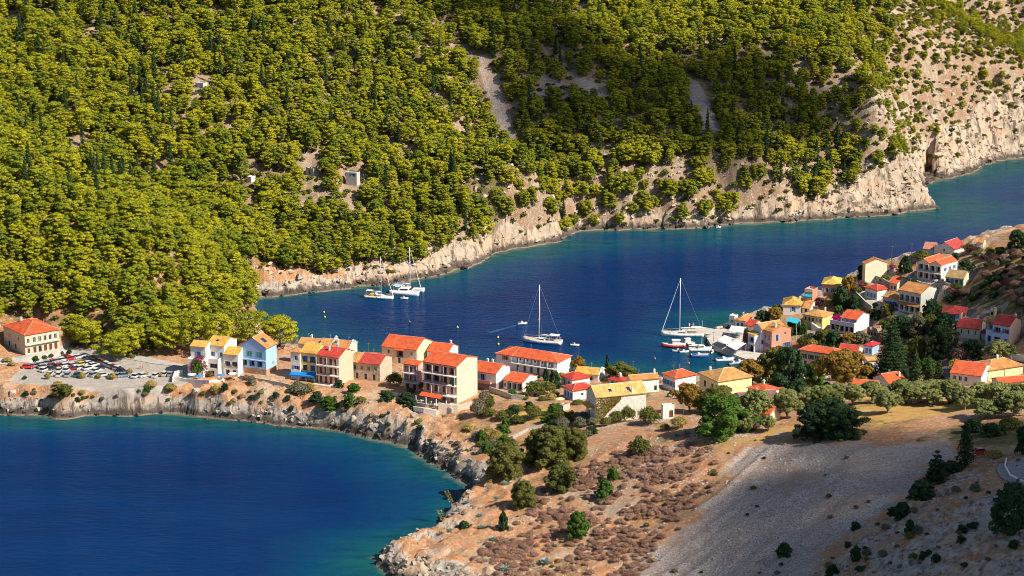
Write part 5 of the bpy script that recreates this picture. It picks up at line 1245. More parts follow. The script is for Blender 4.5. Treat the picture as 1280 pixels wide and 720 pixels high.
VEG = [
 ('lentisk', 631, 597, 52, 46, "dense olive green bush above the cove, left of the taller bush pair"), ('lentisk', 690, 580, 62, 50, "large olive green bush at the head of the thicket by the orange track"), ('lentisk', 716, 572, 46, 40, "bush leaning over the orange track at the thicket's right end"),
 ('lentisk', 702, 613, 42, 36, "yellow green bush in front of the large thicket"), ('lentisk', 672, 578, 40, 44, "dark bush filling the middle of the thicket"), ('lentisk', 655, 634, 36, 36, "rounded bush downhill of the thicket among brown shrubs"),
 ('broad', 722, 671, 28, 34, "bright green round bush alone among brown shrubs"), ('dark', 629, 662, 13, 25, "narrow dark bush near the agaves"), ('dark', 580, 661, 14, 11, "small black green bush at the cliff edge"),
 ('broad', 756, 622, 26, 24, "green bush on the brown slope beside a bare stem"), ('broad', 766, 600, 16, 18, "small green bush just uphill of another on the orange track"), ('lentisk', 800, 568, 27, 25, "lone rounded bush on the pale path bank"),
 ('dark', 980, 695, 20, 19, "dark bush alone on the shaded grey scree"), ('cypress', 1206, 584, 26, 55, "tallest dark cypress on the shaded ridge"), ('fir', 1170, 603, 30, 42, "ragged dark conifer left of the tall ridge cypress"),
 ('dark', 1152, 624, 38, 26, "low dark tree below the ragged ridge conifer"), ('dark', 1190, 590, 40, 14, "dark scrub under the tall ridge cypress"), ('dark', 1128, 648, 24, 22, "dark bush lowest of the ridge line trees"), ('dark', 1137, 666, 15, 18, "small dark bush under the ridge line trees"), ('dark', 1264, 660, 58, 60, "big dark bush at the right edge below the road bend"),
 ('dark', 1070, 700, 15, 19, "dark bush on the shaded rock slope at the bottom"), ('dark', 1040, 722, 16, 18, "dark bush cut by the bottom edge"), ('dark', 1069, 662, 13, 11, "small dark shrub with a fallen log on the scree"),
 ('dark', 1282, 566, 30, 36, "dark tree at the right edge above the parked red car"), ('dark', 1216, 540, 22, 15, "low dark shrub left in the hedge below the gold field"), ('dark', 1240, 545, 28, 18, "low dark shrub in the middle of the hedge below the gold field"), ('lentisk', 1262, 536, 24, 14, "olive green shrub at the right of the hedge below the gold field"),
 ('darkpine', 1020, 546, 58, 44, "left crown of the wide dark pine clump at the field corner"), ('darkpine', 1056, 546, 58, 38, "right crown of the wide dark pine clump at the field corner"), ('darkpine', 1038, 541, 60, 46, "middle crown of the wide dark pine clump at the field corner"), ('straw', 1243, 572, 22, 10, "patch of yellow dry bush beside the road bend"),
 ('broad', 905, 541, 66, 40, "large bright green tree at the village edge above the dry bank"), ('lentisk', 897, 514, 48, 27, "olive green tree behind the bright green one"), ('olive', 945, 528, 34, 32, "olive tree right of the bright green tree"), ('olive', 931, 540, 17, 15, "small olive in front of the bright green tree"),
 ('olive', 960, 539, 18, 16, "small olive beside the cream gabled house"), ('olive', 984, 523, 38, 28, "olive tree behind the large dark pine"), ('autumn', 862, 515, 30, 28, "tree turning gold beside the white hut"), ('lentisk', 812, 530, 26, 24, "bush at the right end of the sloping hedge"),
 ('lentisk', 757, 533, 15, 14, "bush at the left end of the sloping hedge"), ('lentisk', 770, 529, 18, 18, "second bush from the left in the sloping hedge"), ('lentisk', 785, 526, 20, 20, "middle bush in the sloping hedge under the ivy wall"), ('lentisk', 799, 521, 20, 20, "grey green bush in the sloping hedge near its right end"), ('grey', 741, 530, 14, 9, "grey bush at the foot of the purple gable"),
 ('lentisk', 831, 537, 12, 9, "tiny bush below the white hut"), ('straw', 848, 535, 18, 14, "yellowish bush below the utility pole"), ('autumn', 937, 477, 32, 22, "half gold tree at the corner of the harbour basin"), ('lentisk', 966, 476, 34, 36, "green tree between basin and street"), ('dark', 985, 484, 36, 44, "tallest dark leaved tree by the harbour street"), ('lentisk', 975, 458, 24, 22, "small tree behind the harbour street tree"),
 ('dark', 998, 497, 24, 20, "dark bush above the orange roof in the lower village"), ('broad', 1018, 482, 24, 26, "deep green tree left of the golden tree"), ('autumn', 1051, 489, 52, 40, "large golden brown tree in front of the cream house"), ('dark', 1084, 474, 24, 17, "dark bush under the small shuttered house"),
 ('fir', 1114, 472, 46, 76, "huge dark tiered conifer in the village"), ('cypress', 1143, 483, 20, 46, "pale green columnar conifer right of the huge one"), ('cypress', 1160, 484, 18, 40, "dark columnar conifer, third from the huge one"), ('cypress', 1173, 484, 18, 34, "short dark columnar conifer beside the weathered roof"), ('lentisk', 1146, 452, 20, 30, "grey green tree behind the columnar conifers"),
 ('darkpine', 1177, 446, 42, 40, "rounded dark pine left of the cream church"), ('dark', 1128, 420, 26, 22, "dark shrub mass above the huge conifer"), ('grey', 1147, 421, 26, 24, "greyish shrub mass between conifer and dark pine"), ('dark', 1164, 403, 20, 24, "dark tree at the foot of the grey white hotel"), ('dark', 1182, 412, 22, 18, "dark tree left of the sky blue house"), ('dark', 1214, 448, 26, 20, "dark bush below the church"),
 ('brown', 1200, 452, 20, 17, "brown shrub under the dark pine"), ('olive', 1250, 453, 32, 22, "olive tree in front of the blue villa"), ('straw', 1194, 462, 16, 12, "yellow green bush below the dark pine"), ('brown', 1209, 463, 16, 12, "reddish bush beside the yellow walled house"),
 ('darkpine', 1272, 310, 30, 24, "umbrella pine on the hilltop at the right edge"), ('dark', 1132, 340, 18, 22, "green tree left of the twin gabled villa"), ('lentisk', 1152, 326, 22, 15, "bush row behind the twin gabled villa"), ('lentisk', 1211, 314, 20, 11, "bush beside the hilltop house"), ('dark', 1194, 325, 12, 10, "dark bush under the hilltop house"), ('dark', 1208, 336, 20, 12, "dark bush right of the twin gabled villa"), ('lentisk', 1109, 394, 18, 18, "grey green tree beside the lane below the glass hotel"),
 ('dark', 953, 404, 18, 14, "dark tree on the point behind the waterfront houses"), ('autumn', 968, 403, 16, 15, "gold green tree on the point"), ('broad', 971, 392, 18, 12, "bright green tree left of the square white house"), ('dark', 992, 417, 17, 16, "dark tree behind the salmon waterfront house"), ('broad', 1004, 417, 9, 12, "small tree at the foot of the ochre house"),
 ('bougain', 1045, 405, 22, 15, "dark magenta bougainvillea between ochre house and arched house"), ('bougain', 933, 437, 10, 30, "tall climber with magenta flowers beside the restaurant awnings"), ('lentisk', 1008, 434, 18, 15, "olive tree at the left of the grove above the cream house"), ('straw', 1018, 436, 16, 12, "yellow green bush in the grove above the cream house"), ('lentisk', 1029, 433, 20, 18, "olive tree in the middle of the grove above the cream house"), ('dark', 1042, 434, 20, 17, "dark tree in the grove above the cream house"), ('autumn', 1060, 433, 18, 14, "gold bush at the right of the grove above the cream house"), ('grey', 1075, 430, 20, 14, "grey bush under the arched house"),
 ('autumn', 1061, 370, 18, 24, "tall gold green tree beside the village lane"), ('dark', 1051, 384, 24, 28, "dark green tree below the lemon roofed house"), ('dark', 1067, 386, 16, 20, "dark tree at the lane's edge"), ('purple', 1023, 381, 16, 11, "purple leaved shrub under the salmon pink house"), ('bougain', 1078, 360, 14, 10, "bougainvillea left of the red roofed white house"), ('straw', 1036, 383, 14, 8, "yellow bush in a garden on the steep lane"), ('dark', 1076, 348, 10, 18, "green tree behind the tall cream house"), ('bougain', 1116, 336, 9, 6, "small bougainvillea right of the tall cream house"), ('lentisk', 1107, 350, 12, 8, "vine covered terrace hedge"),
 ('autumn', 723, 466, 18, 20, "gold green tree at the end of the harbour hotel block"), ('cypress', 759, 468, 6, 22, "slim cypress on the harbour front"), ('lentisk', 776, 474, 40, 22, "wide green tree on the harbour front"), ('broad', 790, 474, 18, 14, "right end tree of the harbour front clump"), ('broad', 620, 484, 14, 13, "round orange tree beside the shuttered white house"), ('broad', 640, 496, 13, 10, "trimmed green bush before the arcade house"), ('lentisk', 668, 494, 26, 20, "green bush right of the arcade house"), ('lentisk', 684, 492, 22, 18, "bush between arcade house and red roofs"), ('dark', 693, 484, 16, 22, "dark tree behind the twin red roofs"), ('dark', 683, 476, 9, 16, "slim dark tree at the corner of the hotel block"), ('straw', 689, 500, 14, 10, "lime green bush before the twin red roofs"), ('lentisk', 722, 506, 16, 8, "low hedge before the dark glazed house"),
 ('grey', 373, 493, 26, 18, "blue grey bush on the bluff below the awning"), ('straw', 388, 491, 12, 14, "yellowish bush on the bluff beside the blue grey one"), ('dark', 396, 502, 18, 14, "dark bush below the pink house terrace"), ('broad', 412, 512, 24, 18, "largest green bush on the bluff below the pink house"), ('broad', 437, 508, 16, 18, "green bush left of the stone house bank"), ('broad', 442, 490, 18, 12, "bush at the foot of the weathered stone house"), ('lentisk', 451, 504, 14, 10, "bush on the bank under the stone house"), ('dark', 424, 484, 12, 10, "dark bush beside the pink house wall"), ('dark', 345, 497, 9, 8, "single dark tuft on the bluff under the blue house"), ('dark', 360, 500, 8, 7, "small tuft right of the dark one on the bluff"), ('dark', 281, 487, 9, 9, "round tuft on the bluff under the white row"), ('straw', 270, 491, 14, 11, "yellow shrub on the bluff under the white row"), ('grey', 315, 481, 11, 13, "blue grey agave like shrub under the blue house"), ('grey', 308, 475, 8, 8, "grey shrub at the blue house corner"),
 ('bougain', 248, 471, 22, 30, "tall magenta flowering bougainvillea climbing the white row"), ('bougain', 262, 471, 10, 9, "small round magenta bush at the white row door"), ('lentisk', 494, 481, 24, 17, "green bushes behind the hotel garden wall"), ('dark', 484, 499, 22, 12, "dark hedge in the hotel garden"), ('dark', 507, 503, 22, 14, "dark hedge under the hotel wing"), ('bougain', 525, 487, 16, 15, "vivid bougainvillea at the hotel corner"), ('broad', 541, 494, 22, 15, "green vine over the hotel pergola"), ('broad', 553, 487, 14, 7, "vine spilling from the hotel terrace"), ('dark', 515, 512, 14, 16, "dark bush below the hotel terrace"), ('grey', 597, 520, 20, 24, "grey purple shrub right of the hotel"), ('grey', 606, 500, 16, 13, "brown grey shrub beside the garden wall"), ('lentisk', 612, 508, 14, 10, "green shrub on the straw field edge"), ('lentisk', 668, 523, 20, 18, "green bush on the straw field"), ('dark', 650, 528, 14, 8, "flat dark shrub among field stones"), ('lentisk', 703, 527, 22, 16, "olive bush above the thicket"), ('dark', 690, 532, 14, 8, "dark low bush above the thicket"), ('straw', 585, 538, 14, 9, "lime shrub at the rock edge below the hotel"), ('straw', 612, 545, 20, 12, "yellow green shrub on the rock edge near the cove"), ('broad', 602, 556, 12, 20, "green bush in the cleft above the cove"), ('lentisk', 626, 541, 14, 10, "small shrub among straw near the cove"), ('bougain', 1103, 352, 8, 5, "flowering creeper on the stone terrace columns"),
 ('pine', 318, 432, 52, 40, "broad round pine on the shore left of the twin"), ('pine', 350, 434, 50, 36, "broad round pine at the water's edge behind the tower house"), ('pine', 214, 444, 40, 42, "shady pine left of the earth gully by the white row"), ('pine', 244, 446, 46, 52, "tall dark pine behind the white row"), ('pine', 273, 440, 48, 46, "broad pine right behind the white row"), ('pine', 143, 452, 42, 34, "low spreading pine over the car park road"), ('pine', 108, 436, 40, 34, "pine at the end of the guesthouse lawn"),
 ('dark', 31, 474, 6, 5, "small round shrub at the left of the guesthouse bank"), ('broad', 45, 452, 9, 8, "clipped bush on the bank below the guesthouse"), ('broad', 56, 449, 7, 6, "second clipped bush below the guesthouse"), ('broad', 64, 447, 6, 6, "third clipped bush below the guesthouse"), ('dark', 87, 443, 6, 8, "dark round tree at the right of the guesthouse bank"), ('broad', 78, 443, 4, 5, "tiny bush beside the dark round tree"), ('straw', 9, 452, 13, 6, "flat yellow green shrub at the left edge of the bluff"), ('straw', 15, 457, 10, 6, "flat green shrub below the left edge one"),
 ('straw', 60, 474, 7, 10, "thin tree by the left parked cars"), ('straw', 103, 473, 8, 9, "thin tree by the yellow car"), ('straw', 123, 473, 7, 7, "thin tree at the middle of the car park edge"), ('straw', 141, 474, 9, 10, "bushy little tree at the car park edge"), ('straw', 162, 468, 8, 9, "thin tree at the right of the car park edge"), ('straw', 183, 471, 5, 8, "thin sapling between white cars"), ('straw', 201, 471, 5, 7, "thin sapling by the last parked cars"),
 ('lentisk', 80, 494, 28, 15, "flat green brown shrub on the bluff under the car park"), ('straw', 72, 482, 12, 7, "yellow shrub on the bluff under the first cars"), ('straw', 189, 484, 15, 9, "yellow green shrub on the bluff rim right of the car park"), ('broad', 184, 489, 10, 7, "green shrub under the bluff rim right of the car park"), ('straw', 213, 488, 16, 10, "olive yellow shrub on the bluff near the white row"), ('broad', 104, 499, 6, 5, "tiny green tuft low on the bluff"), ('broad', 116, 497, 5, 4, "tiniest green tuft low on the bluff")]
for v in VEG:
    k = 1.22 if v[1] > 840 and 395 < v[2] < 545 and v[0] not in ('fir', 'cypress', 'bougain', 'darkpine') else 1.0
    veg(v[0], v[1], v[2], v[3] * k, v[4] * k, *v[5:])
for i, (x, y, w) in enumerate([(1012, 506, 30), (1030, 508, 36), (1048, 504, 34), (1066, 506, 34), (1090, 502, 34), (1128, 498, 32), (1148, 503, 36), (1166, 500, 34), (1186, 504, 40), (1226, 506, 38), (1247, 508, 40)]):
    veg('olive', x, y, w, w * .72, "olive tree in the long row between the village and the gold field", "olive trees in the long row")
for x, y, w, h, l in [(1110, 516, 36, 26, "lone olive with a forked trunk standing out on the gold field"), (1206, 512, 36, 26, "olive with a bare twisted trunk at the middle of the gold field"), (1232, 522, 48, 22, "wide low olive at the right end of the gold field"), (1268, 520, 44, 30, "grey green olive at the right edge of the row"), (1278, 506, 40, 26, "olive at the right edge under the low orange roof")]: veg('olive', x, y, w, h, l)
def bushy(n, poly, kinds, w0, w1, lab, grp, cat, asp=.75):
    xs, ys = [p[0] for p in poly], [p[1] for p in poly]; c = 0
    while c < n:
        x, y = rv.uniform(min(xs), max(xs)), rv.uniform(min(ys), max(ys))
        if not in_poly(poly, np.array([x]), np.array([y]))[0]: continue
        c += 1; p = hit(x, y)
        if any(abs((p - S['c']).x) < S['W'] * .7 + 1 and abs((p - S['c']).y) < S['D'] * .7 + 1 for S in SPECS) or poly_dist(QUAY_POLY, np.array([p.x]), np.array([p.y]))[0] > -2: continue
        k = rv.choice(kinds); w = rv.uniform(w0, w1); veg(k, x, y, w, w * asp, lab % dict(lentisk="olive green", broad="fresh green", dark="dark green", straw="yellow green", olive="silvery green", grey="greyish", autumn="golden")[k], k + " " + grp, cat)
bushy(46, [(572, 528), (600, 512), (650, 503), (720, 508), (745, 545), (660, 560), (600, 566)], ['lentisk', 'broad', 'dark', 'straw', 'lentisk', 'grey'], 8, 20, "%s bush on the rough bank between the hotel and the thicket", "bushes on the rough bank", "bush", .7)
bushy(44, [(955, 470), (990, 420), (1075, 425), (1130, 400), (1195, 405), (1200, 455), (1150, 485), (1060, 500), (960, 498)], ['dark', 'lentisk', 'dark', 'lentisk', 'broad', 'lentisk', 'grey'], 12, 24, "%s tree crowded among the houses of the lower village", "trees of the lower village", "tree", .85)
bushy(16, [(1000, 500), (1130, 496), (1280, 500), (1280, 512), (1180, 508), (1010, 510)], ['olive', 'lentisk', 'olive'], 22, 34, "%s tree filling the gaps of the long olive row", "trees filling the olive row", "tree", .72)
bushy(46, [(1000, 395), (1040, 352), (1100, 352), (1140, 345), (1180, 372), (1185, 410), (1100, 400), (1060, 395)], ['dark', 'lentisk', 'dark', 'olive', 'straw', 'broad'], 7, 15, "%s bush among the stepped houses of the upper village", "bushes of the upper village", "bush", .85)
bushy(26, [(480, 470), (620, 474), (720, 480), (720, 506), (600, 500), (500, 505)], ['lentisk', 'broad', 'dark'], 7, 15, "%s bush close to the walls of the harbour neck houses", "bushes of the harbour neck", "bush", .75)
bushy(34, [(1010, 715), (1060, 680), (1110, 640), (1165, 605), (1215, 600), (1278, 640), (1278, 715)], ['dark', 'grey', 'dark', 'lentisk'], 5, 15, "%s shrub among the shaded rocks of the lower right corner", "shrubs of the shaded rocky corner", "shrub", .75)
# wild shrubs on the hill at the right and on the bluff
for i in range(260):
    x, y = rv.uniform(1185, 1292), rv.uniform(312, 440)
    if y < 350 and x < 1205 or (x < 1215 and y > 385) or (1215 < x and y > 392): continue
    if any(abs(x - S['N'][0]) < 22 and -24 < y - S['N'][1] < 4 for S in SPECS): continue
    k = rv.choice(['dark', 'lentisk', 'purple', 'grey', 'dark', 'brown', 'grey']); w = rv.uniform(6, 17)
    veg(k, x, y, w, w * .65, {'dark': "dark green shrub on the rough hillside above the blue villa", 'lentisk': "olive green shrub on the rough hillside above the blue villa", 'brown': "dry brown shrub on the rough hillside above the blue villa", 'grey': "greyish shrub on the rough hillside above the blue villa", 'purple': "dusky purple shrub on the rough hillside above the blue villa"}[k], k + " shrubs on the rough hillside", "shrub")
BLUFF = [(10, 486), (120, 490), (230, 488), (330, 486), (420, 500), (500, 520), (560, 530), (590, 560), (570, 575), (520, 545), (440, 525), (330, 508), (200, 500), (60, 505)]
n = 0
while n < 60:
    x, y = rv.uniform(0, 600), rv.uniform(480, 580)
    if not in_poly(BLUFF, np.array([x]), np.array([y]))[0]: continue
    n += 1; k = rv.choice(['lentisk', 'straw', 'grey', 'dark', 'brown']); w = rv.uniform(4, 9)
    veg(k, x, y, w, w * .7, "small %s tuft on the rocky bluff over the near bay" % dict(lentisk="green", straw="yellow", grey="grey", dark="dark", brown="brown")[k], k + " tufts on the rocky bluff", "shrub")
GARD = [(480, 470), (560, 462), (700, 468), (860, 478), (950, 480), (1000, 440), (1060, 400), (1130, 350), (1180, 370), (1190, 440), (1240, 470), (1180, 490), (1000, 495), (900, 512), (760, 498), (640, 496)]
n = 0
while n < 170:
    x, y = rv.uniform(480, 1240), rv.uniform(345, 512)
    if not in_poly(GARD, np.array([x]), np.array([y]))[0]: continue
    n += 1; p = hit(x, y)
    if any(abs((p - S['c']).x) < S['W'] * .75 + 1 and abs((p - S['c']).y) < S['D'] * .75 + 1 for S in SPECS) or poly_dist(QUAY_POLY, np.array([p.x]), np.array([p.y]))[0] > -2 or p.z < 1.5: continue
    k = rv.choice(['lentisk', 'broad', 'dark', 'straw', 'olive', 'dark', 'lentisk']); w = rv.uniform(5, 13)
    veg(k, x, y, w, w * .8, "%s garden bush between the village houses" % dict(lentisk="olive green", broad="fresh green", dark="dark green", straw="yellow green", olive="silvery")[k], k + " bushes in the village gardens", "bush")
# scattered scrub on the foreground slope
n = 0
while n < 70:
    x, y = rv.uniform(560, 1280), rv.uniform(530, 720)
    shade = y > 560 and x > 900 - (y - 560) * .5
    if not shade and rv.random() < .35: continue
    p = hit(x, y)
    if p.z < 2.5: continue
    n += 1; k = rv.choice(['dark', 'lentisk', 'grey'] if shade else ['lentisk', 'straw', 'brown']); w = rv.uniform(3, 8)
    veg(k, x, y, w, w * .7, ("tiny %s tuft on the shaded grey scree" if shade else "tiny %s tuft on the sunlit brown slope") % dict(lentisk="green", straw="yellow", grey="grey", dark="dark", brown="brown")[k], k + (" tufts on the scree" if shade else " tufts on the slope"), "shrub")
# brown dry shrubs of the near slope
BROWN = [(575, 735), (600, 685), (640, 640), (690, 605), (740, 575), (800, 552), (850, 556), (905, 566), (900, 595), (860, 640), (820, 690), (790, 735)]
gx_, gy_ = jitter_grid(-40, 90, 505, 640, 1.5); gz_ = H(gx_, gy_); gu, gv = pix(gx_, gy_, gz_)
d_ = poly_dist(BROWN, gu, gv); k = (d_ > -6) & (rs.rand(len(gx_)) < .16 + .8 * sstep(-.16, .2, fbm(gx_, gy_, 9, 3))) & (gz_ > 3.0) & (rs.rand(len(gx_)) < sstep(-8, 14, d_))
gx_, gy_, gz_, gu, gv = (a[k] for a in (gx_, gy_, gz_, gu, gv)); gs = .55 + .75 * rs.rand(len(gx_)) ** 1.5; o_ = np.argsort(-gs * ppm(gx_, gy_, gz_) * (gv < 718))
for i in o_[:290]:
    plant(DRYS[rs.randint(4)], (gx_[i], gy_[i], gz_[i] - .08), rs.rand() * 6.28, (gs[i], gs[i], gs[i] * rs.uniform(.8, 1.1)), "rounded dry purple brown shrub on the slope of the near headland", "dry shrub", "dry brown shrubs on the near slope")
if len(o_) > 290:
    i = o_[290:]; scatter("dry_scrub", DRYS, gx_[i], gy_[i], gz_[i] - .08, gs[i], "smaller dry brown scrub filling the near slope", "scrub")
# agaves
AGM = plain("agave_leaf", (.22, .31, .28), .6, .2, 4)
def agave_mesh(seed):
    Q = random.Random(seed); mb = MB()
    for i in range(22):
        a = i * 2.4; el = .25 + 1.1 * i / 22; L_ = Q.uniform(.9, 1.25)
        d = Vector((math.cos(a) * math.cos(el), math.sin(a) * math.cos(el), math.sin(el))); s = Vector((-math.sin(a), math.cos(a), 0)); u = d.cross(s)
        b = Vector((0, 0, .05)); p = [b + s * .07, b - s * .07, b + d * L_ * .5 - s * .1 + Vector((0, 0, .05)), b + d * L_ - Vector((0, 0, .08)), b + d * L_ * .5 + s * .1 + Vector((0, 0, .05))]
        mb.add(p + [q - u * .035 for q in p], [(0, 1, 2, 3, 4), (9, 8, 7, 6, 5), (0, 4, 9, 5), (4, 3, 8, 9), (3, 2, 7, 8), (2, 1, 6, 7)])
    return mb.mesh("agave_plant", AGM)
AG = [agave_mesh(s) for s in (1, 2)]
for x, y, w, l in [(632, 606, 13, "agave at the foot of the left thicket bush"), (583, 629, 12, "agave nearest the cove on the cliff edge"), (600, 645, 11, "upper agave of the cliff edge chain"), (602, 660, 13, "lower agave of the cliff edge chain"), (616, 676, 15, "broad agave on the rocky shoulder"), (681, 705, 22, "largest agave low on the brown slope"), (643, 692, 11, "small agave left of the largest one"), (630, 714, 20, "agave at the bottom edge"),
                   (562, 665, 14, "agave under the flower spikes"), (620, 624, 11, "agave beside the rounded downhill bush"), (744, 595, 9, "tiny agave on the orange track"), (694, 683, 11, "agave above the largest one"), (607, 702, 12, "agave on the pale rocks"), (846, 545, 12, "agave left on the dry bank under the hut"), (858, 542, 12, "agave right on the dry bank under the hut"), (552, 667, 10, "agave on the tip of the cliff edge"), (540, 508, 9, "agave on the rocks under the hotel"), (555, 521, 9, "agave lowest under the hotel")]:
    p = hit(x, y); s = w / 2 / ppm(*p) / 1.0; o = link("agave_plant", AG[x % 2], None, p, x); o.scale = (s, s, s * .9); tag(o, "blue green " + l, "agave")
for x, y, hp, l in [(566, 640, 28, "taller dry agave flower spike leaning over the cove"), (556, 662, 26, "yellow agave flower spike below the taller one")]:
    p = hit(x, y); s = ppm(*p); hh = hp / s; r = empty("agave_spike", p); tag(r, l, "agave spike"); b = MB(); b.chain([(0, 0, -.3), (-hh * .08, 0, hh * .5), (-hh * .28, 0, hh)], [.07, .05, .02]); b.build("stalk", BARKP, r, True)
    rng = np.random.RandomState(x); cl = [(-hh * .28 * t ** 1.7 + q * .45, .1 * q, hh * t, .26, .16, 20) for t in (.5, .6, .7, .8, .9, .98) for q in (-1, 1)]
    link("flowers", np_mesh("flowers", *leaf_cloud(rng, cl, .15), leafmat("leaf_yellowflower", (.35, .28, .03), (.5, .38, .06), .2)), r)

# ------------------------------------------------------------------ quay, pier, lanes, walls
CONC = plain("concrete_pale", (.50, .46, .41), .9, .18, .5, 0, None, (.28, .24, .2), .05); STN = wallmat("rubble_stone", (.46, .41, .34), True)
b = MB(); b.prism([(p[0], p[1]) for p in QUAY_POLY][::-1], -3, 1.5); q = tag(b.build("quay", CONC), kind="structure")
PIER = [tuple(pz(*p, 1.3)[:2]) for p in [(852, 411), (862, 409), (878, 408.5), (892, 411), (903, 412), (898, 419), (886, 418), (870, 413.5), (854, 413.5)]]
b = MB(); b.prism(PIER[::-1], -3, 1.3); tag(b.build("pier", CONC), "stone pier reaching out from the end of the quay", "pier")
for i, (x, y) in enumerate([(900, 410), (905, 409), (896, 411), (889, 420), (886, 422), (910, 408)]):
    p = pz(x, y, .6); rng = np.random.RandomState(i); bm = bmesh.new(); bmesh.ops.create_icosphere(bm, subdivisions=2, radius=1.2)
    for v in bm.verts: v.co *= .75 + .5 * rng.rand() ; v.co.z *= .7
    me = bpy.data.meshes.new("boulder"); bm.to_mesh(me); bm.free(); me.materials.append(STN); tag(link("boulder", me, None, p, i), "pale boulder piled at the root of the stone pier", "boulder", "boulders at the pier root")
def ribbon(name, pts, width, mat, lift=.12, kind="structure"):
    P = [Vector(hit(*p)) for p in pts]; S_ = []
    for a, c in zip(P, P[1:]):
        m = max(2, int((c - a).length / 1.0))
        S_ += [a.lerp(c, i / m) for i in range(m)]
    S_.append(P[-1]); vs = []; nw = max(3, int(width / .8) + 1)
    # smooth the centre line
    for _ in range(6): S_ = [S_[0]] + [(S_[i - 1] + S_[i] * 2 + S_[i + 1]) / 4 for i in range(1, len(S_) - 1)] + [S_[-1]]
    for i, s in enumerate(S_):
        d = S_[min(i + 1, len(S_) - 1)] - S_[max(i - 1, 0)]; n_ = Vector((-d.y, d.x, 0)).normalized()
        for j in range(nw):
            q = s + n_ * width * (j / (nw - 1) - .5); vs.append((q.x, q.y, float(H(q.x, q.y)) + lift))
    idx = np.arange(len(vs)).reshape(-1, nw); F = np.stack([idx[:-1, :-1], idx[1:, :-1], idx[1:, 1:], idx[:-1, 1:]], -1).reshape(-1, 4)
    return tag(link(name, np_mesh(name, np.array(vs), F, mat, True)), kind=kind)
ASPH = plain("old_asphalt", (.25, .235, .225), .9, .15, .6); LANE = plain("lane_concrete", (.52, .47, .40), .9, .15, .6)
ribbon("road", [(-30, 452), (20, 451), (45, 449), (80, 440), (105, 430), (125, 433), (150, 444), (200, 453), (240, 459), (262, 463)], 5.0, plain("road_dust", (.40, .37, .34), .9, .15, .5))
ribbon("road", [(1300, 572), (1275, 575), (1262, 582), (1268, 594), (1300, 603)], 6.5, ASPH, .25)
ribbon("path", [(1069, 358), (1078, 366), (1090, 376), (1104, 386), (1120, 396), (1140, 402)], 3.2, LANE)
ribbon("path", [(1186, 462), (1200, 452), (1212, 440), (1222, 432)], 3.0, LANE); ribbon("path", [(1000, 470), (1006, 482), (1002, 496)], 3.2, LANE)
ribbon("path", [(965, 455), (985, 466), (1000, 476)], 4.0, LANE); ribbon("path", [(1120, 350), (1140, 354), (1165, 358), (1190, 356)], 3.0, LANE)
ribbon("path", [(1290, 463), (1270, 458), (1250, 455)], 3.0, LANE)
def wall(pts, hgt, th, mat, label, name="wall", cat="wall"):
    P = [Vector(hit(*p)) for p in pts]; mb = MB(); rings = []
    for i, p in enumerate(P):
        d = (P[min(i + 1, len(P) - 1)] - P[max(i - 1, 0)]); n_ = Vector((-d.y, d.x, 0)).normalized() * th / 2; z = p.z
        rings.append([(p.x - n_.x, p.y - n_.y, z - 2), (p.x + n_.x, p.y + n_.y, z - 2), (p.x + n_.x, p.y + n_.y, z + hgt), (p.x - n_.x, p.y - n_.y, z + hgt)])
    mb.loft(rings); return tag(mb.build(name, mat), label, cat)
PW = plain("plaster_white", (.78, .75, .70), .8)
wall([(218, 474), (232, 477), (262, 479), (280, 477)], 1.0, .3, PW, "low white terrace wall before the white row")
wall([(216, 478), (219, 470), (228, 468)], 1.6, .3, PW, "short white garden wall between car park and white row")
wall([(300, 473), (325, 477), (352, 482), (372, 487)], 1.1, .5, STN, "rubble stone wall along the bluff below the blue house")
wall([(476, 492), (490, 495), (505, 498)], 1.4, .3, wallmat("wall_pale", (.6, .56, .52)), "pale garden wall left of the hotel wing")
wall([(516, 514), (530, 516), (546, 519)], 1.6, .5, PW, "white concrete wall on the rocks below the hotel")
wall([(548, 512), (572, 515), (590, 510)], 2.2, .5, wallmat("wall_cream2", (.74, .62, .47)), "cream retaining wall under the hotel terrace")
wall([(612, 489), (628, 494), (640, 499), (656, 500)], 1.5, .5, STN, "grey stone garden wall before the arcade house")
wall([(1256, 449), (1275, 451), (1295, 453)], 2.0, .4, PW, "white retaining wall at the right edge below the blue villa")
wall([(1138, 352), (1150, 356), (1170, 361)], 1.2, .3, PW, "white parapet wall in front of the twin gabled villa")
wall([(1094, 352), (1104, 356), (1112, 361)], 2.4, .4, STN, "stone terrace wall left of the orange red roof")
wall([(1070, 372), (1082, 384), (1090, 390)], 2.2, .5, STN, "stone retaining wall under the village lane")
wall([(1020, 474), (1034, 471), (1043, 469)], 1.6, .3, PW, "white yard wall before the long cream house")
wall([(696, 512), (704, 514), (712, 511)], 1.8, .3, wallmat("wall_greyw", (.5, .48, .45)), "grey yard wall below the dark glazed house")
wall([(640, 548), (660, 538), (690, 530)], .7, .6, STN, "low dry stone wall across the straw field", "dry_stone_wall")
wall([(735, 540), (780, 531), (826, 527)], .7, .6, STN, "low dry stone wall under the sloping hedge", "dry_stone_wall")
wall([(1258, 575), (1256, 584), (1262, 595), (1275, 602), (1296, 608)], .6, .3, PW, "white kerb wall round the road bend", "kerb_wall")
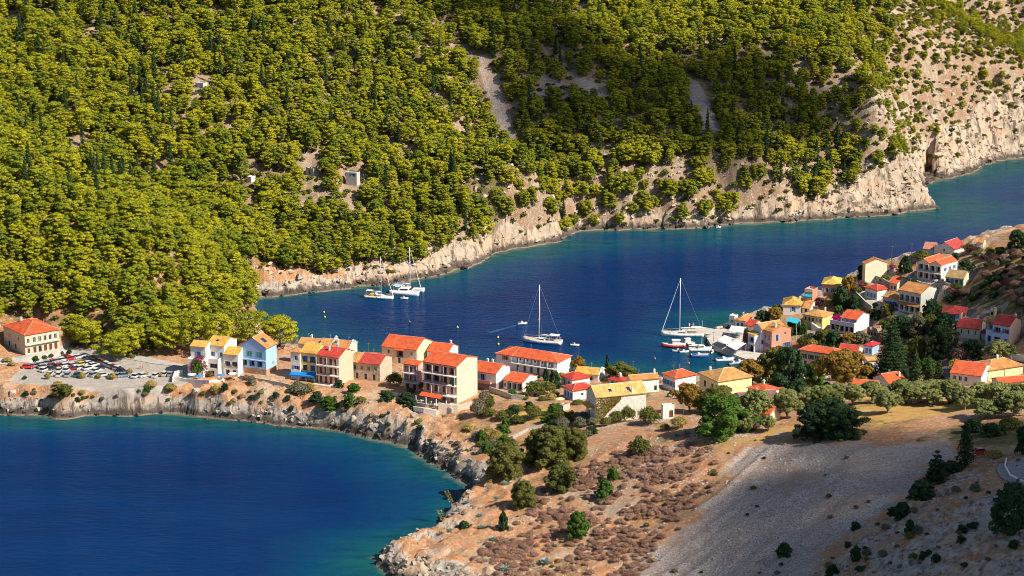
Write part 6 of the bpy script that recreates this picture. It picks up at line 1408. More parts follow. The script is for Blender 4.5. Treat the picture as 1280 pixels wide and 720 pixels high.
# restaurant awnings on the quay
def awning(quad, z0, z1, label, col=(.74, .70, .66)):
    P = [pz(*p, z) for p, z in zip(quad, (z0, z0, z1, z1))]; c = sum((Vector(p) for p in P), Vector()) / 4; r = empty("restaurant_awning", (c.x, c.y, 1.5)); tag(r, label, "awning")
    L_ = [(p[0] - c.x, p[1] - c.y, p[2] - 1.5) for p in P]
    slab("canopy", L_, [(0, 1, 2, 3)], .06, plain("canvas_" + hexkey(col), col, .8, .08), r)
    for p in L_: b = MB(); b.tube((p[0] * .96, p[1] * .96, -.4), (p[0] * .96, p[1] * .96, p[2]), .05); b.build("post", PW, r)
    for i in range(6):
        b = MB(); x, y = rv.uniform(-.6, .6), rv.uniform(-.6, .6); q = Vector(L_[0]).lerp(Vector(L_[1]), .5 + x * .5).lerp(Vector(L_[3]).lerp(Vector(L_[2]), .5 + x * .5), .5 + y * .5); b.box(q.x - .4, q.x + .4, q.y - .4, q.y + .4, .7, .75); b.box(q.x - .05, q.x + .05, q.y - .05, q.y + .05, 0, .7); b.build("table", plain("table_blue", (.10, .14, .35), .6), r)
awning([(911, 414), (928, 416), (933, 409), (914, 407)], 4.0, 4.4, "grey white restaurant canopy farthest out on the quay")
awning([(897, 424), (908, 431), (919, 424), (906, 419)], 3.6, 4.1, "cream restaurant canopy at the water's edge of the quay")
awning([(908, 432), (920, 438), (933, 429), (920, 425)], 3.6, 4.4, "white peaked restaurant canopy beside the climber")
awning([(982, 401), (996, 405), (1001, 400), (986, 396)], 9.0, 9.3, "turquoise shade canopy below the square white house", (.02, .40, .55))
# poles, lamps, dishes
WOOD = plain("pole_wood", (.16, .12, .09), .9)
for x, y, t, l in [(841, 493, 455, "utility pole beside the orange hipped harbour house"), (853.5, 534, 496, "utility pole before the large bright green tree"), (791, 471, 450, "thin pole on the harbour front behind the white house"), (1070, 369, 338, "tall pole beside the village lane"), (1038, 352, 340, "thin mast on the lemon roofed house terrace"), (1139, 330, 304, "pole behind the twin gabled villa"), (1114, 336, 307, "pole right of the tall cream house"), (1255, 480, 462, "pole before the yellow walled house"), (1267, 492, 479, "short pole at the right among olives"), (461, 452, 428, "white lamp mast on the harbour front"), (1226, 425, 400, "lamp pole beside the church"), (920, 417, 398, "pole among the restaurant canopies"), (892, 430, 414, "lamp pole at the quay corner"), (1024, 455, 433, "pole before the long cream house")]:
    p = hit(x, y); hh = max(3, (y - t) / ppm(*p) / .96); r = empty("utility_pole", p); tag(r, l, "pole"); b = MB(); b.tube((0, 0, -.5), (0, 0, hh), .11, .07); b.build("pole", WOOD, r); b = MB(); b.box(-.55, .55, -.05, .05, hh - .5, hh - .38); b.build("crossarm", WOOD, r)
p = hit(95.5, 433); r = empty("street_lamp", p); tag(r, "grey street lamp at the corner of the guesthouse bank", "street lamp"); b = MB(); b.tube((0, 0, -.4), (0, 0, 4.2), .08, .06); b.build("pole", plain("steel", (.5, .5, .5), .5), r); b = MB(); b.box(-.5, .15, -.12, .12, 4.2, 4.32); b.build("lamp_head", plain("steel", (.5, .5, .5), .5), r)
for x, y, l in [(838, 500, "white satellite dish on the tiny hut's pink roof edge"), (947, 538, "white satellite dish on a stake at the edge of the dry field"), (957, 492, "white satellite dish beside the brown tiled roof")]:
    p = hit(x, y); r = empty("satellite_dish", p); tag(r, l, "satellite dish"); b = MB(); b.tube((0, 0, -.3), (0, 0, 1.6), .05); b.build("mount", WOOD, r)
    b = MB(); ring = [[(.62 * q * math.cos(t), -.1 - .22 * q * q * -1 - .2, 1.7 + .62 * q * math.sin(t)) for t in [6.283 * i / 12 for i in range(12)]] for q in (1.0, .6, .1)]; ring += [[(x_, y_ + .05, z_) for x_, y_, z_ in rg] for rg in ring[::-1]]; b.loft(ring); b.build("dish", PW, r, True)

# ------------------------------------------------------------------ boats
GEL = plain("gelcoat_white", (.80, .80, .79), .3, .05, .8); TEAK = plain("teak_deck", (.52, .42, .30), .7, .15, 2); ALU = plain("mast_alu", (.72, .72, .72), .4, .05, 1)
WIN = glass("boat_window", (.02, .025, .03)); ROPE = plain("rope_dark", (.30, .32, .36), .8); SAILC = plain("sail_cover", (.74, .74, .74), .8, .1, 1); BOOT = plain("boot_stripe", (.02, .04, .14), .4); NAVY = plain("canvas_navy", (.03, .08, .30), .8)
def hull_mesh(name, L, Bm, fb, sheer, mat, stern=.75, deck=None, bow_rake=.06, keel=.35, n=14):
    """hull lofted along x (bow at +L/2), deck flush with the sheer line"""
    mb = MB(); rings = []; dk = []
    for i in range(n):
        t = i / (n - 1); x = -L / 2 + L * t
        w = Bm / 2 * (stern + (1 - stern) * min(1, t * 2.2)) * (1 if t < .45 else max(.02, 1 - ((t - .45) / .55) ** 2.1))
        zs = fb + sheer * (t - .35) ** 2 * 2; xb = x - (1 - 0) * bow_rake * L * max(0, t - .7) * 1.2
        rings.append([(xb, 0, -keel), (xb, -w * .72, -.05), (x, -w * .96, fb * .4), (x, -w, zs), (x, w, zs), (x, w * .96, fb * .4), (xb, w * .72, -.05)])
    mb.loft(rings)
    if deck:
        k = len(mb.f)
        mb.add([(r[3][0], r[3][1] * .93, r[3][2] + .012) for r in rings] + [(r[4][0], r[4][1] * .93, r[4][2] + .012) for r in rings], [(i, i + 1, n + i + 1, n + i) for i in range(n - 1)], 1)
    return mb.mesh(name, [mat, deck] if deck else mat, True)
def rounded_cabin(L0, L1, w0, w1, z0, z1, m=0):
    mb = MB(); rings = []
    for x, w, z in ((L0, w0 * .96, z0 + (z1 - z0) * .25), (L0 + .25, w0, z1), ((L0 + L1) / 2, (w0 + w1) / 2, z1), (L1 - (L1 - L0) * .3, w1, z1 - .06), (L1, w1 * .75, z0 + .05)):
        rings.append([(x, -w / 2, z0), (x, -w / 2 * .86, z), (x, 0, z + .07), (x, w / 2 * .86, z), (x, w / 2, z0)])
    mb.loft(rings); return mb
def spars(root, xm, H_, z0, L, boom_l, bow, stern, col=None, furl=True, spread=2):
    b = MB(); b.tube((xm, 0, z0), (xm, 0, z0 + H_), .17, .12, 8)
    m = b.build("mast", ALU, root, True)
    for k in range(spread):
        z = z0 + H_ * (.36 + .27 * k); s = MB(); s.tube((xm, -1.15 + .3 * k, z), (xm, 1.15 - .3 * k, z), .05); s.build("spreader", ALU, m)
    b = MB(); b.tube((xm - .2, 0, z0 + 1.0), (xm - boom_l, 0, z0 + 1.15), .09); bo = b.build("boom", ALU, root)
    b = MB(); b.chain([(xm - .25, 0, z0 + 1.35), (xm - boom_l * .4, 0, z0 + 1.38), (xm - boom_l * .97, 0, z0 + 1.25)], [.28, .24, .12], 8); b.build("furled_sail", SAILC, bo, True)
    b = MB(); b.tube((bow, 0, z0 - .1), (xm + .1, 0, z0 + H_ * .97), .16 if furl else .035, .05 if furl else .03); b.build("furled_genoa" if furl else "forestay", col or SAILC, root)
    b = MB(); b.tube((stern, 0, z0 - .1), (xm, 0, z0 + H_), .03); b.build("backstay", ROPE, root)
    for s in (-1, 1): b = MB(); b.tube((xm - .3, s * L * .125, z0 - .2), (xm, s * .1, z0 + H_ * .9), .028); b.build("shroud", ROPE, root)
def rails(root, L, Bm, z):
    for s in (-1, 1):
        b = MB(); b.chain([(-L * .46, s * Bm * .40, z + .75), (0, s * Bm * .47, z + .7), (L * .3, s * Bm * .33, z + .75), (L * .47, s * .08, z + .9)], [.03] * 4, 4)
        for t, w in ((-.44, .40), (-.2, .46), (.05, .46), (.28, .34), (.45, .08)): b.tube((L * t, s * Bm * w, z - .1), (L * t, s * Bm * w, z + .75), .025, n=4)
        b.build("guard_rail", ALU, root)
def sailboat(p, rz, L, mast, label, genoa=None, bimini=SAILC, extra=None):
    Bm = L * .29; r = empty("sailboat", (p[0], p[1], 0), rz); tag(r, label, "sailboat", "sailing yachts in the bay")
    link("hull", hull_mesh("hull", L, Bm, L * .085, L * .05, GEL, .78, TEAK), r)
    b = MB(); w = Bm * 1.002
    for s in (-1, 1): b.add([(-L * .49, s * Bm * .33, .02), (L * .38, s * .45 * 1, .02), (L * .40, s * .45, .22), (-L * .49, s * Bm * .345, .22)], [(0, 1, 2, 3)])
    z = L * .09
    c = rounded_cabin(-L * .10, L * .24, Bm * .60, Bm * .34, z, z + .55).build("cabin", GEL, r, False)
    for s in (-1, 1): b = MB(); b.add([(-L * .07, s * Bm * .292, z + .15), (L * .10, s * Bm * .235, z + .15), (L * .10, s * Bm * .225, z + .38), (-L * .07, s * Bm * .282, z + .38)], [(0, 1, 2, 3)]); b.build("cabin_window", WIN, c)
    b = MB(); b.box(-L * .40, -L * .14, -Bm * .22, Bm * .22, z - .25, z + .03); b.build("cockpit", TEAK, r)
    b = MB(); b.tube((-L * .36, 0, z), (-L * .36, 0, z + .9), .06); b.tube((-L * .362, -.45, z + .8), (-L * .362, .45, z + .8), .04); b.build("steering_wheel", ALU, r)
    slab("bimini", [(-L * .44, -Bm * .3, z + 1.9), (-L * .2, -Bm * .3, z + 2.0), (-L * .2, Bm * .3, z + 2.0), (-L * .44, Bm * .3, z + 1.9)], [(0, 1, 2, 3)], .06, bimini, r)
    for sx in (-.42, -.22):
        for s in (-1, 1): b = MB(); b.tube((L * sx, s * Bm * .36, z), (L * sx, s * Bm * .28, z + 1.92), .03); b.build("bimini_post", ALU, r)
    slab("sprayhood", [(-L * .13, -Bm * .27, z + 1.15), (-L * .05, -Bm * .25, z + .5), (-L * .05, Bm * .25, z + .5), (-L * .13, Bm * .27, z + 1.15)], [(0, 1, 2, 3)], .05, bimini, r)
    spars(r, L * .07, mast, z + .3, L, L * .36, L * .485, -L * .48, genoa); rails(r, L, Bm, z + .1)
    for i in range(5):
        for s in (-1, 1): b = MB(); x = -L * .3 + L * .13 * i; b.chain([(x, s * Bm * .5, .25), (x, s * Bm * .52, .5), (x, s * Bm * .505, .95)], [.06, .14, .05], 6); b.build("fender", NAVY, r)
    if extra: b = MB(); b.box(-L * .3, -L * .16, -Bm * .25, Bm * .12, z + .1, z + .9); b.build("awning_bundle", extra, r)
    return r
def S0(px, py): return pz(px, py, 0)
sailboat(S0(677.5, 428.5), math.radians(162), 14.6, 19.6, "large white sailing yacht anchored alone in the middle of the bay", plain("sail_blue", (.10, .22, .55), .8))
sailboat(S0(853, 420), math.radians(178), 15.4, 19.8, "tall white sailing yacht moored alongside the stone pier")
sailboat(S0(474, 373), math.radians(-14), 11.6, 15.2, "white sailing yacht with a yellow bundle moored left of the catamaran", None, SAILC, plain("canvas_yellow", (.75, .50, .02), .8))
def catamaran(p, rz, L):
    r = empty("catamaran", (p[0], p[1], 0), rz); tag(r, "white cruising catamaran moored under the pale far rocks", "catamaran"); W = L * .27
    for s in (-1, 1): o = link("hull", hull_mesh("hull", L, 1.9, 1.35, .6, GEL, .8, GEL), r); o.location = (0, s * W, 0)
    b = MB(); b.box(-L * .40, L * .18, -W + .75, W - .75, .75, 1.42); b.build("bridge_deck", GEL, r)
    c = rounded_cabin(-L * .24, L * .2, W * 1.7, W * 1.2, 1.42, 2.55).build("cabin", GEL, r)
    for s in (-1, 1): b = MB(); b.add([(-L * .18, s * W * .83, 1.7), (L * .08, s * W * .68, 1.7), (L * .08, s * W * .62, 2.25), (-L * .18, s * W * .76, 2.25)], [(0, 1, 2, 3)]); b.build("cabin_window", WIN, c)
    b = MB(); b.box(L * .10, L * .18, -W * .5, W * .5, 1.75, 2.2); b.build("front_window", WIN, c)
    slab("bimini", [(-L * .42, -W * .8, 3.15), (-L * .12, -W * .8, 3.3), (-L * .12, W * .8, 3.3), (-L * .42, W * .8, 3.15)], [(0, 1, 2, 3)], .1, plain("canvas_paleblue", (.35, .55, .70), .8), r)
    for x in (-.4, -.14):
        for s in (-1, 1): b = MB(); b.tube((L * x, s * W * .7, 1.4), (L * x, s * W * .7, 3.2), .05); b.build("bimini_post", ALU, r)
    b = MB(); b.box(-L * .06, -L * .02, -.3, .3, 2.6, 3.3); b.build("red_jacket_bundle", plain("canvas_red", (.6, .03, .02), .8), r)
    b = MB(); b.tube((L * .47, -W, 1.5), (L * .47, W, 1.5), .09); b.build("crossbeam", ALU, r)
    b = MB(); b.add([(L * .2, -W * .75, 1.38), (L * .46, -W * .85, 1.38), (L * .46, W * .85, 1.38), (L * .2, W * .75, 1.38)], [(0, 1, 2, 3)]); b.build("trampoline", plain("net_grey", (.4, .4, .4), .9), r)
    spars(r, L * .1, L * 1.32, 2.5, L, L * .42, L * .47, -L * .45); return r
catamaran(S0(509, 366.5), math.radians(-16), 12.0)
def small_boat(px, py, rz, L, label, hullm=GEL, kind='console', deckm=None, group="small craft in the harbour"):
    p = S0(px, py); r = empty("motor_boat" if kind != 'caique' else "fishing_boat", (p[0], p[1], 0), math.radians(rz)); tag(r, label, "boat", group); Bm = L * .36
    link("hull", hull_mesh("hull", L, Bm, L * .11 + .15, L * .07, hullm, .8, deckm or TEAK, n=10), r)
    z = L * .11 + .2
    if kind == 'console':
        b = MB(); b.box(-L * .12, L * .04, -Bm * .2, Bm * .2, z - .1, z + .6); c = b.build("console", GEL, r); b = MB(); b.box(L * .02, L * .06, -Bm * .2, Bm * .2, z + .6, z + .95); b.build("windscreen", WIN, c)
        b = MB(); b.box(-L * .38, -L * .22, -Bm * .3, Bm * .3, z - .05, z + .3); b.build("bench", NAVY, r)
    elif kind == 'cabin':
        c = rounded_cabin(-L * .1, L * .28, Bm * .75, Bm * .5, z, z + 1.0).build("cabin", GEL, r)
        for s in (-1, 1): b = MB(); b.add([(-L * .06, s * Bm * .36, z + .35), (L * .16, s * Bm * .29, z + .35), (L * .14, s * Bm * .26, z + .8), (-L * .06, s * Bm * .335, z + .8)], [(0, 1, 2, 3)]); b.build("cabin_window", WIN, c)
    elif kind == 'caique':
        b = MB(); b.box(-L * .25, L * .05, -Bm * .26, Bm * .26, z, z + 1.5); c = b.build("wheelhouse", GEL, r)
        b = MB(); b.box(L * .045, L * .058, -Bm * .2, Bm * .2, z + .8, z + 1.3); b.build("front_window", WIN, c); b = MB(); b.box(-L * .28, L * .08, -Bm * .32, Bm * .32, z + 1.5, z + 1.6); b.build("wheelhouse_roof", GEL, c)
        b = MB(); b.tube((L * .2, 0, z - .2), (L * .2, 0, z + 2.6), .06); b.build("mast", WOOD, r)
    b = MB(); b.box(-L * .5 - .35, -L * .5 + .02, -.18, .18, .1, z + .45); b.build("outboard_engine", plain("engine_black", (.03, .03, .03), .4), r)
    return r
BLUEH, REDH = plain("hull_blue", (.06, .12, .42), .35), plain("hull_red", (.55, .06, .05), .35)
small_boat(842, 434, 178, 8.6, "red and white fishing boat lying below the moored yacht", REDH, 'caique', GEL); small_boat(857, 431.5, -160, 6.5, "white boat with a wheelhouse next to the red fishing boat", GEL, 'caique')
o = small_boat(847, 440, 170, 4.0, "small white tender left of the little sailing boat"); small_boat(855, 440.5, 10, 3.4, "white dinghy beside the little sailing boat"); small_boat(866, 432.5, 5, 3.2, "tiny white dinghy between pier and fishing boats")
r = small_boat(875, 438.5, 5, 8.2, "little white sailing boat with a bare mast by the quay", GEL, 'cabin'); b = MB(); b.tube((.6, 0, 1.2), (.6, 0, 11.0), .08, .05); b.build("mast", ALU, r); b = MB(); b.tube((.5, 0, 2.2), (-2.8, 0, 2.3), .06); b.build("boom", ALU, r)
small_boat(875, 446, 3, 6.6, "blue hulled open boat nearest the quay wall", BLUEH); small_boat(906, 451, 12, 6.8, "white motor boat with a sky blue deck moored stern to the quay", GEL, 'console', plain("deck_skyblue", (.2, .45, .75), .6)); small_boat(925, 454, 16, 5.0, "white open boat right of the sky blue decked one"); small_boat(917, 455, 30, 4.2, "small grey inflatable squeezed beside the white open boat", plain("rubber_grey", (.3, .3, .32), .7)); small_boat(934, 459, 24, 4.4, "white boat deepest in the harbour basin corner"); small_boat(890, 440.5, 70, 3.6, "white dinghy tied to the bend of the quay")
small_boat(718.5, 432, -8, 3.2, "tiny white launch right of the anchored yacht", GEL, 'console', None, "small craft out in the bay"); small_boat(653, 405, 12, 3.6, "white dinghy speeding left of the anchored yacht with a wake", GEL, 'console', None, "small craft out in the bay"); small_boat(505.5, 373.5, -5, 3.0, "white tender tied under the catamaran's stern", GEL, 'console', None, "small craft out in the bay"); small_boat(898, 284.5, 5, 2.4, "distant small boat under the far pale shore", GEL, 'console', None, "small craft out in the bay")
# wake of the dinghy: foam streak lying on the water
a, c = S0(650, 405.6), S0(612, 416); d = (c - a); nrm = np.array((-d[1], d[0], 0)) / np.linalg.norm(d); V = []; n = 26
for i in range(n):
    t = i / (n - 1); w = (.45 + .9 * t) * (1 + .25 * math.sin(i * 2.3)); q = a + d * t
    V += [q - nrm * w + (0, 0, .02), q + nrm * w * .8 + (0, 0, .02)]
tag(link("wake", np_mesh("wake", np.array(V), [(2 * i, 2 * i + 1, 2 * i + 3, 2 * i + 2) for i in range(n - 1)], plain("wake_water", (.015, .075, .19), .3, .5, .5))), kind="structure")
for x, y, c, l in [(572, 410, (.75, .7, .03), "yellow mooring buoy left in open water"), (622.5, 422.5, (.75, .7, .03), "upper yellow mooring buoy of the pair by the hotel block"), (623, 431, (.75, .7, .03), "lower yellow mooring buoy of the pair by the hotel block"), (406, 397, (.75, .7, .03), "yellow buoy off the round pine"), (405, 391, (.75, .7, .03), "farther yellow buoy off the round pine"), (512, 403, (.2, .22, .05), "dull green buoy below the catamaran"), (861, 455, (.75, .15, .05), "orange buoy in front of the blue hulled boat"), (818.5, 449, (.4, .2, .12), "brownish buoy left of the harbour")]:
    p = S0(x, y); r = empty("mooring_buoy", p); tag(r, l, "buoy"); bm = bmesh.new(); bmesh.ops.create_uvsphere(bm, u_segments=12, v_segments=8, radius=.36)
    for v in bm.verts: v.co.z = v.co.z * 1.1 + .25
    me = bpy.data.meshes.new("float"); bm.to_mesh(me); bm.free(); me.materials.append(plain("buoy_" + hexkey(c), c, .5)); link("float", me, r); b = MB(); b.tube((0, 0, .7), (0, 0, 1.05), .07); b.build("ring", ROPE, r)

# ------------------------------------------------------------------ cars
def car_protos():
    TY = plain("tyre", (.02, .02, .02), .8); GL = glass("car_glass", (.015, .02, .025)); LP = plain("lamp_white", (.8, .8, .75), .3); RL = plain("lamp_red", (.5, .02, .02), .3)
    m, N, L, B = newmat("car_paint"); oi = N.new("ShaderNodeObjectInfo"); L.new(oi.outputs["Color"], B.inputs["Base Color"]); B.inputs["Roughness"].default_value = .3; B.inputs["Coat Weight"].default_value = .4
    out = []
    for k, (L_, W_, hb, ht, c0, c1) in enumerate([(4.1, 1.75, .92, 1.48, -.46, .22), (4.4, 1.78, .90, 1.44, -.40, .20), (3.7, 1.68, .95, 1.52, -.48, .24)]):
        r = empty("parked_car", (0, 0, -500)); b = MB(); rings = []
        for t, w, zt in ((-.5, .84, hb * .82), (-.47, .95, hb * .98), (-.2, 1, hb), (.15, 1, hb), (.36, .97, hb * .90), (.47, .90, hb * .78), (.5, .78, hb * .6)):
            x = t * L_; y = W_ / 2 * w; rings.append([(x, -y * .92, .24), (x, -y, .5), (x, -y * .95, zt), (x, y * .95, zt), (x, y, .5), (x, y * .92, .24)])
        b.loft(rings)
        rr = [[(x, -w, z), (x, w, z), (x, w, z + .06), (x, -w, z + .06)] for x, w, z in ((c0 * L_ + .35, W_ * .36, ht - .04), (-.05 * L_, W_ * .38, ht), (.08 * L_, W_ * .37, ht - .04))]; b.loft(rr)
        body = b.build("body", m, r, False)
        b = MB(); b.loft([[(c0 * L_, -W_ * .44, hb - .02), (c1 * L_ + .2, -W_ * .44, hb - .04), (c1 * L_ + .2, W_ * .44, hb - .04), (c0 * L_, W_ * .44, hb - .02)], [(c0 * L_ + .35, -W_ * .36, ht - .02), (.09 * L_, -W_ * .36, ht - .02), (.09 * L_, W_ * .36, ht - .02), (c0 * L_ + .35, W_ * .36, ht - .02)]]); b.build("windows", GL, r)
        for sx in (-.31, .31):
            for s in (-1, 1):
                b = MB(); b.tube((sx * L_, s * (W_ / 2 - .2), .31), (sx * L_, s * (W_ / 2 + .005), .31), .31, n=12); w = b.build("wheel", TY, r); b = MB(); b.tube((sx * L_, s * (W_ / 2 + .002), .31), (sx * L_, s * (W_ / 2 + .012), .31), .18, n=8); b.build("rim", ALU, w)
        for s in (-1, 1):
            b = MB(); b.box(L_ * .455, L_ * .485, s * W_ * .33 - .18, s * W_ * .33 + .18, .55, .70); b.build("headlight", LP, r)
            b = MB(); b.box(-L_ * .503, -L_ * .47, s * W_ * .36 - .12, s * W_ * .36 + .12, .62, .80); b.build("taillight", RL, r)
        out.append(tree_of(r))
    return out
CARS = car_protos(); used = [False] * 3
CW_, CR, CB, CM, CK, CY, CO, CG, CT = (.60, .60, .60), (.55, .02, .02), (.18, .26, .36), (.22, .01, .02), (.03, .035, .045), (.80, .55, .02), (.65, .10, .03), (.30, .32, .34), (.02, .10, .13)
CN = {CW_: "white", CR: "red", CB: "blue grey", CM: "maroon", CK: "dark", CY: "yellow", CO: "orange", CG: "grey", CT: "dark teal"}
CL = [(35, 461, CR, 8, "long red car nearest the left end of the parked rows"), (44, 459, CB, 20, "blue grey car just behind the leftmost red car"), (51, 457.5, CW_, 20, "white car third from the left in the back row"), (61, 455.5, CB, 14, "blue grey van like car in the back row"), (68, 453.5, CR, 40, "red car behind the blue grey van"), (72, 453, CG, 40, None), (79, 451.5, CW_, 35, None), (83, 448, CM, 25, "maroon car farthest back by the bank"), (88, 450, CR, 40, "red car near the clipped bushes in the back row"), (94, 448.5, CW_, 40, None), (99.5, 447.5, CW_, 50, None),
      (65, 462, CK, 55, "dark car at the left of the middle row"), (67, 458.5, CM, 30, "maroon car between back and middle rows"), (74, 459, CM, 55, "maroon car in the middle row"), (74.5, 464.5, CW_, 80, None), (83, 458.5, CW_, 40, None), (84, 464, CW_, 75, None), (91.5, 462.5, CM, 30, "maroon car beside the yellow one's row"), (92, 458, CW_, 45, None), (103.5, 457, CY, 35, "the only yellow car in the car park"), (101.5, 461.5, CW_, 40, None), (110.5, 462, CW_, 45, None),
      (63, 469, CW_, 85, None), (74, 470, CW_, 85, None), (85, 470, CG, 85, None), (97, 470, CT, 75, "dark teal car at the front edge of the car park"), (107.5, 470, CW_, 80, None), (117.5, 470, CG, 60, None), (129, 470.5, CW_, 30, None), (117, 450.5, CK, -52, "dark car at the head of the diagonal row"), (121, 452, CT, -52, "dark teal car second in the diagonal row"), (125.5, 453.5, CG, -52, None), (129, 455, CO, -52, "orange red car in the diagonal row"), (133.5, 457.5, CW_, -52, None), (138, 459.5, CW_, -52, None), (142.5, 461.5, CM, -52, "maroon car near the end of the diagonal row"), (148, 463, CW_, -30, None), (152, 465.5, CK, -30, None), (156, 471, CB, 10, "low blue grey car at the right end of the front edge"), (181, 471, CW_, 40, None), (195, 471, CW_, 70, None), (206, 469.5, CW_, 80, None), (214, 469.5, CG, 80, None),
      (140, 471, CW_, 80, None), (147.5, 471, CG, 80, None), (56, 464, CW_, 60, None), (117, 458, CW_, 45, None), (105, 446, CG, 45, None), (55, 460, CG, 30, None), (121, 465, CW_, 50, None), (126, 462, CK, 50, None), (112, 456, CW_, 40, None), (170, 471.5, CW_, 70, None),
      (1173, 352, CW_, 10, "white car in front of the twin gabled villa"), (1187, 355, CW_, 60, "white car between villa and thatch coloured house"), (1222, 569.5, CR, -160, "dark red car parked at the road bend in the shade")]
for i, (x, y, c, rz, l) in enumerate(CL):
    p = hit(x, y); z = max(float(H(p.x + a, p.y + q)) for a in (-1, 0, 1) for q in (-1, 0, 1)); k = i % 3
    if x == 1222: z += .15
    if not used[k]:
        used[k] = True; r = CARS[k][0]; r.location = (p.x, p.y, z); r.rotation_euler = (0, 0, math.radians(rz)); ks = [q for q, _ in CARS[k][1]]
    else: r, ks = copy_thing(CARS[k], (p.x, p.y, z), math.radians(rz))
    for q in ks:
        if q.name.startswith("body"): q.color = (*c, 1)
    if l is None: l = CN[c] + " car parked in the crowded rows between the guesthouse and the white row"; g = CN[c] + " cars in the parked rows"
    else: g = "parked cars"
    tag(r, l, "car", g)

# ------------------------------------------------------------------ people
SKIN = plain("skin", (.50, .30, .22), .6)
def person(x, y, h, rz, cloth, label, sea=None):
    p = hit(x, y) if sea is None else Vector(pz(x, y, sea)); r = empty("person", p, math.radians(rz)); tag(r, label, "person")
    J = [(0, 0, .93, .13), (0, 0, 1.15, .12), (0, 0, 1.42, .13), (0, 0, 1.54, .055), (0, .01, 1.66, .10), (0, .01, 1.74, .08),
         (.10, 0, .88, .10), (.11, .06, .50, .065), (.12, -.02, .09, .045), (.12, .10, .04, .04), (-.10, 0, .88, .10), (-.11, -.06, .50, .065), (-.12, -.14, .09, .045), (-.12, -.03, .04, .04),
         (.19, 0, 1.40, .06), (.25, -.03, 1.13, .045), (.26, .06, .90, .035), (.26, .09, .82, .04), (-.19, 0, 1.40, .06), (-.25, .02, 1.13, .045), (-.26, .10, .90, .035), (-.26, .13, .82, .04)]
    E = [(0, 1), (1, 2), (2, 3), (3, 4), (4, 5), (0, 6), (6, 7), (7, 8), (8, 9), (0, 10), (10, 11), (11, 12), (12, 13), (2, 14), (14, 15), (15, 16), (16, 17), (2, 18), (18, 19), (19, 20), (20, 21)]
    k = h / 1.8; me = bpy.data.meshes.new("body"); me.from_pydata([tuple(v * k for v in j[:3]) for j in J], E, []); me.materials.append(SKIN)
    o = link("body", me, r); m = o.modifiers.new("skin", 'SKIN'); 
    for v, j in zip(me.skin_vertices[0].data if me.skin_vertices else [], J): v.radius = (j[3] * k, j[3] * k)
    if not me.skin_vertices:
        bm = bmesh.new(); bm.from_mesh(me); lay = bm.verts.layers.skin.verify(); bm.verts.ensure_lookup_table()
        for v, j in zip(bm.verts, J): v[lay].radius = (j[3] * k, j[3] * k); v[lay].use_root = v.index == 0
        bm.to_mesh(me); bm.free()
    o.modifiers.new("sub", 'SUBSURF').render_levels = 1
    b = MB(); b.loft([[(w * k * math.cos(t), w * .75 * k * math.sin(t), z * k) for t in [6.283 * i / 10 for i in range(10)]] for w, z in ((.20, .55), (.19, .9), (.165, 1.1), (.205, 1.38), (.10, 1.50))]); b.build("dress", plain("cloth_" + hexkey(cloth), cloth, .8), r, True)
    b = MB(); b.loft([[(w * k * math.cos(t), (-.02 + w * math.sin(t)) * k, z * k) for t in [6.283 * i / 10 for i in range(10)]] for w, z in ((.115, 1.66), (.122, 1.75), (.09, 1.83), (.02, 1.86))]); b.build("hair", plain("hair_dark", (.05, .03, .02), .7), r, True)
person(175.3, 461, 1.75, 80, (.75, .03, .20), "person in bright pink walking on the car park road"); person(178.5, 462, 1.7, 95, (.60, .05, .06), "person in red walking beside the one in pink")
person(861.5, 409.3, 1.8, 10, (.7, .7, .72), "person in white standing on the stone pier", 1.3); person(866.5, 409, 1.8, 200, (.7, .2, .03), "person in orange standing on the stone pier", 1.3)

def parasol(x, y, col, label):
    p = hit(x, y); r = empty("parasol", p); tag(r, label, "parasol"); b = MB(); b.tube((0, 0, 0), (0, 0, 2.6), .035); b.build("pole", WOOD, r)
    b = MB(); b.loft([[(q * math.cos(t), q * math.sin(t), z) for t in [6.283 * i / 8 for i in range(8)]] for q, z in ((1.5, 2.15), (1.45, 2.22), (.05, 2.65))]); b.build("canopy", plain("canvas_" + hexkey(col), col, .8), r)
    b = MB(); b.tube((.9, 0, .7), (.9, 0, .75), .4, n=10); b.tube((.9, 0, 0), (.9, 0, .7), .05); b.build("table", PW, r)
for x, y, c, l in [(240, 476, (.78, .76, .72), "white parasol at the left of the white row terrace"), (250, 478, (.05, .22, .55), "blue parasol in the middle of the white row terrace"), (277, 477, (.05, .22, .55), "blue parasol at the right of the white row terrace"), (291, 475, (.78, .74, .66), "cream parasol under the lower white row house"), (700, 507, (.75, .62, .35), "straw coloured parasol in the yard below the glazed house"), (672, 492, (.7, .08, .06), "red parasol beside the arcade house")]: parasol(x, y, c, l)

# ------------------------------------------------------------------ loose stones
def stone_proto(seed):
    rng = np.random.RandomState(seed); bm = bmesh.new(); bmesh.ops.create_icosphere(bm, subdivisions=1, radius=.5)
    for v in bm.verts: v.co *= .65 + .7 * rng.rand(); v.co.z *= .7
    me = bpy.data.meshes.new("stone"); bm.to_mesh(me); bm.free(); me.materials.append(plain("stone_grey", (.45, .42, .39), .9, .3, .8)); return ("stone", me, None)
STONES = [stone_proto(s) for s in (1, 2, 3)]
gx_, gy_ = jitter_grid(-40, 150, 400, 625, .85); gz_ = H(gx_, gy_); gu, gv = pix(gx_, gy_, gz_)
SC = [(560, 735), (640, 640), (740, 560), (860, 540), (1000, 545), (1180, 550), (1290, 590), (1290, 735)]
k = (poly_dist(SC, gu, gv) > 0) & (rs.rand(len(gx_)) < .16 + .6 * sstep(.0, .4, fbm(gx_, gy_, 12, 3))) & (gz_ > 2.5)
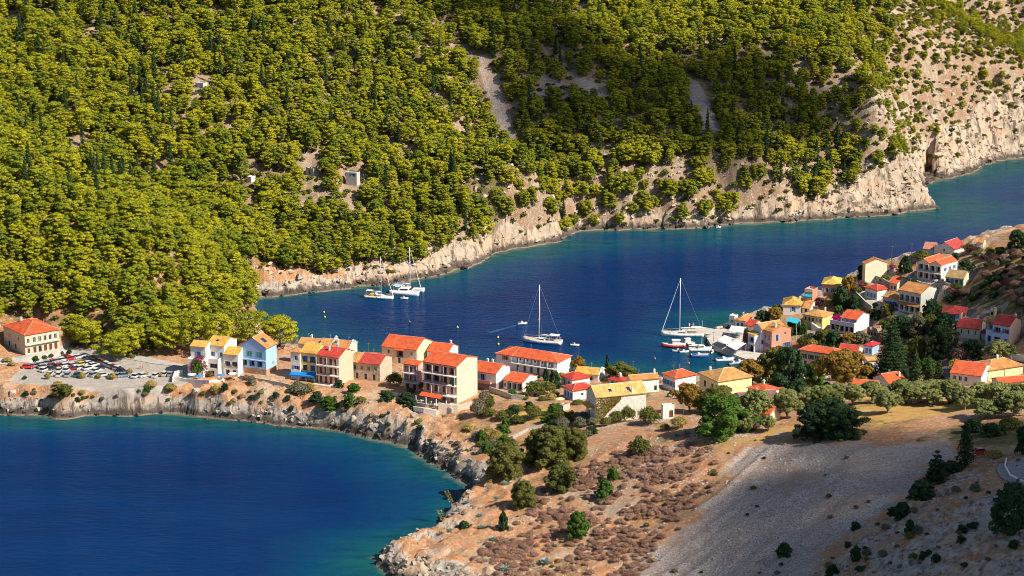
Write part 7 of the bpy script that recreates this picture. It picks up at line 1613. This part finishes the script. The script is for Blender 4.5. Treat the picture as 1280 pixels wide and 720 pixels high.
scatter("loose_stones", STONES, gx_[k], gy_[k], gz_[k] - .05, (.2 + .9 * rs.rand(k.sum()) ** 3), "grey loose stones strewn over the scree slope", "stones")

# craggy blocks along the shores
def crag(seed, mat):
    rng = np.random.RandomState(seed); bm = bmesh.new()
    for k in range(3):
        o = np.array((rng.uniform(-.4, .4), rng.uniform(-.4, .4), rng.uniform(-.15, .2))) * (k > 0); sz = np.array((.75, .5, .5)) * (1 if k == 0 else rng.uniform(.45, .8))
        vs = [bm.verts.new(tuple(o + (rng.rand(3) * 2 - 1) * sz)) for _ in range(11)]
        r = bmesh.ops.convex_hull(bm, input=vs); bmesh.ops.delete(bm, geom=list({v for v in r["geom_interior"] + r["geom_unused"] if isinstance(v, bmesh.types.BMVert)}), context='VERTS')
    bmesh.ops.recalc_face_normals(bm, faces=bm.faces)
    me = bpy.data.meshes.new("crag"); bm.to_mesh(me); bm.free(); me.materials.append(mat); return ("crag", me, None)
PALE = [crag(s, plain("crag_pale", (.44, .37, .305), .95, .3, .5, 0, None, (.26, .2, .15), .1)) for s in (1, 2, 3)]; WETR = [crag(s, plain("crag_wet", (.085, .07, .06), .8, .3, .8)) for s in (4, 5)]
FARP = [crag(s, plain("crag_far", (.52, .42, .32), .95, .25, .3, 0, None, (.32, .25, .18), .1)) for s in (6, 7, 8)]
gx_, gy_ = jitter_grid(-180, 100, 520, 720, 1.25); sd_ = shore(gx_, gy_); gz_ = H(gx_, gy_); gu, gv = pix(gx_, gy_, gz_)
e_ = sstep(14, 3, sd_); q_ = (gz_ > -.3) & (sd_ > -4) & (sd_ < 16) & (gx_ < 40) & (gv < 740); k = q_ & (gz_ > 1.7) & (rs.rand(len(gx_)) < e_ * .62 * (1 - .85 * sstep(3.8, 6, gz_) * (gu < 640))) & (poly_dist(PARK_POLY, gx_, gy_) < -2)
scatter("shore_rocks", PALE, gx_[k], gy_[k], gz_[k] - .15, .5 + 1.7 * rs.rand(k.sum()) ** 1.6, "pale broken rock along the near bay", "rocks")
k = q_ & (gz_ < 1.9) & (rs.rand(len(gx_)) < .5); scatter("wet_rocks", WETR, gx_[k], gy_[k], gz_[k] - .1, .6 + 1.3 * rs.rand(k.sum()) ** 2, "dark wet rock at the near waterline", "rocks")
gx_, gy_ = jitter_grid(-130, 330, 830, 1180, 1.9); sd_ = shore(gx_, gy_); gz_ = H(gx_, gy_); gu, gv = pix(gx_, gy_, gz_)
q_ = (gz_ > -.3) & (sd_ > -5) & (sd_ < 34) & (gu > 300); k = q_ & (gz_ > 2.0) & (rs.rand(len(gx_)) < .62 * sstep(34, 10, sd_))
scatter("coastal_rocks", FARP, gx_[k], gy_[k], gz_[k] - .2, .7 + 2.2 * rs.rand(k.sum()) ** 2, "pale broken rock along the far shore", "rocks")
k = q_ & (gz_ < 2.2) & (rs.rand(len(gx_)) < .5); scatter("tidal_rocks", WETR, gx_[k], gy_[k], gz_[k] - .1, .9 + 1.6 * rs.rand(k.sum()) ** 2, "dark rock at the far waterline", "rocks")

gx_, gy_ = jitter_grid(40, 160, 380, 580, 1.5); gz_ = H(gx_, gy_); gu, gv = pix(gx_, gy_, gz_)
k = (poly_dist([(990, 735), (1060, 690), (1110, 645), (1165, 605), (1215, 590), (1295, 625), (1295, 735)], gu, gv) > 0) & (rs.rand(len(gx_)) < .12 + .6 * sstep(-.05, .3, fbm(gx_, gy_, 10, 3)))
scatter("slope_rocks", PALE, gx_[k], gy_[k], gz_[k] - .15, .4 + 1.5 * rs.rand(k.sum()) ** 2, "broken rock on the shaded slope at the bottom right", "rocks")

# ------------------------------------------------------------------ unseen clouds high to the right, added and shaped to shade the slopes
def cloudmat(alpha):
    m, N, L, B = newmat("cloud_vapour")
    df = N.new("ShaderNodeBsdfDiffuse"); df.inputs[0].default_value = (.85, .86, .88, 1); tr = N.new("ShaderNodeBsdfTransparent"); mx = N.new("ShaderNodeMixShader"); mx.inputs[0].default_value = alpha
    L.new(tr.outputs[0], mx.inputs[1]); L.new(df.outputs[0], mx.inputs[2]); L.new(mx.outputs[0], N["Material Output"].inputs[0]); return m
scn.cycles.transparent_max_bounces = 40
def cloud(polys, n, rad, t0, seed, label, alpha):
    rng = np.random.RandomState(seed); bmA = bmesh.new(); bmesh.ops.create_icosphere(bmA, subdivisions=2, radius=1.0); base = np.array([v.co[:] for v in bmA.verts]); fa = np.array([[v.index for v in f.verts] for f in bmA.faces]); bmA.free()
    Vs, Fs = [], []; c = 0; P = np.array(polys)
    while c < n:
        u, v = rng.uniform(P[:, 0].min(), P[:, 0].max()), rng.uniform(P[:, 1].min(), P[:, 1].max())
        if not in_poly(polys, np.array([u]), np.array([v]))[0]: continue
        g = hit(u, v); t = t0 + rng.uniform(-60, 60); q = np.array(g + SUN * t); r = rad * rng.uniform(.55, 1.2)
        bb = base * (1 + .3 * (vnoise(base[:, 0] * 2 + c * 3.1 + 9, base[:, 1] * 2 + base[:, 2] * 1.7 + 9) - .5))[:, None] * r * np.array((1, 1, .7))
        Fs.append(fa + len(Vs) * len(base)); Vs.append(bb + q); c += 1
    o = link("cloud", np_mesh("cloud", np.concatenate(Vs), np.concatenate(Fs), cloudmat(alpha), True)); tag(o, label, "cloud", None, "stuff")
cloud([(520, -40), (560, 20), (600, 50), (632, 80), (640, 170), (700, 190), (800, 165), (880, 180), (950, 205), (985, 170), (1050, 165), (1000, 110), (955, 62), (880, 70), (790, 95), (740, 66), (700, 20), (640, -40)], 200, 17, 1250, 3, "unseen broken cloud bank placed to shade the wooded gully", .115)
cloud([(862, 780), (890, 685), (920, 620), (955, 572), (1010, 549), (1090, 548), (1200, 542), (1300, 520), (1420, 520), (1420, 780)], 240, 12, 1150, 4, "unseen cloud placed to shade the grey scree in the foreground", .155)
cloud([(1050, 780), (1075, 690), (1125, 620), (1190, 570), (1300, 540), (1420, 540), (1420, 780)], 120, 12, 1150, 6, "denser unseen cloud added to shade the rocky corner at the lower right", .27)
cloud([(1130, 410), (1190, 372), (1300, 330), (1400, 330), (1400, 445), (1290, 445), (1200, 448), (1140, 455)], 44, 12, 1150, 5, "thin unseen cloud placed to shade the upper village", .15)
